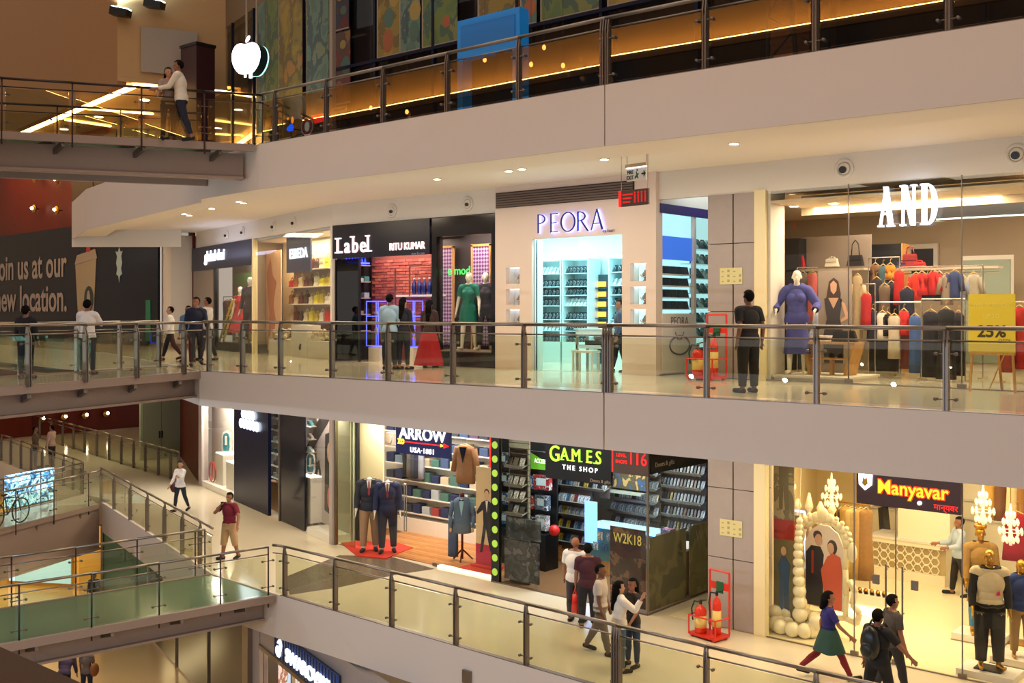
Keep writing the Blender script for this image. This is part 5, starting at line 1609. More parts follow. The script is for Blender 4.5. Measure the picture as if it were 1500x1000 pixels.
# assorted boxes and toys on the left wall
bx_ = [(40, 120, 190), (190, 50, 50), (60, 70, 90), (220, 220, 220), (30, 100, 160), (150, 110, 60), (200, 60, 40), (90, 110, 130), (40, 40, 46), (120, 170, 200)]
bn = ['blue', 'red', 'slate', 'white', 'deep blue', 'tan', 'orange red', 'blue grey', 'black', 'light blue']
for k in range(16):
    uu, vv = k % 4, k // 4
    px, pz_ = -7.75 + uu * .42, LZ + .95 + vv * .5
    key = 'box%d' % (k % 10)
    art(key, (bx_[k % 10], tuple(int(v * .6) for v in bx_[k % 10]), (200, 200, 200)), 7, .4)
    b_ = T('boxed_toy', '%s boxed accessory on the dark peg wall, %s row, %s from left' % (bn[k % 10], ['lowest', 'second', 'third', 'top'][vv], NW[uu]), 'box', (px, 6.5, pz_), R(random.uniform(-12, 12)), 'boxed accessories')
    w2, h2 = .17 + .03 * (k % 3), .3 + .06 * (k % 2)
    P('carton', B(-w2, w2, -.08, .08, 0, h2), key, b_)
    P('window', B(-w2 * .6, w2 * .6, -.085, -.08, h2 * .3, h2 * .8), 'jpale', b_)
    P('peg', MB().cyl((0, .08, h2 * .9), (0, .22, h2 * .9), .012), 'chrome', b_)
lw_ = T('peg_wall', 'dark peg wall holding the boxed accessories', 'wall panel', (-8.1, 6.7, LZ))
P('board', B(0, 1.9, 0, .05, 0, 3.4), 'dark', lw_)
P('base_cupboard', B(0, 1.9, -.45, 0, 0, .9), 'black', lw_)
tag(P('ball', MB().sph((0, 0, .14), .14), 'red', loc=(-5.97, 6.3, LZ + .9), smooth=True), 'round red toy on the cupboard in the game shop', 'toy')
tb = T('demo_counter', 'pale counter with game boxes at the side glass near the column', 'counter', (-3.3, 6.2, LZ))
P('top', B(0, .9, 0, 1.1, 1.0, 1.05), 'white', tb)
P('body', B(.05, .85, .05, 1.05, 0, 1.0), 'brownish', tb)
tag(P('game_box', B(0, .25, 0, .2, 0, .4), art('art_box', ((190, 50, 50), (60, 90, 160), (220, 200, 180)), 6), loc=(-3.0, 6.4, LZ + 1.05)), 'red and blue box standing on the pale counter', 'box')
bnr = T('banner', 'tall bright blue banner at the rear right of the game shop', 'banner', (-2.36, 8.0, LZ + .02))
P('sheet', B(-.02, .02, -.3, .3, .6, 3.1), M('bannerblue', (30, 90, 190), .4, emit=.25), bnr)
P('stand', B(-.1, .1, -.3, .3, 0, .6), 'dark', bnr)

# ---------------------------------------------------------------- wedding-wear shop
M('mwall', (236, 214, 160), .6)
M('mfloor', (240, 226, 188), .12)
ST('floor', B(-1.9, 9.4, 5.0, 13.6, LZ - .002, LZ + .006), 'mfloor')
ST('wall_back', B(-3.4, 9.4, 13.4, 13.46, LZ, -1.2), 'mwall')
ST('wall_left', MB().wallseg((.12, 5.1), (-2.5, 13.4), LZ, -1.2, .05), 'mwall')
ST('ceiling', B(-2.8, 9.4, 5.05, 13.4, -1.35, -1.3), 'mwall')
ST('wall_left', B(.12, .36, 4.88, 5.05, LZ, -1.0), 'cream')
area('shop_ceiling_light', (2.6, 6.2, -1.4), 4.2, 1.4, 120, (1, .80, .48))
area('shop_ceiling_light', (2.2, 9.2, -1.4), 4.6, 2.6, 120, (1, .82, .52))
area('shop_ceiling_light', (6.2, 7.0, -1.4), 2.4, 2.6, 55, (1, .82, .52))
glass_front('shop_window', 'clear glass front of the gold-lit wedding-wear shop', .36, 9.4, [2.13, 2.9, 4.06], 4.95, LZ, -1.55)
for xx, lab in ((2.75, 'left'), (3.05, 'right')):
    P_h = T('door_handle_bar', 'long vertical steel handle on the %s glass door of the gold-lit shop' % lab, 'handle', (xx, 4.9, LZ + .85), 0, 'handles of the glass doors')
    P('bar', MB().tube([(0, -.03, 0), (0, -.03, .95)], .018, 8), 'steel', P_h)
    P('stand_off', MB().cyl((0, -.03, .1), (0, .05, .1), .012).cyl((0, -.03, .85), (0, .05, .85), .012), 'steel', P_h)
    P('lock', B(-.06 + (.2 if lab == 'right' else -.2), .06 + (.2 if lab == 'right' else -.2), -.0, .04, .55, .72), 'post', P_h)
ms = T('shop_sign', 'dark maroon board with glowing orange letters and a white shield', 'sign', (2.22, 4.84, -2.16))
P('board', B(0, 1.85, 0, .07, 0, .62), M('maroonboard', (50, 22, 24), .4), ms)
M('orangeletter', (255, 190, 40), emit=1.0)
M('orangehalo', (255, 60, 8), emit=.9)
for mt, dy, of, nm in (('orangehalo', .0, .016, 'letter_halo'), ('orangeletter', -.012, .0, 'letter')):
    text(nm, 'Manyavar', .34, (1.02, -.01 + dy, .24), mt, ms, extrude=.008, offset=of + .004, sx=.96)
text('lettering', 'मान्यवर', .14, (1.6, -.01, .05), 'redglow', ms, extrude=.003)
M('shieldwhite', (240, 236, 255), emit=3)
P('shield', MB().prism([(.06, .36), (.17, .26), (.29, .36), (.3, .6), (.24, .57), (.17, .62), (.11, .57), (.05, .6)], -.04, 0, 'xz'), 'shieldwhite', ms)
P('crest', MB().prism([(.12, .38), (.175, .33), (.23, .38), (.21, .5), (.175, .46), (.14, .5)], -.05, -.04, 'xz'), 'gold', ms)
P('dot', MB().cyl((1.15, -.03, .13), (1.15, 0, .13), .035, n=12), 'shieldwhite', ms)

# side banner posters by the column
bp_ = T('wall_poster', 'tall poster of a man in a blue outfit beside the column', 'poster', (0.2, 5.6, LZ + .05))
P('upper_print', B(-.02, .42, 0, .03, 2.15, 3.3), art('art_m1', ((150, 140, 110), (120, 112, 90), (170, 160, 130)), 1.5), bp_)
P('red_band', B(-.02, .42, 0, .03, 1.75, 2.15), M('bandred', (160, 40, 30), .6), bp_)
P('lower_print', B(-.02, .42, 0, .03, .1, 1.75), M('posterolive', (120, 110, 76), .6, noise=.3, nscale=3), bp_)
P('printed_figure', MB().prism([(.1, .15), (.18, .15), (.2, .7), (.24, .15), (.32, .15), (.31, .9), (.34, 1.25), (.24, 1.42), (.16, 1.42), (.08, 1.25), (.12, .9)], -.01, 0, 'xz'), M('printblue', (60, 90, 130), .6), bp_)
P('printed_head', MB().sph((.2, -.005, 1.52), .06, .006, .09), 'print_skin', bp_)
P('printed_legs', MB().prism([(.1, 2.35), (.17, 2.35), (.19, 2.9), (.23, 2.35), (.3, 2.35), (.3, 3.25), (.1, 3.25)], -.01, 0, 'xz'), M('printgrey', (110, 104, 84), .6), bp_)
m2_ = T('wall_poster', 'narrow olive poster behind the pearl garland', 'poster', (0.13, 6.4, LZ + .9))
P('print', B(-.22, .22, 0, .03, 0, 1.25), 'posterolive', m2_)
P('light_frame', MB().tube([(-.3, -.03, -.1), (-.3, -.03, 1.35), (.35, -.03, 1.35), (.35, -.03, .2)], .025, 6), M('palebluelight', (150, 180, 255), emit=1.5), m2_)

# ornate frame with a wedding photograph
of_ = T('ornate_frame', 'ornate cream carved frame with a photo of a wedding couple', 'picture', (1.11, 5.9, LZ + .25), R(-6))
fwid, fht = .62, 1.05
P('photo', MB().prism([(-.42, .25)] + [(-.42, 1.5), (-.3, 1.75), (-.1, 1.88), (.1, 1.88), (.3, 1.75), (.42, 1.5)] + [(.42, .25)], 0, .04, 'xz'), M('photoback', (232, 214, 196), .6), of_)
mb = MB()
pth = [(-.47, .15), (-.5, .6), (-.47, 1.1), (-.5, 1.5), (-.42, 1.78), (-.2, 1.95), (0, 2.02), (.2, 1.95), (.42, 1.78), (.5, 1.5), (.47, 1.1), (.5, .6), (.47, .15), (.2, .1), (0, .14), (-.2, .1), (-.47, .15)]
mb.tube([(a, -.02, b) for a, b in pth], .055, 8)
P('moulding', mb, 'cream', of_, True)
for k in range(13):
    a = math.pi * (k + .0) / 12
    cx, cz = .52 * math.cos(a), 1.62 + .42 * math.sin(a)
    P('scroll', MB().sph((cx, -.03, cz), .085, .06, .085, 8, 6).sph((cx * 1.12, -.03, cz + .06), .05, .05, .05, 8, 6), 'cream', of_, True)
for s in (-1, 1):
    P('scroll', MB().tube([(s * .5, -.03, .15), (s * .72, -.03, .1), (s * .78, -.03, .3), (s * .62, -.03, .45), (s * .7, -.03, .7), (s * .56, -.03, .9)], .06, 7), 'cream', of_, True)
    P('scroll', MB().sph((s * .62, -.03, 1.45), .11, .06, .2, 8, 6), 'cream', of_, True)
P('crest', MB().sph((0, -.04, 2.08), .14, .06, .16, 8, 6).sph((-.16, -.04, 2.03), .1, .05, .09, 8, 6).sph((.16, -.04, 2.03), .1, .05, .09, 8, 6), 'cream', of_, True)
P('printed_man', MB().prism([(-.4, .27), (-.02, .27), (-.02, 1.1), (.0, 1.3), (-.08, 1.45), (-.28, 1.45), (-.4, 1.3)], -.008, 0, 'xz'), 'suitprint', of_)
P('printed_face', MB().sph((-.12, -.005, 1.58), .085, .006, .12).sph((.15, -.005, 1.45), .075, .006, .11), 'print_skin', of_)
P('printed_hair', MB().sph((-.14, -.002, 1.66), .1, .005, .1).sph((.18, -.002, 1.47), .11, .004, .15), 'print_hair', of_)
P('printed_sari', MB().prism([(-.02, .27), (.38, .27), (.4, 1.0), (.36, 1.3), (.2, 1.36), (.08, 1.28), (-.06, 1.0), (.0, .6)], -.014, -.006, 'xz'), M('printorange', (206, 90, 60), .6), of_)
P('printed_stripe', B(-.27, -.22, -.014, -.006, .9, 1.35), 'bandred', of_)

# pearl garland
pg = T('pearl_garland', 'string of large cream pearls hanging and coiling on the floor', 'garland', (0.8, 5.45, LZ))
SPH = {}
pearls = [(.0, .0, .36 + k * .0, 0) for k in range(0)]
zz, rr = .42, .15
while zz < 2.3:
    pearls.append((.02 * math.sin(zz * 3), 0, zz, rr))
    zz += rr * 1.55
    rr = max(.055, rr * .93)
for k in range(14):
    a = 2 * math.pi * k / 9
    q = .38 + .1 * (k > 8)
    pearls.append((-.12 + q * math.cos(a), .02 + q * .55 * math.sin(a), .15 + (.2 if k > 8 else 0) * .9, .15))
M('pearl', (244, 232, 196), .3, coat=.3)
pm = MB().sph((0, 0, 0), 1, 1, 1, 14, 9).mesh('pearl', 'pearl', True)
for (a, b, c, d) in pearls:
    o_ = link('pearl', pm, pg, (a, b, c))
    o_.scale = (d, d, d)
P('hanging_cord', MB().tube([(0, 0, 2.2), (.05, 0, 3.6)], .01, 5), 'cream', pg)

# crystal-like chandeliers
CH = None


def chandelier(label, u_loc, zt_, sc=1.0):
    t = T('chandelier', label, 'chandelier', u_loc, 0, 'white lace chandeliers')
    M('chglow', (250, 240, 206), .4, emit=.3)
    for k, (r, z_) in enumerate(((.08, .62), (.15, .46), (.23, .26), (.15, .08))):
        n_ = (6, 8, 10, 7)[k]
        mb = MB()
        for i in range(n_):
            a = 2 * math.pi * i / n_
            mb.sph((r * sc * math.cos(a), r * sc * math.sin(a), z_ * sc), .036 * sc, .036 * sc, .08 * sc, 6, 4)
        for i in range(n_):
            a, b = 2 * math.pi * i / n_, 2 * math.pi * (i + 1) / n_
            mb.cyl((r * sc * math.cos(a), r * sc * math.sin(a), z_ * sc), (r * sc * math.cos(b), r * sc * math.sin(b), z_ * sc), .012 * sc, n=5)
        P('tier', mb, 'chglow', t, True)
    P('stem', MB().lathe([(.03 * sc, -.05 * sc), (.06 * sc, .1 * sc), (.03 * sc, .3 * sc), (.05 * sc, .6 * sc), (.012 * sc, .86 * sc)], n=10), 'chglow', t, True)
    P('chain', MB().tube([(0, 0, .86 * sc), (0, 0, max(.9, zt_ - u_loc[2]))], .008, 5), 'gold', t)
    return t


for i, (u_, v_, yy) in enumerate([(-0.06, -2.54, 6.6), (0.51, -2.81, 7.6), (3.72, -2.68, 7.2), (4.27, -2.96, 7.0)]):
    chandelier('white lace chandelier ' + ['above the pearl garland', 'above the carved frame', 'over the gold-headed mannequins', 'at the right edge over the blue jacket'][i], (u_, yy, v_), -1.35, .85)
sc1 = T('scroll_ornament', 'tall cream carved crest above the ornate frame', 'ornament', (0.47, 6.6, -3.04))
P('base', MB().tube([(-.6, 0, .15), (-.3, 0, .05), (0, 0, .12), (.3, 0, .05), (.6, 0, .15)], .05, 7), 'cream', sc1, True)
for k, xx in enumerate((-.5, -.25, 0, .25, .5)):
    P('finial', MB().lathe([(.05, .05), (.08, .16), (.03, .26), (.09, .36), (.02, .5 + (.15 if k == 2 else 0))], (xx, 0, 0), 10), 'cream', sc1, True)
P('support', MB().tube([(0, .05, .1), (0, .05, -1.9500000000000002)], .03, 6), 'cream', sc1)

# racks of gold garments
for i, (px, pz_, yy) in enumerate([(-0.77, -3.44, 8.2), (-0.64, -3.48, 8.2), (-0.53, -3.44, 8.2), (-0.4, -3.45, 8.2), (0.29, -3.02, 8.6), (0.5, -2.92, 8.4), (0.61, -2.94, 8.4), (0.71, -2.95, 8.4), (0.86, -2.92, 8.3), (0.97, -2.91, 8.3), (0.1, -3.45, 8.8)]):
    garment('hanging_sherwani', '%s long embroidered coat, %s from the left in the gold-lit shop' % (['olive', 'taupe', 'dull gold', 'brown', 'dark brown', 'antique gold', 'pale gold', 'sand', 'honey', 'bronze', 'umber'][i], NW[i]), (px, yy, pz_), .34, 1.5 if i > 3 else 1.1, [(110, 96, 50), (140, 120, 84), (170, 140, 76), (120, 90, 56), (80, 60, 44), (176, 140, 70), (206, 180, 120), (200, 172, 110), (190, 150, 84), (150, 110, 60), (96, 76, 50)][i], rz=R(60), group='long coats on the rails', dp=.24, seed=100 + i, cat='coat')
for i, (a, b, zz, yy) in enumerate(((-0.89, -0.3, -3.3, 8.2), (0.28, 1.02, -2.83, 8.4))):
    rk = T('clothes_rack', 'brass rail of embroidered coats, %s one in the gold-lit shop' % ['left', 'right'][i], 'clothes rack', (a, yy, LZ))
    P('rail', MB().tube([(0, 0, zz - LZ), (b - a, 0, zz - LZ)], .016, 6), 'gold', rk)
    for xx in (0, b - a):
        P('upright', MB().tube([(xx, 0, 0), (xx, 0, zz - LZ)], .016, 6), 'gold', rk)
wbx = T('display_bench', 'long white glowing bench with rows of gold shoes', 'bench', (0.84, 7.6, LZ))
P('body', B(-.5, .9, 0, .5, 0, .45), 'white', wbx)
P('light', B(-.5, .9, -.03, 0, .02, .2), M('warmglow', (255, 236, 180), emit=2.5), wbx)
for k in range(10):
    s_ = T('shoe', 'gold pointed shoe on the glowing bench, %s from the left' % NW[k], 'shoe', (0.84 - .42 + k * .13, 7.75, LZ + .45), R(25), 'gold shoes on the bench')
    P('sole', B(-.04, .04, -.14, .14, 0, .02), 'bronze', s_)
    P('upper', MB().sph((0, .04, .04), .045, .1, .05, 8, 5).cyl((0, -.02, .03), (0, -.19, .09), .03, .008, 6), 'gold', s_, True)

# lattice counter with a till, chair and laptop
M('lattice_white', (240, 230, 204), .5)
lc = T('sales_counter', 'low white counter with a pierced lattice band in the gold-lit shop', 'counter', (-0.02, 11.0, LZ))
lw2 = 1.74
P('body', B(0, lw2, .1, .8, 0, .95), 'lattice_white', lc)
P('top', B(-.05, lw2 + .05, -.02, .85, .95, 1.0), 'white', lc)
P('plinth', B(0, lw2, .0, .1, 0, .25), 'lattice_white', lc)
P('rail', B(0, lw2, .0, .1, .85, .95), 'lattice_white', lc)
M('latticegap', (190, 168, 120), .6)
P('recess', B(0, lw2, .09, .1, .25, .85), 'latticegap', lc)
mbl = MB()
for r_ in range(3):
    for k in range(int(lw2 / .2)):
        cx, cz = .1 + k * .2, .35 + r_ * .2
        mbl.tube([(cx + .1 * math.cos(j * math.pi / 3), .06, cz + .1 * math.sin(j * math.pi / 3)) for j in range(7)], .014, 4)
P('lattice', mbl, 'lattice_white', lc)['kind'] = 'stuff'
P('end_block', B(lw2 - 1.1, lw2 + .1, .05, 1.0, 1.0, 1.75), 'lattice_white', lc)
ch_ = T('office_chair', 'black office chair behind the lattice counter', 'chair', (0.12, 12.05, LZ))
P('backrest', MB().prism([(-.25, .75), (-.12, .74), (-.2, 1.5), (-.3, 1.5)], -.2, .2, 'xz'), 'black', ch_)
P('seat', MB().sph((.1, 0, .55), .3, .28, .06), 'black', ch_, True)
P('armrest', MB().tube([(.0, -.28, .55), (-.05, -.28, .85), (.35, -.28, .85), (.35, -.28, .6)], .025, 6), 'black', ch_)
P('stem', MB().cyl((.1, 0, 0), (.1, 0, .55), .035), 'black', ch_)
for k in range(5):
    a = 2 * math.pi * k / 5
    P('foot', MB().cyl((.1, 0, .06), (.1 + .28 * math.cos(a), .28 * math.sin(a), .03), .02, n=6), 'black', ch_)
scn = T('computer_screen', 'dark computer screen on the counter behind the office chair', 'screen', (0.9, 11.6, LZ + 1.0))
P('panel', B(-.4, .4, 0, .05, .12, .62), 'dark', scn)
P('foot', B(-.15, .15, -.1, .12, 0, .12), 'dark', scn)
bk2 = T('wall_cabinet', 'pale glazed wall cabinet at the rear of the gold-lit shop', 'cabinet', (-0.91, 12.95, LZ))
P('carcass', B(0, 4.2, 0, .35, 0, 2.4), 'lattice_white', bk2)
for k in range(3):
    P('shelf', B(.05, 4.15, -.1, 0, 1.3 + k * .45, 1.33 + k * .45), 'white', bk2)
P('dark_opening', B(.2, 1.8, -.02, 0, 1.35, 2.2), 'dark', bk2)
for k in range(6):
    garment('hanging_sherwani', '%s draped fabric at the rear right of the gold-lit shop, %s from the left' % (['gold', 'brown', 'cream', 'bronze', 'honey', 'umber'][k], NW[k]), (3.21 + k * .22, 9.4, LZ + 3.1), .3, 1.1, [(196, 150, 70), (110, 70, 40), (220, 196, 150), (150, 104, 50), (200, 160, 80), (90, 64, 40)][k], rz=R(40), group='fabrics at the rear right', seed=130 + k, cat='coat')
tag(P('fabric_rail', MB().tube([(0, 0, 0), (1.4, 0, 0)], .016, 6).cyl((.1, 0, 0), (.1, 0, .42), .01).cyl((1.3, 0, 0), (1.3, 0, .42), .01), 'gold', loc=(3.21 - .1, 9.4, LZ + 3.23)), 'brass rail of draped fabrics at the rear right of the gold-lit shop', 'clothes rail')


# ================================================================ TOP GALLERY
M('topdark', (18, 22, 36), .12)
M('topwall', (120, 100, 76), .7)
ST('wall_back', B(-12.6, 9.5, 5.25, 5.3, 5, 13), 'topdark')
ST('wall_back', MB().wallseg(fp(13, .3), fp(0, .3), 5, 11.1, .05), 'topdark')
ST('wall_back', MB().wallseg(fp(13.5, 0), fp(0, 0), 11.1, 20, .3), 'topwall')
tg = T('glazed_front', 'tall dark glazed shop front with poster windows along the top gallery', 'shop window', (0, 0, 5))
for k, xx in enumerate((-12.6, -10.9, -8.75, -6.0, -3.6, -1.2, 1.6, 4.4, 7.2)):
    P('mullion', B(xx - .04, xx + .04, 4.92, 5.05, 0, 7.5), 'navy', tg)
for a, b in zip((-12.6, -10.9, -8.75, -6.0, -3.6, -1.2, 1.6, 4.4, 7.2), (-10.9, -8.75, -6.0, -3.6, -1.2, 1.6, 4.4, 7.2, 9.5)):
    P('pane', B(a + .04, b - .04, 4.97, 4.98, .05, 7.5), 'shopglass', tg)
P('transom', B(-12.6, 9.5, 4.9, 5.02, 2.88, 2.96), 'navy', tg)
bentg = FT('glazed_front', 'dark glazed shop front with green poster windows behind the hanging fruit sign', 'shop window', 0, 0, 5)
for k in range(6):
    P('mullion', B(-2.1 * (k + 1) - .05, -2.1 * (k + 1) + .05, -.04, .06, 0, 6.1), 'navy', bentg)
    P('pane', B(-2.1 * (k + 1) + .05, -2.1 * k - .05, 0, .012, .05, 6.1), 'shopglass', bentg)
cols = {'g': ((84, 104, 62), (96, 112, 58), (66, 88, 74), (112, 116, 66)), 'y': ((150, 124, 52), (130, 112, 52), (104, 88, 50), (160, 112, 60)), 't': ((78, 106, 98), (92, 120, 108), (62, 84, 86), (112, 124, 100)), 'o': ((120, 72, 46), (104, 50, 48), (80, 62, 56), (126, 90, 56)), 'r': ((90, 36, 40), (50, 50, 66), (76, 50, 52))}
for k, c in cols.items():
    art('poster_' + k, c, 1.3, .6, dist=.4)
for i, (a, b, zz, k, lab) in enumerate((
        (-12.52, -11.88, 7.0, 'o', 'orange and pink poster low beside the white pole'), (-12.52, -11.93, 9.0, 'r', 'red poster high beside the white pole'),
        (-10.77, -9.97, 8.0, 'y', 'yellow and orange poster with round motif left of the blue portal'), (-9.92, -9.22, 8.0, 't', 'grey green poster next to the yellow one'),
        (-9.1, -7.92, 8.0, 'g', 'wide green poster left above the blue portal'), (-7.2, -5.95, 8.0, 'y', 'yellow poster behind the blue portal'),
        (-5.87, -5.42, 8.0, 't', 'narrow pale poster right of the blue portal'), (-5.26, -3.57, 8.0, 'g', 'wide teal green poster above the double post'),
        (-3.39, -2.17, 8.0, 'y', 'ochre poster at the upper edge right of the double post'))):
    p_ = T('window_poster', lab, 'poster', (a, 4.94, zz), 0, 'posters in the top gallery windows')
    P('print', B(0, b - a, 0, .02, 0, 1.9 if i == 0 else 3.6), 'poster_' + k, p_)
    for q in range(3):
        rq = random.uniform(.12, .22)
        P('motif', MB().sph((random.uniform(.2, b - a - .15), -.004, .3 + q * .55 + random.random() * .2), rq, .006, rq * random.uniform(.9, 1.6), 12, 6), M('motif%d' % (q + i % 2), [(150, 84, 50), (70, 100, 90), (150, 130, 70), (90, 60, 56)][q + i % 2], .6), p_)
    P('border', MB().box(-.04, 0, -.005, .02, -.04, 1.9 if i == 0 else 3.6).box(0, b - a, -.005, .02, -.04, 0), 'panelgrey', p_)
for i, (ta, tb, zz, k, lab) in enumerate(((5.03, 3.96, 7.4, 'g', 'narrow dull green poster nearest the hanging fruit sign'), (3.91, 2.07, 6.5, 'y', 'yellow green poster in the bent window row'), (1.71, 0.16, 6.6, 't', 'grey green poster left of the white pole'), (5.88, 5.14, 7.0, 't', 'dim green poster behind the hanging fruit sign'))):
    p_ = FT('window_poster', lab, 'poster', ta, -.03, zz, 'posters in the top gallery windows')
    P('print', B(0, ta - tb, -.02, 0, 0, 11.05 - zz), 'poster_' + k, p_)
    P('border', B(-.04, 0, -.02, .005, 0, 11.05 - zz), 'panelgrey', p_)
tag(P('pole', MB().box(-.06, .06, -.06, .06, 0, 7), 'panelgrey', loc=(-12.19, 4.6, 5)), 'slim pale pole in front of the dark top gallery windows', 'pole')

bp2 = T('portal', 'bright blue panelled doorway standing in front of the top gallery windows', 'doorway', (-6.08, 3.0, 5))
pwid = 1.79
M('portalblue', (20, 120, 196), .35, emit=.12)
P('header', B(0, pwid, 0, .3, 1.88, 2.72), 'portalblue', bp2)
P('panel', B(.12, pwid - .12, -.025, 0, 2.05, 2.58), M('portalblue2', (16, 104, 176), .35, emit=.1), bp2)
P('leg', B(0, .16, 0, .3, 0, 1.9), 'portalblue', bp2)
P('leg', B(pwid - .2, pwid, 0, .3, 0, 1.9), 'portalblue', bp2)
P('dark_panel', B(pwid - .75, pwid - .3, .1, .14, 0, 1.9), 'navy', bp2)
P('brace', MB().tube([(pwid - .95, .2, 0), (pwid - .8, .2, 1.8), (pwid - .8, .2, .9), (pwid - .15, .2, 1.3), (pwid - .75, .2, .2)], .025, 5), 'dark', bp2)
# dark lattice mast and brick pier further right
ms_ = T('lattice_mast', 'dark lattice mast behind the top gallery railing', 'mast', (2.35, 2.2, 5))
P('chord', MB().tube([(0, 0, 0), (-.25, 0, 2.6)], .04, 6), 'dark', ms_)
P('chord', MB().tube([(-.55, 0, 0), (-.55, 0, 2.6)], .03, 6), 'dark', ms_)
P('lacing', MB().tube([(-.05, 0, .1), (-.55, 0, .5), (-.1, 0, .95), (-.55, 0, 1.25), (-.2, 0, 1.8), (-.55, 0, 2.2)], .022, 5), 'dark', ms_)
pier = T('brick_pier', 'brown brick pier behind the top gallery railing', 'pier', (1.23, 3.4, 5))
P('core', B(.01, .49, .01, .49, 0, 3.2), 'mortar', pier)
M('pierbrick', (120, 72, 40), .8, noise=.2, nscale=20)
pbm = MB().box(0, .5, 0, .5, 0, .085).mesh('brick', 'pierbrick')
for k in range(32):
    link('brick', pbm, pier, (random.uniform(-.008, .008), 0, .005 + k * .1))
# small lit signs and added amber bulbs
s1 = T('neon_sign', 'small glowing blue neon shape at the left end of the top gallery', 'sign', (-13.49, 4.2, 6.34))
P('tube', MB().sph((0, 0, 0), .16, .03, .08).sph((.05, 0, .02), .1, .04, .1), M('neonblue', (20, 80, 255), emit=2.5), s1)
P('flame', MB().sph((.1, 0, .22), .05, .03, .1).sph((-.1, 0, .28), .04, .02, .04), 'orangeglow', s1)
P('bracket', MB().cyl((0, .0, 0), (0, .75, 0), .015, n=6).cyl((0, .03, 0), (0, .03, -1.3399999999999999), .015, n=6), 'dark', s1)
s2 = T('neon_sign', 'small glowing red bar sign on the top gallery', 'sign', (-12.3, 4.2, 6.47))
P('lightbox', B(-.3, .3, 0, .06, -.09, .12), 'redglow', s2)
P('bracket', MB().cyl((0, .05, 0), (0, .75, 0), .015, n=6), 'dark', s2)
s3 = T('round_sign', 'round maroon sign with a white rim behind the top gallery railing', 'sign', (-11.98, 3.6, 6.15))
P('disc', MB().cyl((0, -.02, 0), (0, .02, 0), .23, n=24), M('maroon', (110, 24, 40), .4, emit=.3), s3)
P('rim', MB().tube([(.235 * math.cos(k * math.pi / 12), -.03, .235 * math.sin(k * math.pi / 12)) for k in range(25)], .014, 5), 'jpale', s3)
P('emblem', MB().sph((0, -.03, -.01), .1, .01, .13), M('emblempale', (190, 220, 226), .5, emit=.3), s3)
P('stand', MB().cyl((0, 0, -.23), (0, 0, -1.1500000000000004), .02, n=6), 'dark', s3)
s4 = T('direction_sign', 'small pale rectangular notice behind the top gallery railing', 'sign', (-10.27, 3.2, 6.31))
P('plate', B(-.26, .26, 0, .02, -.08, .09), 'panelgrey', s4)
P('lettering', B(-.2, .2, -.004, 0, -.02, .03), 'signink', s4)
P('stand', MB().cyl((0, .03, .0), (0, .03, -1.3099999999999996), .02, n=6), 'dark', s4)
M('amber', (255, 180, 90), emit=5)  # added bulbs standing in for warm reflections and fairy lights
for i, (px, pz_) in enumerate([(-10.34, 6.53), (-9.02, 6.27), (-6.44, 7.16), (-5.05, 6.85), (-4.68, 7.17), (-4.15, 6.69)]):
    l_ = T('added_bulb', 'tiny amber bulb added for a warm glint on the top gallery, %s from the left' % NW[i], 'lamp', (px, 4.3, pz_), 0, 'added amber bulbs on the top gallery')
    P('bulb', MB().sph((0, 0, 0), .045, .045, .06, 8, 6), 'amber', l_, True)
    P('cord', MB().tube([(0, 0, .05), (0, 0, 4.5)], .005, 4), 'dark', l_)

# hanging illuminated fruit-shaped sign
fs = T('hanging_sign', 'glowing white apple-shaped sign hanging on two rods', 'sign', (-14.92, 3.8, 7.93), R(18))
ap = []
for k in range(40):
    a = 2 * math.pi * k / 40
    r = 1 - .24 * max(0, math.cos(a - math.pi / 2)) ** 10 - .12 * max(0, math.cos(a + math.pi / 2)) ** 14
    ap.append((.47 * r * math.cos(a) * (1 + .12 * math.sin(a)), .48 + .5 * r * math.sin(a)))
M('signbody', (190, 230, 230), .3, emit=.5)
M('pureglow', (250, 250, 255), emit=3)
P('case', MB().prism(ap, .0, .34, 'xz'), M('casedark', (20, 50, 56), .3), fs)
P('face', MB().prism([(a * .99, b) for a, b in ap], -.04, 0, 'xz'), 'pureglow', fs)
P('back_face', MB().prism(ap, .34, .40, 'xz'), M('backglow', (170, 240, 235), emit=1.2), fs)
P('leaf', MB().sph((.06, -.02, 1.0), .05, .04, .11, 8, 6, Matrix.Rotation(.6, 3, 'Y')), 'pureglow', fs)
P('foot', MB().box(-.05, .0, -.04, .0, -.06, .06).box(.12, .2, -.04, 0, -.1, .05), 'pureglow', fs)
for xx in (-.12, .22):
    P('rod', MB().cyl((xx, .17, .85), (xx, .17, 2.9), .03, n=6), 'panelgrey', fs)

# ================================================================ FAR LEFT, TOP: bulkheads with cove light
M('tan', (160, 118, 74), .8, noise=.06, nscale=20)
M('tan2', (196, 160, 116), .8)
M('coolgrey', (170, 160, 150), .7)
ST('wall_left', MB().wallseg((-44, 7.8), (-22.74, 4.33), 8.8, 18, .3), 'tan')
ST('wall_far', MB().wallseg((-22.74, 4.33), (-21.3, 7.6), 8.95, 18, .3), 'tan2')
ST('wall_far', MB().wallseg((-22.35, 4.95), (-21.6, 6.6), 9.3, 10.8, -.04), 'coolgrey')
ST('ceiling', MB().prism([(-44, 7.8), (-22.7, 4.4), (-20.9, 8.6), (-26, 18), (-44, 18)], 9.1, 9.15), 'tan2')
mb = MB().wallseg((-44, 8.3), (-22.9, 4.9), 8.88, 8.92, .25)
M('coveglow2', (255, 206, 120), emit=20)
ST('trim_20', mb, 'coveglow2')
ST('trim_21', MB().wallseg((-22.85, 4.95), (-21.5, 7.9), 8.9, 8.94, -.25), 'coveglow2')
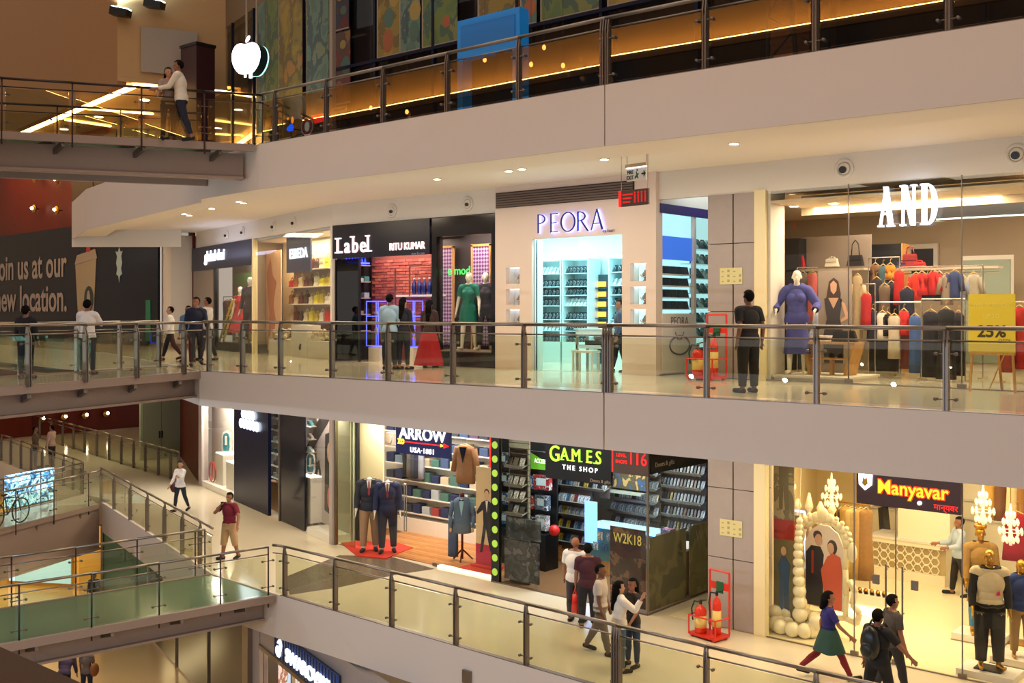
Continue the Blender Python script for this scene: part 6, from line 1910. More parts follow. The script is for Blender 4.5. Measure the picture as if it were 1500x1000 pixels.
ST('trim_22', MB().bar((-28.82, 6.03, 9.05), (-27.57, 8.95, 9.05), .14, .05), 'coveglow')
ST('trim_23', MB().bar((-31.5, 6.57, 9.05), (-31.63, 11.68, 9.05), .16, .05), 'coveglow')
ST('wall_far', B(-44, -20, 16, 16.2, 5, 12), 'tan')
dpil = T('pillar', 'dark maroon pillar behind the couple on the upper footbridge', 'pillar', (-20.69, 5.88, 5))
P('shaft', B(-.45, .45, -.2, .5, 0, 5.0), M('maroonpil', (58, 24, 26), .5), dpil)
P('capping', B(-.48, .48, -.23, .53, 5.0, 5.1), 'dark', dpil)
for i, (lx, ly, lz) in enumerate(((-22.5, 4.3, 11.2), (-21.95, 5.2, 11.55))):
    fd = T('floodlight', 'black floodlight aimed at the wall high at the upper left, %s one' % ['left', 'right'][i], 'floodlight', (lx, ly, lz), R(30), 'black floodlights')
    P('housing', MB().prism([(-.3, -.12), (.3, -.22), (.34, .0), (-.26, .14)], -.2, .15, 'xz'), 'black', fd)
    P('lens', MB().prism([(-.24, .12), (.32, .0), (.33, .04), (-.23, .16)], -.16, .12, 'xz'), M('floodglow', (210, 250, 255), emit=8), fd)
    P('bracket', MB().bar((0, .1, 0), (0, .6, -.1), .05, .05), 'black', fd)
    lt_ = bpy.data.lights.new('flood', 'SPOT')
    lt_.energy, lt_.spot_size, lt_.color, lt_.shadow_soft_size = 60, R(110), (.8, 1, .98), .1
    lo_ = bpy.data.objects.new('flood', lt_)
    COL.objects.link(lo_)
    lo_.location = (lx + .05, ly - .3, lz + .3)
    lo_.rotation_euler = (R(150), 0, R(25))
for i, (px, py) in enumerate([(-30.03, 7.65), (-25.52, 6.98), (-33.86, 8.17), (-29.66, 9.59)]):
    d = T('downlight', 'small bright downlight in the ceiling beyond the upper footbridge, %s of four' % ['second', 'fourth', 'first', 'third'][i], 'downlight', (px, py, 9.08), 0, 'downlights beyond the upper footbridge')
    P('rim', MB().cyl((0, 0, -.01), (0, 0, .02), .2, n=12), 'white', d)
    P('lens', MB().cyl((0, 0, -.02), (0, 0, -.01), .16, n=12), 'lampglow', d)

# ceiling edge of the opposite side with its cove light (mirrored in the top balustrade)
ST('wall_near', B(-34, 22, -13.4, -13.1, 9.05, 16), 'tan')
ST('trim_24', B(-34, 22, -12.85, -12.7, 9.0, 9.05), M('covegold', (255, 206, 110), emit=26))
ST('trim_25', B(-34, 22, -13.1, -12.6, 8.94, 9.0), 'tan')
ST('ceiling', B(-34, 22, -24, -13.1, 8.9, 9.05), M('soffitdark', (60, 46, 36), .8))

# ================================================================ FAR LEFT, MIDDLE: dark hoarding and red wall
hang = math.atan2(8.4 - 10.3, -27 + 46)
hd = T('hoarding', 'long dark blue-green hoarding announcing a move, with a drink cup', 'hoarding', (-46, 10.3, 0), hang)
M('hoard', (12, 22, 38), .4, noise=.25, nscale=.4, spec=.2)
P('board', B(0, 19.1, 0, .1, 0, 5.1), 'hoard', hd)
M('hoardtext', (150, 140, 138), .6)
text('lettering', 'Join us at our', 1.72, (10.25, -.02, 2.93), 'hoardtext', hd, extrude=.004, offset=.03, sx=.96, align='RIGHT')
text('lettering', 'new location.', 1.72, (10.33, -.02, 1.39), 'hoardtext', hd, extrude=.004, offset=.03, sx=.98, align='RIGHT')
cx_ = 12.33
P('printed_cup', MB().prism([(cx_ - .75, .7), (cx_ + .75, .7), (cx_ + 1.1, 3.6), (cx_ - 1.1, 3.4)], -.02, -.005, 'xz'), M('cupprint', (150, 136, 112), .6), hd)
P('printed_lid', MB().prism([(cx_ - 1.15, 3.4), (cx_ + 1.2, 3.6), (cx_ + 1.0, 4.0), (cx_ - .9, 3.8)], -.03, -.018, 'xz'), 'panelgrey', hd)
P('printed_straw', MB().prism([(cx_ + .1, 3.9), (cx_ + .5, 3.9), (cx_ + .6, 5.0), (cx_ + .2, 5.0)], -.035, -.02, 'xz'), 'bandred', hd)
P('printed_badge', MB().sph((cx_ + .35, -.025, 1.9), .5, .01, .55, 16, 8), M('badgegreen', (20, 44, 40), .5), hd)
P('printed_badge_figure', MB().sph((cx_ + .35, -.04, 1.9), .18, .008, .36, 10, 6), 'panelgrey', hd)
ex = 15.68
em = [(0, .95), (.12, .7), (.35, .75), (.2, .45), (.3, .1), (.18, -.2), (.28, -.5), (.08, -.6), (0, -.95)]
P('printed_emblem', MB().prism([(ex + a * .95, 3.25 + b * .75) for a, b in em] + [(ex - a * .95, 3.25 + b * .75) for a, b in em[-2:0:-1]], -.02, -.004, 'xz'), M('emblemgrey', (150, 170, 170), .5), hd)
P('green_edge', B(18.1, 18.5, -.02, 0, .2, 1.8), M('edgegreen', (20, 110, 80), .5), hd)
ST('wall_left', MB().wallseg((-46.0, 10.45), (-27.0, 8.55), 5.1, 9.1, .1), 'redwood')
M('greypanel', (60, 46, 44), .6)
pn_ = T('wall_cabinet', 'row of dim brown wall panels above the hoarding', 'panel', (-46, 10.3, 5.3), hang)
for k in range(4):
    P('panel', B(11.02 + k * 2.3, 11.02 + 2.2 + k * 2.3, -.08, -.0, 0, 3.4), 'greypanel', pn_)
for i, (uu, zz) in enumerate([(6.77, 6.14), (9.48, 5.89), (6.86, 7.53), (9.48, 7.24)]):
    px, py = -46 + uu * math.cos(hang), 10.25 + uu * math.sin(hang)
    wl_ = T('wall_lamp', 'brass dish lamp on the red wall above the hoarding, %s' % ['lower left', 'lower right', 'upper left', 'upper right'][i], 'wall lamp', (px, py, zz), hang, 'brass dish lamps above the hoarding')
    P('dish', MB().sph((0, -.1, 0), .2, .1, .2, 12, 8), 'gold', wl_, True)
    P('bulb', MB().sph((.03, -.22, .02), .07), 'lampglow', wl_, True)
    P('arm', MB().cyl((0, 0, 0), (0, .15, 0), .03, n=6), 'bronze', wl_)
co_ = T('column', 'plain white column at the right end of the dark hoarding', 'column', (-26.3, 8.45, 0), R(-20))
P('shaft', B(-.85, .85, -.1, .9, 0, 4.2), 'white', co_)
P('base', B(-.88, .88, -.13, .93, 0, .15), 'panelgrey', co_)
area('corridor_light', (-31, 7.0, 4.0), 5, 1, 10, (.9, .85, 1))

# ================================================================ FAR LEFT, LOWER: red wall with dish lamps, grey doors
ST('wall_left', B(-44.3, -44.1, 4, 20, LZ, -.95), 'redwood')
for i, yy in enumerate((12.13, 13.3, 14.45, 15.64)):
    wl_ = T('wall_lamp', 'brass dish lamp on the red wall below the middle footbridge, %s from the left' % NW[i], 'wall lamp', (-44.05, yy, -4.12 + 1.0 * 0), R(90), 'brass dish lamps on the lower red wall')
    P('dish', MB().sph((0, -.1, 0), .19, .1, .19, 12, 8), 'gold', wl_, True)
    P('bulb', MB().sph((.04, -.2, .03), .08), 'lampglow', wl_, True)
    P('arm', MB().cyl((0, 0, 0), (0, .1, 0), .03, n=6), 'bronze', wl_)
M('doorgrey', (150, 152, 130), .5)
dd = ST('door_1', B(-31.75, -31.65, 10.42, 12.35, LZ, -1.6), 'doorgrey')
for k in range(2):
    lf_ = P('door_leaf', B(-31.66, -31.6, 10.47 + k * .94, 11.37 + k * .94, LZ + .02, -2.3), 'doorgrey', dd)
    P('door_handle', B(-31.6, -31.55, 11.25 + k * .12, 11.3 + k * .12, -4.1, -3.8), 'dark', lf_)
    P('transom_panel', B(-31.66, -31.61, 10.47 + k * .94, 11.37 + k * .94, -2.25, -1.65), 'panelgrey', dd)
area('corridor_light', (-33, 9.0, -1.1), 5, 1.2, 60, (.95, .9, .5))
area('corridor_light', (-40, 10, -1.1), 4, 1.2, 40, (1, .8, .4))
ST('ceiling', MB().prism([(-46, 7), (-24, 4.3), (-24, 14), (-46, 20)], -.98, -.94), 'tan2')

# glowing blue showcase and the bicycle on the far footbridge
bl_ = T('light_box', 'glowing blue and white showcase on the far lower footbridge', 'light box', (-24.3, 1.5, LZ), math.atan2(2.9, -1.2))
P('case', B(0, 2.0, 0, .2, .05, 1.1), art('bluewhite', ((120, 190, 230), (190, 230, 250), (70, 140, 200), (30, 60, 90)), 2.2, .4, emit=1.3, dist=3), bl_)
P('stand', B(.1, 1.9, .02, .18, 0, .06), 'dark', bl_)
P('figure', MB().sph((.3, .25, .95), .12, .05, .1).sph((.75, .24, 1.0), .1, .04, .12).sph((1.5, .24, .75), .12, .05, .14), 'dark', bl_)
bk = T('bicycle', 'black bicycle leaning on the railing of the far lower footbridge', 'bicycle', (-21.75, .35, LZ + .02), math.atan2(4.3, -2.0))


def wheel(cx):
    w_ = P('wheel', MB().tube([(cx + .36 * math.cos(k * math.pi / 12), 0, .38 + .36 * math.sin(k * math.pi / 12)) for k in range(25)], .022, 6), 'black', bk, True)
    sp = MB()
    for k in range(8):
        a = k * math.pi / 4
        sp.cyl((cx, 0, .38), (cx + .35 * math.cos(a), 0, .38 + .35 * math.sin(a)), .005, n=4)
    P('spoke_set', sp, 'steel', w_)


wheel(.45)
wheel(-.6)
P('frame', MB().tube([(-.6, 0, .38), (-.1, 0, .35), (.3, 0, .8), (-.2, 0, .85), (-.1, 0, .35)], .02, 6).tube([(-.6, 0, .38), (-.2, 0, .85)], .015, 6).tube([(.45, 0, .38), (.3, 0, .95)], .02, 6), 'black', bk)
P('saddle', MB().sph((-.24, 0, .95), .13, .07, .04), 'black', bk)
P('handlebar', MB().tube([(.3, -.25, 1.0), (.3, 0, .97), (.3, .25, 1.0)], .015, 6), 'black', bk)

# ================================================================ GROUND FLOOR
M('yellowwall', (206, 160, 70), .5, noise=.2, nscale=1.2)
ST('wall_ground', MB().wallseg((-37, 4.7), (-29.5, 8.9), -10, -6.2, .1), 'yellowwall')
area('shop_ceiling_light', (-32.5, 5.2, -6.3), 5, 1, 170, (1, .78, .38), rot=(0, 0, R(29)))
qa = math.atan2(4.2, 7.5)
bw2 = T('lit_window', 'pale blue lit shop window on the ground floor', 'shop window', (-37, 4.7, -10), qa)
P('pane', B(2.96, 5.78, -.08, -.03, 0.2699999999999996, 1.3100000000000005), M('paleblue', (150, 190, 205), .3, emit=.7), bw2)
P('frame', B(2.96 - .1, 5.78 + .1, -.04, 0, 0.16999999999999993, 1.4100000000000001), 'gold', bw2)
gsx = T('glass_screen', 'green-tinted upright glass screen on the ground floor', 'screen', (-26.54, 5.94, -10), R(20))
P('pane', B(0, 1.9, 0, .02, .05, 3.6), M('greenpane', (90, 130, 100), .15), gsx)
P('post', B(-.1, 0, -.05, .1, 0, 3.8), 'post', gsx)
# glazed corner of the ground-floor shop with the glowing white sign
gang = math.atan2(.81 - 6.2, -7.4 + 24.08)
gx = T('glazed_front', 'tall reflective glazed wall of the ground-floor shop under the lower gallery', 'shop window', (-24.08, 6.2, -10), gang)
gL = 11.23
for k in range(3):
    P('pane', B(gL - 3.6 * (k + 1) + .03, gL - 3.6 * k - .03, 0, .02, .05, 4.0), M('smokedpane', (74, 66, 48), .04, spec=.8), gx)
    P('mullion', B(gL - 3.6 * (k + 1) - .04, gL - 3.6 * (k + 1) + .04, -.05, .05, 0, 4.0), 'steel', gx)
P('corner_post', B(gL - .02, gL + .45, -.15, .3, 0, 4.0), 'steel', gx)
P('wall', B(gL + .45, gL + 1.0, -.02, .2, 0, 4.0), 'stone', gx)
sL0, sL1 = 13.61, 17.54
P('wall', B(gL + 1.0, sL1 + 3, .0, .2, 2.85, 4.0), 'stone', gx)
P('lintel', B(gL + 1.0, sL1 + 3, -.05, .0, 2.8, 2.9), 'steel', gx)
P('lit_interior', B(gL + 1.0, sL1 + 3, 1.5, 1.55, 0, 2.85), M('interiorcream', (255, 232, 190), .6, emit=.9), gx)
P('door_frame', B(gL + 1.3, gL + 1.38, -.03, .05, 0, 2.8), 'steel', gx)
P('door_frame', B(gL + 3.3, gL + 3.38, -.03, .05, 0, 2.8), 'steel', gx)
P('face_poster', B(gL + 1.5, gL + 3.2, .3, .34, 1.0, 2.5), art('facead', ((230, 190, 160), (240, 220, 210), (180, 120, 90), (200, 220, 240)), 1.8, .5, emit=.5), gx)
sw_ = T('shop_sign', 'glowing white letters on blue slats above the ground-floor shop', 'sign', (-24.08 + sL0 * math.cos(gang), 6.2 + sL0 * math.sin(gang) - .12, -6.98), gang)
P('board', B(0, sL1 - sL0, 0, .05, 0, .62), M('boardblue', (60, 90, 160), .4), sw_)
for k in range(22):
    P('slat', B(.04 + k * (sL1 - sL0) / 22, .1 + k * (sL1 - sL0) / 22, -.03, 0, 0, .62), 'signblue', sw_)
text('letter', 'SWAROVSKI', .44, ((sL1 - sL0) * .58, -.05, .12), 'whiteglow', sw_, extrude=.02, offset=.008, sx=1.12)
P('swan_emblem', MB().sph((.4, -.05, .2), .2, .03, .14).tube([(.55, -.05, .25), (.6, -.05, .4), (.5, -.05, .48), (.42, -.05, .42)], .04, 6), 'whiteglow', sw_)
tag(P('junction_box', B(-.1, .1, -.02, .03, -.12, .12), 'steel', loc=(-3.49, 0.51, -5.48)), 'small steel box on the white lower gallery fascia', 'junction box')

# ================================================================ HANGING SIGNS, FIRE POINTS
hs = T('exit_sign', 'hanging white fire exit sign with a green running man and arrow', 'sign', (-0.63, 1.6, 3.64), R(-8))
P('plate', B(0, .46, 0, .012, 0, .24), 'white', hs)
P('light_bar', B(-.01, .47, -.03, .04, .24, .3), M('barbeige', (190, 160, 120), .5), hs)
P('glow', B(0, .46, -.02, .02, .225, .24), 'whiteglow', hs)
M('exitink', (20, 40, 24), .6)
text('lettering', 'FIRE', .095, (.085, -.006, .125), 'exitink', hs, extrude=.002, offset=.002, sx=.85)
text('lettering', 'EXIT', .095, (.085, -.006, .03), 'exitink', hs, extrude=.002, offset=.002, sx=.85)
P('arrow', MB().prism([(.35, .095), (.40, .095), (.40, .05), (.45, .11), (.40, .17), (.40, .125), (.35, .125)], -.005, 0, 'xz'), 'exitink', hs)
P('running_figure', MB().prism([(.2, .03), (.23, .06), (.25, .05), (.27, .03), (.28, .045), (.26, .09), (.29, .11), (.28, .125), (.25, .12), (.24, .16), (.22, .155), (.23, .1), (.2, .08), (.19, .045)], -.005, 0, 'xz').sph((.25, -.003, .185), .018, .003, .018), M('exitgreen', (20, 90, 50), .6), hs)
for xx in (.0, .46):
    P('rod', MB().cyl((xx, .01, .3), (xx, .01, 0.6299999999999994), .006, n=5), 'steel', hs)
ds_ = T('direction_sign', 'hanging brown directory board with red pictograms', 'sign', (-0.71, 1.5, 3.19), R(-8))
P('board', B(0, .66, 0, .04, 0, .28), M('boardgrey', (92, 72, 62), .5), ds_)
P('red_strip', B(-.02, .035, -.01, .045, 0, .28), 'redglow', ds_)
for k in range(3):
    P('lettering', B(.07, .25 + .03 * k, -.006, 0, .06 + k * .065, .09 + k * .065), M('dimred', (200, 30, 30), .5, emit=.5), ds_)
for k in range(4):
    P('pictogram', MB().sph((.36 + k * .08, -.005, .225), .022, .004, .022, 8, 5).box(.345 + k * .08, .375 + k * .08, -.006, 0, .05, .2), 'dimred', ds_)
for xx in (.02, .64):
    P('rod', MB().cyl((xx, .02, .28), (xx, .02, 1.0799999999999996), .006, n=5), 'steel', ds_)
tag(P('camera_box', MB().box(-.06, .06, -.06, .06, -.12, 0), 'bronze', loc=(-1.23, 5.17, 4.27)), 'small brown box camera under the corridor ceiling', 'camera')


def fire_point(label, x_, y_, z_, rz):
    t = T('extinguisher_trolley', label + ' holding two fire extinguishers', 'trolley', (x_, y_, z_), rz)
    M('trolleyred', (214, 44, 24), .4)
    P('base', B(-.3, .36, -.22, .22, .04, .09), 'trolleyred', t)
    P('back_frame', MB().tube([(-.12, .2, .09), (-.12, .2, 1.28), (.36, .2, 1.28), (.36, .2, .09)], .02, 6), 'trolleyred', t)
    P('back_band', B(-.12, .36, .19, .215, .92, 1.06), 'trolleyred', t)
    P('notice', B(.06, .22, .17, .19, .86, 1.08), 'exitgreen', t)
    P('guard_rail', MB().tube([(-.3, .2, .42), (-.3, -.22, .42), (.36, -.22, .42), (.36, .2, .42)], .016, 6), 'trolleyred', t)
    for a, b in ((-.3, -.22), (.36, -.22), (-.3, .2)):
        P('upright', MB().tube([(a, b, .05), (a, b, .42)], .016, 6), 'trolleyred', t)
    for a, b in ((-.25, -.18), (.3, -.18), (-.25, .18), (.3, .18)):
        P('wheel', MB().cyl((a - .02, b, .035), (a + .02, b, .035), .035, n=10), 'trolleyred', t)
    return t


def extinguisher(label, x_, y_, z_, r, h):
    t = T('fire_extinguisher', label, 'fire extinguisher', (x_, y_, z_), 0, 'red fire extinguishers')
    M('extred', (220, 50, 26), .3)
    P('cylinder', MB().lathe([(r * .9, 0), (r, .02), (r, h * .78), (r * .8, h * .88), (r * .3, h * .95), (r * .25, h)], n=16), 'extred', t, True)
    P('label', MB().lathe([(r * 1.01, h * .2), (r * 1.01, h * .62)], n=16), M('extlabel', (236, 206, 120), .5), t, True)
    P('valve', MB().cyl((0, 0, h), (0, 0, h + .06), .03).bar((-.02, 0, h + .07), (.12, 0, h + .1), .03, .02), 'dark', t)
    P('hose', MB().tube([(-.03, 0, h + .04), (-.12, -.03, h + .05), (-r - .07, -.03, h * .8), (-r - .04, -.03, h * .4)], .014, 6), 'dark', t)
    return t


for k, (zz, wh) in enumerate(((0, 'middle'), (LZ, 'lower'))):
    fx_, fy_ = ((-.62, 4.3), (-.5, 4.2))[k]
    fire_point('red trolley by the column on the %s gallery' % wh, fx_, fy_, zz, R(-10))
    extinguisher('short wide fire extinguisher on the %s gallery trolley' % wh, fx_ - .12, fy_ - .08, zz + .09, .115, .55)
    extinguisher('tall narrow fire extinguisher on the %s gallery trolley' % wh, fx_ + .18, fy_ + .02, zz + .09, .085, .75)


# ================================================================ PEOPLE AND MANNEQUINS
HANDS = []       # where the hands of the figure built last are


def capsule(mb, p, q, r0, r1, n=10):
    mb.cyl(p, q, r0, r1, n)
    mb.sph(p, r0, r0, r0, n, 6)
    mb.sph(q, r1, r1, r1, n, 6)


def remesh(mb, vox, smooth=2):
    m = mb.mesh('b', None, fix=False)
    o = bpy.data.objects.new('b', m)
    r = o.modifiers.new('r', 'REMESH')
    r.mode, r.voxel_size = 'VOXEL', vox
    s = o.modifiers.new('s', 'SMOOTH')
    s.factor, s.iterations = .5, smooth
    return evaluated_mesh(o)


def np_mesh(name, V, Fq, mat):
    m = bpy.data.meshes.new(name)
    m.from_pydata(V.tolist(), [], Fq)
    m.materials.append(MATS[mat] if isinstance(mat, str) else mat)
    m.polygons.foreach_set('use_smooth', [True] * len(m.polygons))
    return m


def cloth(key, rgb, pat=None):
    return M('wear_' + key, rgb, .85, noise=.12, nscale=10)


def human(name, label, cat, loc, rz, h=1.7, skin='skin_a', hair=None, female=False, la=(5, 8, 12), ra=(5, 8, 12), ll=(0, 0, 3), rl=(0, 0, 3),
          lean=0, turn=0, nod=0, wear=(), skirt=None, longhair=0, head=True, vox=.016, build=1.0, group=None, mann=False, bald=False, hand_in=0, feet=True):
    """Figure facing -y. Limb angles in degrees: arms (forward, outward, elbow bend), legs (forward, knee bend, outward)."""
    t = T(name, label, cat, loc, rz, group)
    k = h / 1.7
    b = k * build * (.93 if female else 1)
    sn = lambda a: math.sin(R(a))
    cs = lambda a: math.cos(R(a))
    bones = []          # (label, p, q, r0, r1)

    def limb(f, o, side):
        return Vector((side * sn(o), -sn(f) * cs(o), -cs(f) * cs(o)))

    # legs, hips at 0 first
    legs = []
    for side, (f, kn, o) in ((-1, ll), (1, rl)):
        hip = Vector((side * .09 * k, 0, 0))
        kne = hip + limb(f, o, side) * .40 * k
        ank = kne + limb(f - kn, o * .4, side) * .41 * k
        legs.append((side, hip, kne, ank, f - kn))
    low = min(l[3].z for l in legs) - .07 * k
    pel = Vector((0, 0, -low))
    up = Vector((0, -sn(lean), cs(lean)))
    side_v = Vector((1, 0, 0))
    for side, hip, kne, ank, ang in legs:
        hp, kp, ap = hip + pel, kne + pel, ank + pel
        bones.append(('thigh', hp, kp, .088 * b, .058 * b))
        bones.append(('shin', kp, ap, .06 * b, .038 * b))
        bones.append(('calf', kp + (ap - kp) * .25 + Vector((0, .012, 0)), kp + (ap - kp) * .45 + Vector((0, .01, 0)), .055 * b, .05 * b))
        lift = max(-35, min(35, ang)) * .6
        toe = ap + Vector((side * .03 * k, -.17 * k * cs(lift), -.035 * k + .17 * k * sn(lift)))
        bones.append(('foot', ap + Vector((0, .03 * k, -.035 * k)), toe, .036 * k, .03 * k))
    ch = pel + up * .30 * k
    nb = pel + up * .53 * k
    sh_w = (.165 if female else .185) * k * build ** .5
    shl = pel + up * .475 * k
    bones.append(('torso', pel + up * .0, ch, .13 * b, .135 * b))
    bones.append(('torso', ch, pel + up * .43 * k, .13 * b, .11 * b))
    hc = None
    if head:
        hu = Vector((0, -sn(lean * .5 + nod), cs(lean * .5 + nod)))
        hc = nb + hu * .165 * k
        bones.append(('neck', pel + up * .46 * k, nb + hu * .06 * k, .055 * k, .05 * k))
    else:
        bones.append(('neck', pel + up * .46 * k, pel + up * .56 * k, .055 * k, .048 * k))
    hands = []
    HANDS.clear()
    for side, arm_ in ((-1, la), (1, ra)):
        f, o, be = arm_[:3]
        hin = arm_[3] if len(arm_) > 3 else hand_in
        s0 = shl + side_v * side * sh_w
        d1 = limb(f, o, side)
        el = s0 + d1 * .285 * k
        d2 = limb(f + be, o * .5 - hin, side)
        wr = el + d2 * .245 * k
        bones.append(('upperarm', s0, el, .052 * b, .04 * b))
        bones.append(('forearm', el, wr, .041 * b, .027 * b))
        hands.append((side, wr, d2))
        HANDS.append(Matrix.Translation(loc) @ Matrix.Rotation(rz, 4, 'Z') @ (wr + d2 * .08 * k))
    mb = MB()
    for lb_, p, q, r0, r1 in bones:
        if lb_ in ('torso',):
            continue
        capsule(mb, p, q, r0, r1)
    rot = Matrix.Rotation(R(lean), 3, 'X')
    E = lambda c, x_, y_, z_: mb.sph(c, x_, y_, z_, 14, 8, rot)
    E(pel + up * .02 * k, (.178 if female else .165) * b, .125 * b, .14 * k)
    E(pel + up * .16 * k, (.128 if female else .146) * b, .105 * b, .16 * k)
    E(pel + up * .33 * k, (.152 if female else .172) * b, .122 * b, .18 * k)
    if female:
        for s_ in (-1, 1):
            mb.sph(pel + up * .345 * k + Vector((s_ * .068 * b, -.09 * b, 0)), .062 * b, .055 * b, .06 * b, 10, 6)
    capsule(mb, shl - side_v * sh_w * .92, shl + side_v * sh_w * .92, .058 * b, .058 * b)
    capsule(mb, shl - side_v * sh_w * .45 + up * .03 * k, shl + side_v * sh_w * .45 + up * .03 * k, .06 * b, .06 * b)
    for side, wr, d2 in hands:
        ax = d2.cross(side_v).normalized()
        nrm = d2.cross(ax).normalized()
        pc_ = wr + d2 * .05 * k
        m3 = Matrix((ax, nrm, d2)).transposed()
        mb.sph(pc_, .04 * k, .018 * k, .055 * k, 10, 6, m3)
        for i, ln in enumerate((.058, .07, .066, .05)):
            r0 = wr + d2 * .085 * k + ax * (-.033 + .022 * i) * k
            md = r0 + (d2 + ax * (-.09 + .06 * i)) * ln * .55 * k
            capsule(mb, r0, md, .0098 * k, .0095 * k, 6)
            capsule(mb, md, md + (d2 * .9 + nrm * -side * .35) * ln * .5 * k, .0095 * k, .008 * k, 6)
        th = wr + d2 * .035 * k - ax * .03 * k
        capsule(mb, th, th + (d2 * .6 - ax * .75).normalized() * .055 * k, .013 * k, .010 * k, 6)
        bones.append(('hand', wr + d2 * .02 * k, wr + d2 * .16 * k, .04 * k, .03 * k))
    if head:
        hr = Matrix.Rotation(R(turn), 3, 'Z') @ Matrix.Rotation(R(lean * .5 + nod), 3, 'X')
        hs_ = k ** .5
        H_ = lambda v: hc + hr @ (Vector(v) * hs_)
        mb.sph(H_((0, .008, .022)), .078 * hs_, .098 * hs_, .095 * hs_, 16, 10, hr)
        mb.sph(H_((0, -.022, -.045)), .058 * hs_, .07 * hs_, .075 * hs_, 12, 8, hr)
        mb.sph(H_((0, -.062, -.093)), .028 * hs_, .026 * hs_, .022 * hs_, 8, 6, hr)
        mb.sph(H_((0, -.102, -.022)), .014 * hs_, .02 * hs_, .026 * hs_, 8, 6, hr)
        mb.sph(H_((0, -.088, -.062)), .026 * hs_, .014 * hs_, .01 * hs_, 8, 6, hr)
        for s_ in (-1, 1):
            mb.sph(H_((s_ * .082, .01, -.012)), .012 * hs_, .022 * hs_, .032 * hs_, 8, 6, hr)
        bones.append(('head', H_((0, 0, -.03)), H_((0, .005, .03)), .085 * hs_, .09 * hs_))
    me = remesh(mb, vox)
    n = len(me.vertices)
    V = np.empty(n * 3)
    me.vertices.foreach_get('co', V)
    V = V.reshape(-1, 3)
    N = np.empty(n * 3)
    me.vertex_normals.foreach_get('vector', N)
    N = N.reshape(-1, 3)
    Fq = np.array([tuple(p.vertices) for p in me.polygons if len(p.vertices) == 4])
    me.materials.append(MATS[skin])
    me.polygons.foreach_set('use_smooth', [True] * len(me.polygons))
    link('body', me, t)
    # nearest bone of every vertex
    names, best, bt, bn_ = [], np.full(n, 1e9), np.zeros(n), np.zeros(n, int)
    for i, (lb_, p, q, r0, r1) in enumerate(bones):
        names.append(lb_)
        p, q = np.array(p), np.array(q)
        d = q - p
        tt = np.clip(((V - p) @ d) / max(1e-9, d @ d), 0, 1)
        dist = np.linalg.norm(V - (p + tt[:, None] * d), axis=1) - (r0 + (r1 - r0) * tt)
        if lb_ == 'torso':
            dist -= .03
        m = dist < best
        best[m], bt[m], bn_[m] = dist[m], tt[m], i
    nm = np.array(names)[bn_]
    sv = (V - np.array(pel)) @ np.array(up) / k

    def shell(pname, mat, mask, off):
        fm = mask[Fq].all(axis=1)
        fs_ = Fq[fm]
        if len(fs_) == 0:
            return None
        ids = np.unique(fs_)
        mp = np.zeros(n, int)
        mp[ids] = np.arange(len(ids))
        Q, fl = V[ids] + N[ids] * off, mp[fs_]
        ea, eb = np.concatenate([fl, fl]).ravel(), np.concatenate([np.roll(fl, 1, 1), np.roll(fl, -1, 1)]).ravel()
        cnt = np.bincount(ea, minlength=len(Q))[:, None]
        for _ in range(8 if pname not in ('shoe', 'hair') else 1):         # drape: even out the cloth
            acc = np.zeros_like(Q)
            np.add.at(acc, ea, Q[eb])
            Q = .5 * Q + .5 * acc / cnt
        return link(pname, np_mesh(pname, Q, fl.tolist(), mat), t)

    tor = (nm == 'torso') | (nm == 'neck')
    arm = nm == 'upperarm'
    fore = nm == 'forearm'
    leg = (nm == 'thigh') | (nm == 'shin') | (nm == 'calf')
    for wname, rgb, off in wear:
        mt = cloth('%s_%d_%d_%d' % (wname, *rgb), rgb)
        if wname in ('tshirt', 'kurta_top', 'blouse'):
            shell(wname, mt, ((tor & (sv < .55)) | (arm & (bt < .75)) | ((nm == 'thigh') & (sv > -.05))) & (sv > -.06), off)
        elif wname in ('shirt', 'jacket', 'sweater', 'sherwani'):
            lo_ = -.06 if wname != 'sherwani' else -.5
            shell(wname, mt, ((tor & (sv < .56)) | arm | (fore & (bt < .93)) | ((nm == 'thigh') & (sv > lo_))) & (sv > lo_), off)
        elif wname == 'vest':
            shell(wname, mt, ((tor & (sv < .54)) | (arm & (bt < .14)) | ((nm == 'thigh') & (sv > -.12))) & (sv > -.12), off)
        elif wname in ('trousers', 'jeans', 'leggings'):
            shell(wname, mt, (tor & (sv < .06)) | (leg & ~(((nm == 'shin')) & (bt > .95))), off)
        elif wname == 'shorts':
            shell(wname, mt, (tor & (sv < .06)) | (nm == 'thigh') | (((nm == 'shin') | (nm == 'calf')) & (bt < .35) & (nm != 'calf')), off)
        elif wname == 'shoe':
            ft = (nm == 'foot')
            left = V[:, 0] < (pel.x)
            shell('shoe', mt, ft & (V[:, 0] < 0), off)
            shell('shoe', mt, ft & (V[:, 0] >= 0), off)
    if skirt:
        mt, z_top, z_hem, r_top, r_hem, folds = skirt
        c0 = pel + up * z_top * k
        mbk = MB()
        nn, rows = 28, 8
        vv, ff = [], []
        cxh = sum(l[2].x for l in legs) / 2
        cyh = sum((l[2] + pel).y for l in legs) / 2
        for j in range(rows + 1):
            s_ = j / rows
            zz = c0.z + (z_hem - c0.z) * s_
            rr = r_top + (r_hem - r_top) * s_ ** .8
            for i in range(nn):
                a = 2 * math.pi * i / nn
                g = 1 + .09 * s_ * math.sin(folds * a)
                vv.append((c0.x * (1 - s_) + cxh * s_ + rr * g * math.cos(a), c0.y * (1 - s_) + cyh * .8 * s_ + rr * .78 * g * math.sin(a), zz))
        for j in range(rows):
            ff += [(j * nn + i, (j + 1) * nn + i, (j + 1) * nn + (i + 1) % nn, j * nn + (i + 1) % nn) for i in range(nn)]
        mbk.add(vv, ff)
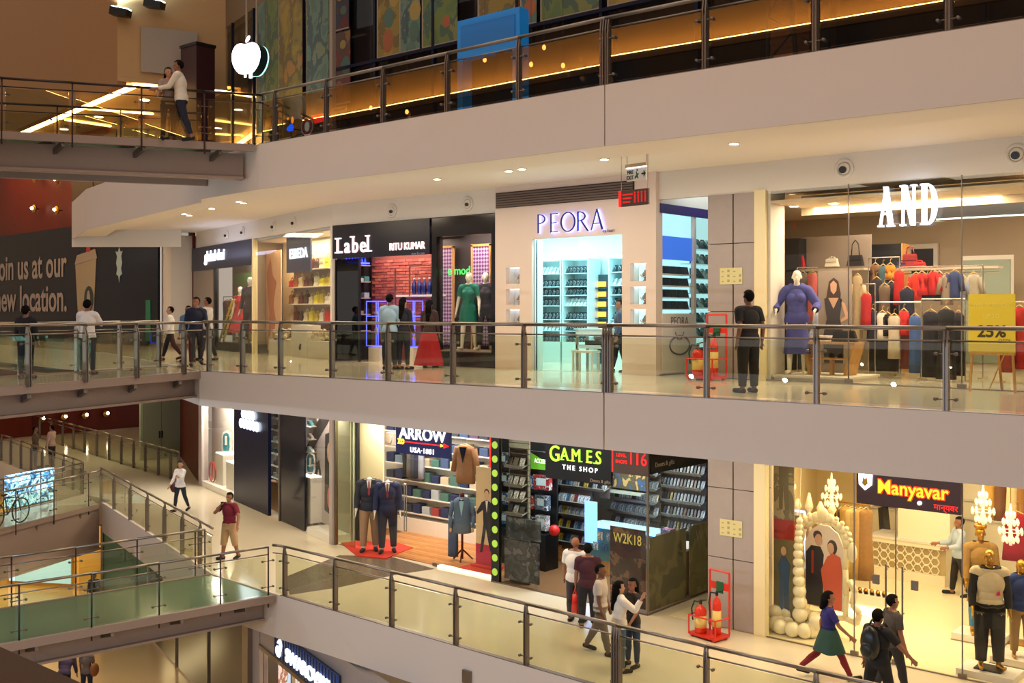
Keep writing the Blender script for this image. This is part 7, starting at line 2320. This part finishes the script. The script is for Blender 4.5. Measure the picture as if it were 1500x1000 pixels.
        P('skirt', mbk, cloth('skirt_%d_%d_%d' % mt, mt), t, True)
    if head and hair and not bald:
        L = np.array(hr).T @ ((V - np.array(hc)) / hs_).T
        hx, hy, hz = L
        msk = ((nm == 'head') | (nm == 'neck')) & ((hz > .062) | ((hy > -.005) & (hz > -.01)) | ((hy > .03) & (hz > -.07)))
        shell('hair', hair, msk, .014)
        if longhair:
            mbh = MB()
            p0, p1 = H_((0, .06, .02)), H_((0, .085, -.02 - longhair * .5))
            p2 = Vector((hc.x, hc.y + .12, hc.z - longhair))
            capsule(mbh, p0, p1, .075, .07, 12)
            capsule(mbh, p1, p2, .07, .045, 12)
            P('long_hair', mbh, hair, t, True)
    if head and not mann:
        for s_ in (-1, 1):
            P('eye', MB().sph(H_((s_ * .031, -.083, .004)), .011, .008, .008, 6, 4), 'hair', t)
    return t


SHOE = ('shoe', (26, 24, 26), .012)
PN = 'person'
RIGHT, LEFT, CAM, AWAY = R(130), R(-50), R(40), R(220)      # headings in the photograph: screen right, screen left, towards, away
people = []


def person(label, fh, rz, **kw):
    h = fh[3] if len(fh) > 3 else kw.pop('h', 1.7)
    kw.pop('h', None)
    kw.setdefault('hair', 'hair')
    return human(PN, label, 'person', fh[:3], rz, h=h, **kw)


# --- upper footbridge
person('man in a white sweatshirt and dark jeans leaning on the upper footbridge rail', (-10.14, -1.29, 5, 1.78), LEFT, wear=(('sweater', (226, 214, 196), .02), ('jeans', (26, 30, 50), .016), SHOE), la=(35, 6, 45), ra=(30, 6, 50), ll=(22, 8, 4), rl=(-14, 8, 4), lean=6)
person('dark-haired woman in a pale top beside the man on the upper footbridge', (-10.44, -1.42, 5, 1.6), R(60), female=True, skin='skin_c', longhair=.3, wear=(('tshirt', (150, 130, 120), .016), ('jeans', (24, 28, 46), .016), SHOE), la=(25, 10, 40), ra=(20, 10, 30), ll=(10, 6, 3), rl=(-12, 10, 3), turn=20)
# --- middle footbridge and left end of the middle gallery
person('person in a white shirt seen from behind on the middle footbridge', (-11.54, -2.67, 0, 1.6), AWAY, wear=(('shirt', (232, 222, 220), .025), ('trousers', (40, 40, 50), .018), SHOE), la=(40, 12, 70, 30), ra=(20, 10, 40))
person('person in black standing at the left of the middle footbridge', (-11.14, -4.18, 0, 1.46), AWAY, wear=(('shirt', (16, 16, 22), .025), ('trousers', (20, 20, 26), .018), SHOE))
person('man in a dark navy shirt walking by the railing post', (-12.96, 0.91, 0, 1.75), R(60), skin='skin_a', wear=(('shirt', (22, 26, 54), .02), ('trousers', (20, 22, 36), .018), SHOE), ll=(22, 10, 3), rl=(-20, 18, 3), la=(-15, 8, 20), ra=(20, 8, 30), turn=-40)
person('person in a grey-blue shirt hidden behind the navy-shirted man', (-15.02, 2.02, 0, 1.51), R(40), wear=(('shirt', (70, 100, 130), .02), ('jeans', (24, 30, 56), .018), SHOE), ll=(12, 6, 3), rl=(-10, 8, 3))
person('young man in a white tee with a backpack strap behind the navy-shirted man', (-15.33, 2.82, 0, 1.76), R(-60), wear=(('tshirt', (190, 188, 190), .02), ('trousers', (36, 36, 44), .018), SHOE), ll=(-8, 10, 3), rl=(12, 6, 3))
person('person in a white top and black trousers walking by the left end of the gallery', (-16.49, 2.39, 0, 1.52), R(-40), skin='skin_c', wear=(('shirt', (226, 220, 214), .02), ('trousers', (22, 22, 30), .018), SHOE), ll=(20, 6, 3), rl=(-18, 20, 3))
# --- in front of the brick-walled shop
person('man in a light blue shirt looking into the brick-walled shop', (-8.16, 2.92, 0, 1.76), R(205), wear=(('shirt', (150, 180, 204), .022), ('trousers', (24, 26, 40), .018), SHOE), skin='skin_a')
person('long-haired woman in dark striped clothes beside the man in light blue', (-7.92, 3.13, 0, 1.68), R(190), female=True, longhair=.35, wear=(('shirt', (30, 30, 44), .02), ('jeans', (26, 28, 46), .016), SHOE), skin='skin_c')
person('woman in a long red skirt with a dark shawl at the shop entrance', (-8.12, 4.18, 0, 1.64), R(205), female=True, longhair=.4, wear=(('shirt', (60, 40, 40), .022), SHOE), skirt=((176, 20, 36), .0, .05, .17, .36, 7), skin='skin_a')
# --- guard
person('guard in black standing by the middle gallery railing near the column', (1.64, 1.82, 0, 1.7), R(-115), wear=(('tshirt', (24, 20, 24), .026), ('trousers', (28, 24, 24), .026), SHOE), skin='skin_b', la=(-18, 8, 30), ra=(-18, 8, 30), build=1.08, vox=.012)
# --- inside shops of the middle gallery
person('person in dark trousers standing inside the jewellery shop by the counter', (-3.52, 5.55, 0, 1.63), LEFT, wear=(('shirt', (60, 70, 90), .022), ('trousers', (18, 20, 30), .022), SHOE), ll=(14, 4, 3), rl=(-8, 6, 3))
person('shop assistant in a pale blue shirt bending inside the fashion shop', (0.35, 7.2, 0, 1.62), R(70), wear=(('shirt', (170, 186, 216), .022), ('trousers', (40, 40, 50), .02), SHOE), lean=22, nod=10)
# --- lower gallery, left
person('woman in a white shirt with a shoulder bag walking on the lower gallery', (*(-20.05, 4.97, -5), 1.62), R(20), female=True, skin='skin_c', wear=(('shirt', (226, 222, 226), .02), ('jeans', (30, 34, 52), .014), SHOE), ll=(12, 4, 3), rl=(-14, 14, 3), la=(15, 10, 25), ra=(35, 6, 80), turn=25, vox=.013)
person('man in a maroon polo and khaki shorts phoning on the lower gallery', (*(-13.26, 2.09, -5), 1.72), R(12), wear=(('tshirt', (110, 16, 38), .024), ('shorts', (186, 152, 112), .032), SHOE), la=(40, 34, 136, 66), ra=(10, 32, 18), ll=(10, 4, 3), rl=(-8, 10, 3), vox=.012, hand_in=0, build=1.08)
tag(P('phone', B(-.035, .035, -.006, .006, -.07, .07), 'black', loc=tuple(HANDS[0] + Vector((.02, 0, .02))), rz=R(80)), 'black phone held to the ear of the man in maroon', 'phone')
person('man in a brown shirt talking at the far lower railing', (*(-32.92, 6.48, -5), 1.7), R(150), wear=(('shirt', (96, 74, 56), .022), ('jeans', (60, 70, 90), .018), SHOE))
person('man in a pink shirt talking at the far lower railing', (*(-32.93, 7.17, -5), 1.7), R(-60), wear=(('shirt', (196, 160, 150), .022), ('trousers', (36, 32, 40), .018), SHOE), la=(40, 10, 60))
# --- lower gallery, group by the game shop
person('bald man in a white tee outside the game shop', (*(-3.09, 3.35, -5), 1.74), R(190), bald=True, wear=(('tshirt', (226, 220, 216), .026), ('trousers', (60, 56, 60), .02), SHOE), la=(5, 22, 15), ra=(5, 14, 12), build=1.15, vox=.013)
person('man in a dark maroon shirt with his back turned outside the game shop', (*(-2.66, 3.19, -5), 1.7), R(215), wear=(('tshirt', (64, 22, 38), .024), ('trousers', (24, 24, 36), .022), SHOE), build=1.08, vox=.013, la=(4, 10, 10))
redbag_at = tuple(HANDS[1] + Vector((0, 0, -.55)))
person('bearded young man in a pale grey tee walking past the game shop', (*(-1.51, 2.03, -5), 1.68), R(110), skin='skin_b', wear=(('tshirt', (190, 178, 168), .022), ('trousers', (110, 96, 84), .022), SHOE), ll=(15, 4, 3), rl=(-15, 16, 3), vox=.013)
person('woman in a white top with long black hair by the lower railing', (*(-0.67, 1.43, -5), 1.6), R(150), female=True, skin='skin_c', longhair=.36, wear=(('shirt', (232, 222, 208), .03), ('jeans', (70, 96, 110), .016), SHOE), la=(50, 12, 100), ra=(30, 10, 60), vox=.012)
person('woman with dark hair holding her face beside the woman in white', (*(-0.65, 1.81, -5), 1.58), R(-10), female=True, longhair=.3, wear=(('tshirt', (40, 34, 40), .02), ('jeans', (40, 60, 90), .016), SHOE), la=(55, 10, 110), ra=(20, 8, 30), vox=.012)
# --- wedding-wear shop and the walkers in front
person('salesman in a light blue shirt inside the gold-lit shop', (2.19, 10.55, LZ, 1.78), LEFT, wear=(('shirt', (176, 190, 206), .024), ('trousers', (30, 26, 28), .022), SHOE), la=(25, 8, 60), ra=(25, 8, 60), ll=(8, 2, 5), rl=(-8, 6, 5), vox=.013)
person('man in a violet-grey shirt at the rear right of the gold-lit shop', (*(0.23, 18.3, -5), 1.72), AWAY, wear=(('shirt', (120, 116, 140), .024), ('trousers', (40, 34, 34), .022), SHOE))
person('woman in a blue and green tunic with red leggings striding right', (*(2.3, 3.47, -5), 1.6), R(128), female=True, skin='skin_a', longhair=.16, wear=(('kurta_top', (40, 34, 110), .022), ('leggings', (120, 26, 34), .014), SHOE), skirt=((30, 64, 56), .14, .50, .16, .33, 5), ll=(30, 6, 4), rl=(-28, 22, 4), la=(28, 10, 20), ra=(-18, 10, 20), vox=.010)
person('man in a black shirt with a backpack walking right at the lower right', (*(3.6, 2.39, -5), 1.7), R(165), wear=(('tshirt', (22, 20, 22), .024), ('trousers', (28, 26, 30), .022), SHOE), la=(30, 30, 12), ra=(-10, 10, 20), ll=(18, 4, 3), rl=(-16, 16, 3), vox=.010, build=1.05)
person('man with short hair partly hidden behind the backpack man', (*(3.43, 3.43, -5), 1.68), R(140), wear=(('tshirt', (70, 62, 58), .022), ('trousers', (40, 38, 44), .02), SHOE), ll=(14, 4, 3), rl=(-12, 12, 3), vox=.012)
# --- ground floor
person('woman in a grey top and jeans with a brown bag on the ground floor', (*(-19.66, 1.63, -10), 1.62), AWAY, female=True, wear=(('tshirt', (110, 96, 92), .022), ('jeans', (30, 36, 66), .016), SHOE), skin='skin_a')
person('person in purple-grey bending forward on the ground floor', (*(-20.04, 1.14, -10), 1.6), AWAY, wear=(('shirt', (70, 56, 84), .024), ('trousers', (26, 24, 32), .02), SHOE), lean=30, build=1.1)
person('person in black by the yellow wall on the ground floor', (*(-28.42, 6.58, -10), 1.4), CAM, wear=(('shirt', (24, 22, 26), .03), ('trousers', (24, 22, 28), .02), SHOE), build=1.15)
person('person in a dark top standing by the green glass screen', (*(-29.2, 7.8, -10), 1.7), LEFT, wear=(('shirt', (60, 44, 56), .024), ('trousers', (24, 24, 40), .02), SHOE))
person('figure in a maroon top behind the glazed ground-floor wall, as a reflected passer-by', (*(-17.88, 5.7, -10), 1.7), R(160), wear=(('shirt', (90, 40, 50), .024), ('jeans', (30, 34, 60), .02), SHOE), ll=(12, 4, 3), rl=(-10, 10, 3))  # mirror image of a passer-by, built as a figure behind the panes


# --- carried things
def carried(name, label, cat, loc, mbp, mat, strap=None):
    t = T(name, label, cat, loc)
    P('body', mbp, mat, t, True)
    if strap:
        P('strap', MB().tube(strap, .012, 6), mat, t, True)
    return t


wx, wy, wz = (-20.05, 4.97, -5)
carried('shoulder_bag', 'dark red shoulder bag hanging at the side of the woman in white', 'bag', (wx - .29, wy - .05, LZ + .62), MB().sph((0, 0, .12), .14, .11, .17), M('bagmaroon', (70, 30, 44), .6), [(0, 0, .26), (.08, .02, .55), (.18, .03, .8)])
wx, wy, wz = (-19.66, 1.63, -10)
carried('shoulder_bag', 'brown shoulder bag of the woman in jeans on the ground floor', 'bag', (wx + .26, wy + .1, -9.2), MB().sph((0, 0, .12), .08, .14, .2), M('bagbrown', (140, 84, 40), .6), [(0, 0, .28), (-.08, 0, .6)])
wx, wy, wz = (3.6, 2.39, -5)
bpk = T('backpack', 'black backpack worn by the man walking at the lower right', 'backpack', (wx + .0, wy, LZ + 1.0), R(165))
P('bag', MB().sph((0, .2, .16), .17, .11, .27, 14, 8), 'black', bpk, True)
P('pocket', MB().sph((0, .29, .06), .12, .05, .13, 12, 6), 'dark', bpk, True)
for s_ in (-1, 1):
    P('strap', MB().tube([(s_ * .1, .12, .38), (s_ * .11, .0, .47), (s_ * .12, -.13, .36), (s_ * .12, -.14, .15), (s_ * .13, .08, .02)], .018, 6), 'black', bpk, True)
carried('shopping_bag', 'narrow red shopping bag hanging from the hand of the man in dark maroon', 'bag', redbag_at, bag_mesh(.16, .42, .08), 'red', [(-.04, 0, .42), (0, 0, .55), (.04, 0, .42)])

# --- mannequins
MN = dict(skin='mannequin', mann=True)


def mannequin(label, fh, rz, **kw):
    kw = dict(MN, **kw)
    o = human('mannequin', label, 'mannequin', fh[:3], rz, h=fh[3], **kw)
    return o


mannequin('white mannequin in a teal green tunic in the black framed window', (-7.91, 5.35, 0.39, 1.95), R(25), female=True, wear=(('kurta_top', (0, 112, 96), .03),), skirt=((0, 108, 92), .16, .66, .16, .25, 6), la=(2, 14, 10), ra=(8, 16, 20), ll=(8, 0, 3), rl=(-4, 4, 3), vox=.013)
mannequin('white mannequin in a dark printed outfit beside the teal tunic', (-7.6, 5.62, 0.39, 1.95), R(35), female=True, wear=(('shirt', (44, 38, 52), .03), ('trousers', (36, 32, 40), .03)), ll=(6, 2, 4), rl=(-4, 4, 4), vox=.014)
mannequin('white mannequin in a long blue dress with wide sleeves on the low platform', (.72, 5.52, .11, 2.07), R(20), female=True, wear=(('shirt', (74, 76, 150), .045),), skirt=((70, 72, 146), .12, .40, .17, .25, 5), la=(6, 34, 62), ra=(6, 34, 62), hand_in=22, ll=(6, 2, 2), rl=(-2, 2, 2), vox=.012)
mannequin('white mannequin in a red gown in the window under the blue script sign', (-20.76, 7.74, 0.28, 1.94), FANG + R(35), female=True, wear=(('vest', (190, 24, 40), .03),), skirt=((196, 24, 40), .05, .35, .17, .42, 6), vox=.016)
mannequin('white mannequin in a black and white outfit behind the red gown', (-19.71, 7.38, 0.28, 2.25), FANG + R(35), female=True, wear=(('shirt', (40, 44, 66), .03), ('trousers', (30, 30, 40), .03)), vox=.016)
# headless suits
for fh, rgb, rgb2, lab in (((-11.15, 4.98, -4.97, 1.95), (32, 34, 48), (150, 120, 92), 'headless mannequin in a dark jacket and tan trousers on the red mat'), ((-10.66, 5.18, -4.97, 1.9), (26, 34, 70), (30, 34, 56), 'headless mannequin in a navy suit with a striped tie on the red mat')):
    hh_ = fh[3] / 1.49 * 1.7
    m_ = human('mannequin', lab, 'mannequin', fh[:3], R(45), h=hh_, head=False, skin='mannequin', mann=True, wear=(('jacket', rgb, .034), ('trousers', rgb2, .03), ('shoe', (50, 42, 40), .014)), la=(4, 9, 14), ra=(4, 9, 14), ll=(4, 2, 3), rl=(-4, 2, 3), vox=.013, build=1.1)
    P('shirt_front', MB().prism([(-.06, .84 * hh_), (.06, .84 * hh_), (.0, .66 * hh_)], -.19, -.14, 'xz'), 'white', m_)
    P('tie', MB().prism([(-.015, .84 * hh_), (.015, .84 * hh_), (.03, .69 * hh_), (0, .66 * hh_), (-.03, .69 * hh_)], -.205, -.185, 'xz'), M('tiered', (130, 40, 60), .6), m_)
bf = T('tailor_bust', 'tailor bust on a wooden stand wearing a grey-blue blazer', 'mannequin', (-8.51, 5.75, LZ + .02), R(35))
P('stand', MB().cyl((0, 0, .05), (0, 0, .85), .03, n=8), 'redwood', bf)
for k in range(3):
    a = 2 * math.pi * k / 3 + .5
    P('foot', MB().tube([(0, 0, .3), (.18 * math.cos(a), .18 * math.sin(a), .12), (.28 * math.cos(a), .28 * math.sin(a), .02)], .022, 6), 'redwood', bf, True)
P('blazer', MB().lathe([(.10, 1.62), (.2, 1.56), (.235, 1.46), (.215, 1.2), (.22, .95), (.24, .72), (.18, .7)], n=20, sy=.62), M('blazergrey', (84, 104, 130), .8, noise=.15, nscale=40), bf, True)
for s_ in (-1, 1):
    P('sleeve', MB().cyl((s_ * .23, 0, 1.5), (s_ * .3, -.03, 1.15), .068, .055, 10).cyl((s_ * .3, -.03, 1.15), (s_ * .28, -.1, .86), .055, .045, 10), 'blazergrey', bf, True)
    P('hand', MB().sph((s_ * .28, -.11, .8), .035, .025, .06), 'hangerwood', bf, True)
P('shirt_front', MB().prism([(-.07, 1.58), (.07, 1.58), (0, 1.15)], -.155, -.12, 'xz'), M('shirtsky', (150, 190, 210), .7), bf)
P('bow_tie', MB().prism([(-.06, 1.53), (0, 1.555), (.06, 1.53), (.06, 1.59), (0, 1.565), (-.06, 1.59)], -.165, -.14, 'xz'), 'navy', bf)
P('neck_cap', MB().lathe([(.06, 1.6), (.06, 1.7), (.03, 1.72)], n=12), 'redwood', bf, True)
tr_ = garment('hanging_trousers', 'slate blue trousers draped beside the tailor bust', (-8.78, 5.7, LZ + 1.05), .3, .95, (62, 84, 120), rz=R(20), hanger=True, flare=1.0, seed=200, cat='trousers')
P('stand', MB().tube([(0, .04, .1), (0, .04, -1.02)], .015, 6), 'redwood', tr_)
# wedding-wear mannequins
GOLDM = dict(skin='gold', mann=True)
plm = T('display_plinth', 'white plinth under the front mannequin in the cream waistcoat', 'plinth', (4.4, 5.4, LZ))
P('body', B(-.5, .45, -.3, .35, 0, .12), 'white', plm)
P('pad', B(-.25, .2, -.15, .2, .12, .15), 'dark', plm)
vm = human('mannequin', 'gold mannequin in a cream waistcoat over black kurta and trousers', 'mannequin', (4.37, 5.42, LZ + .15), R(30), h=2.07, head=True, wear=(('shirt', (26, 22, 24), .03), ('vest', (206, 186, 150), .05), ('trousers', (30, 26, 28), .05)), skirt=((26, 22, 24), .1, .72, .2, .23, 3), la=(6, 12, 30), ra=(2, 10, 8), vox=.011, **GOLDM)
P('pocket_square', MB().prism([(.06, 1.3), (.13, 1.3), (.12, 1.37), (.08, 1.35)], -.2, -.17, 'xz'), M('pinksilk', (214, 30, 90), .6), vm)
plm2 = T('display_plinth', 'white plinth under the mannequin in the golden coat', 'plinth', (3.61, 7.4, LZ))
P('body', B(-.45, .45, -.3, .35, 0, .15), 'white', plm2)
P('edge', B(-.46, .46, -.31, .36, .0, .03), 'panelgrey', plm2)
gm = human('mannequin', 'gold mannequin in a golden patterned long coat and turban', 'mannequin', (3.61, 7.4, LZ + .15), R(30), h=2.07, wear=(('sherwani', (150, 112, 48), .035), ('trousers', (60, 120, 160), .02)), skirt=((150, 112, 48), .0, .62, .18, .25, 4), vox=.013, **GOLDM)
gh = 2.07
P('turban', MB().sph((0, .0, gh - .01), .12, .13, .07, 14, 8).sph((0, -.03, gh + .05), .07, .08, .05, 10, 6), 'gold', gm, True)
plm3 = T('display_plinth', 'white plinth under the mannequin in the blue jacket at the right edge', 'plinth', (4.62, 6.4, LZ))
P('body', B(-.45, .45, -.3, .35, 0, .15), 'white', plm3)
P('edge', B(-.46, .46, -.31, .36, .0, .03), 'panelgrey', plm3)
human('mannequin', 'gold mannequin in a royal blue jacket with a pearl string at the right edge', 'mannequin', (4.62, 6.4, LZ + .15), R(30), h=1.75, wear=(('jacket', (30, 50, 110), .035), ('trousers', (150, 120, 76), .03)), vox=.013, **GOLDM)
garment('hanging_sherwani', 'crimson waistcoat hanging at the right edge of the gold-lit shop', (4.19, 7.6, LZ + 2.5), .45, .9, (150, 20, 36), rz=R(20), seed=222, cat='coat')
tag(P('coat_stand', MB().cyl((0, 0, 0), (0, 0, 2.7), .02).box(-.2, .2, -.2, .2, 0, .03), 'gold', loc=(4.19, 7.72, LZ)), 'slim brass stand behind the crimson waistcoat', 'stand')

bpy.data.scenes.remove(TMP)
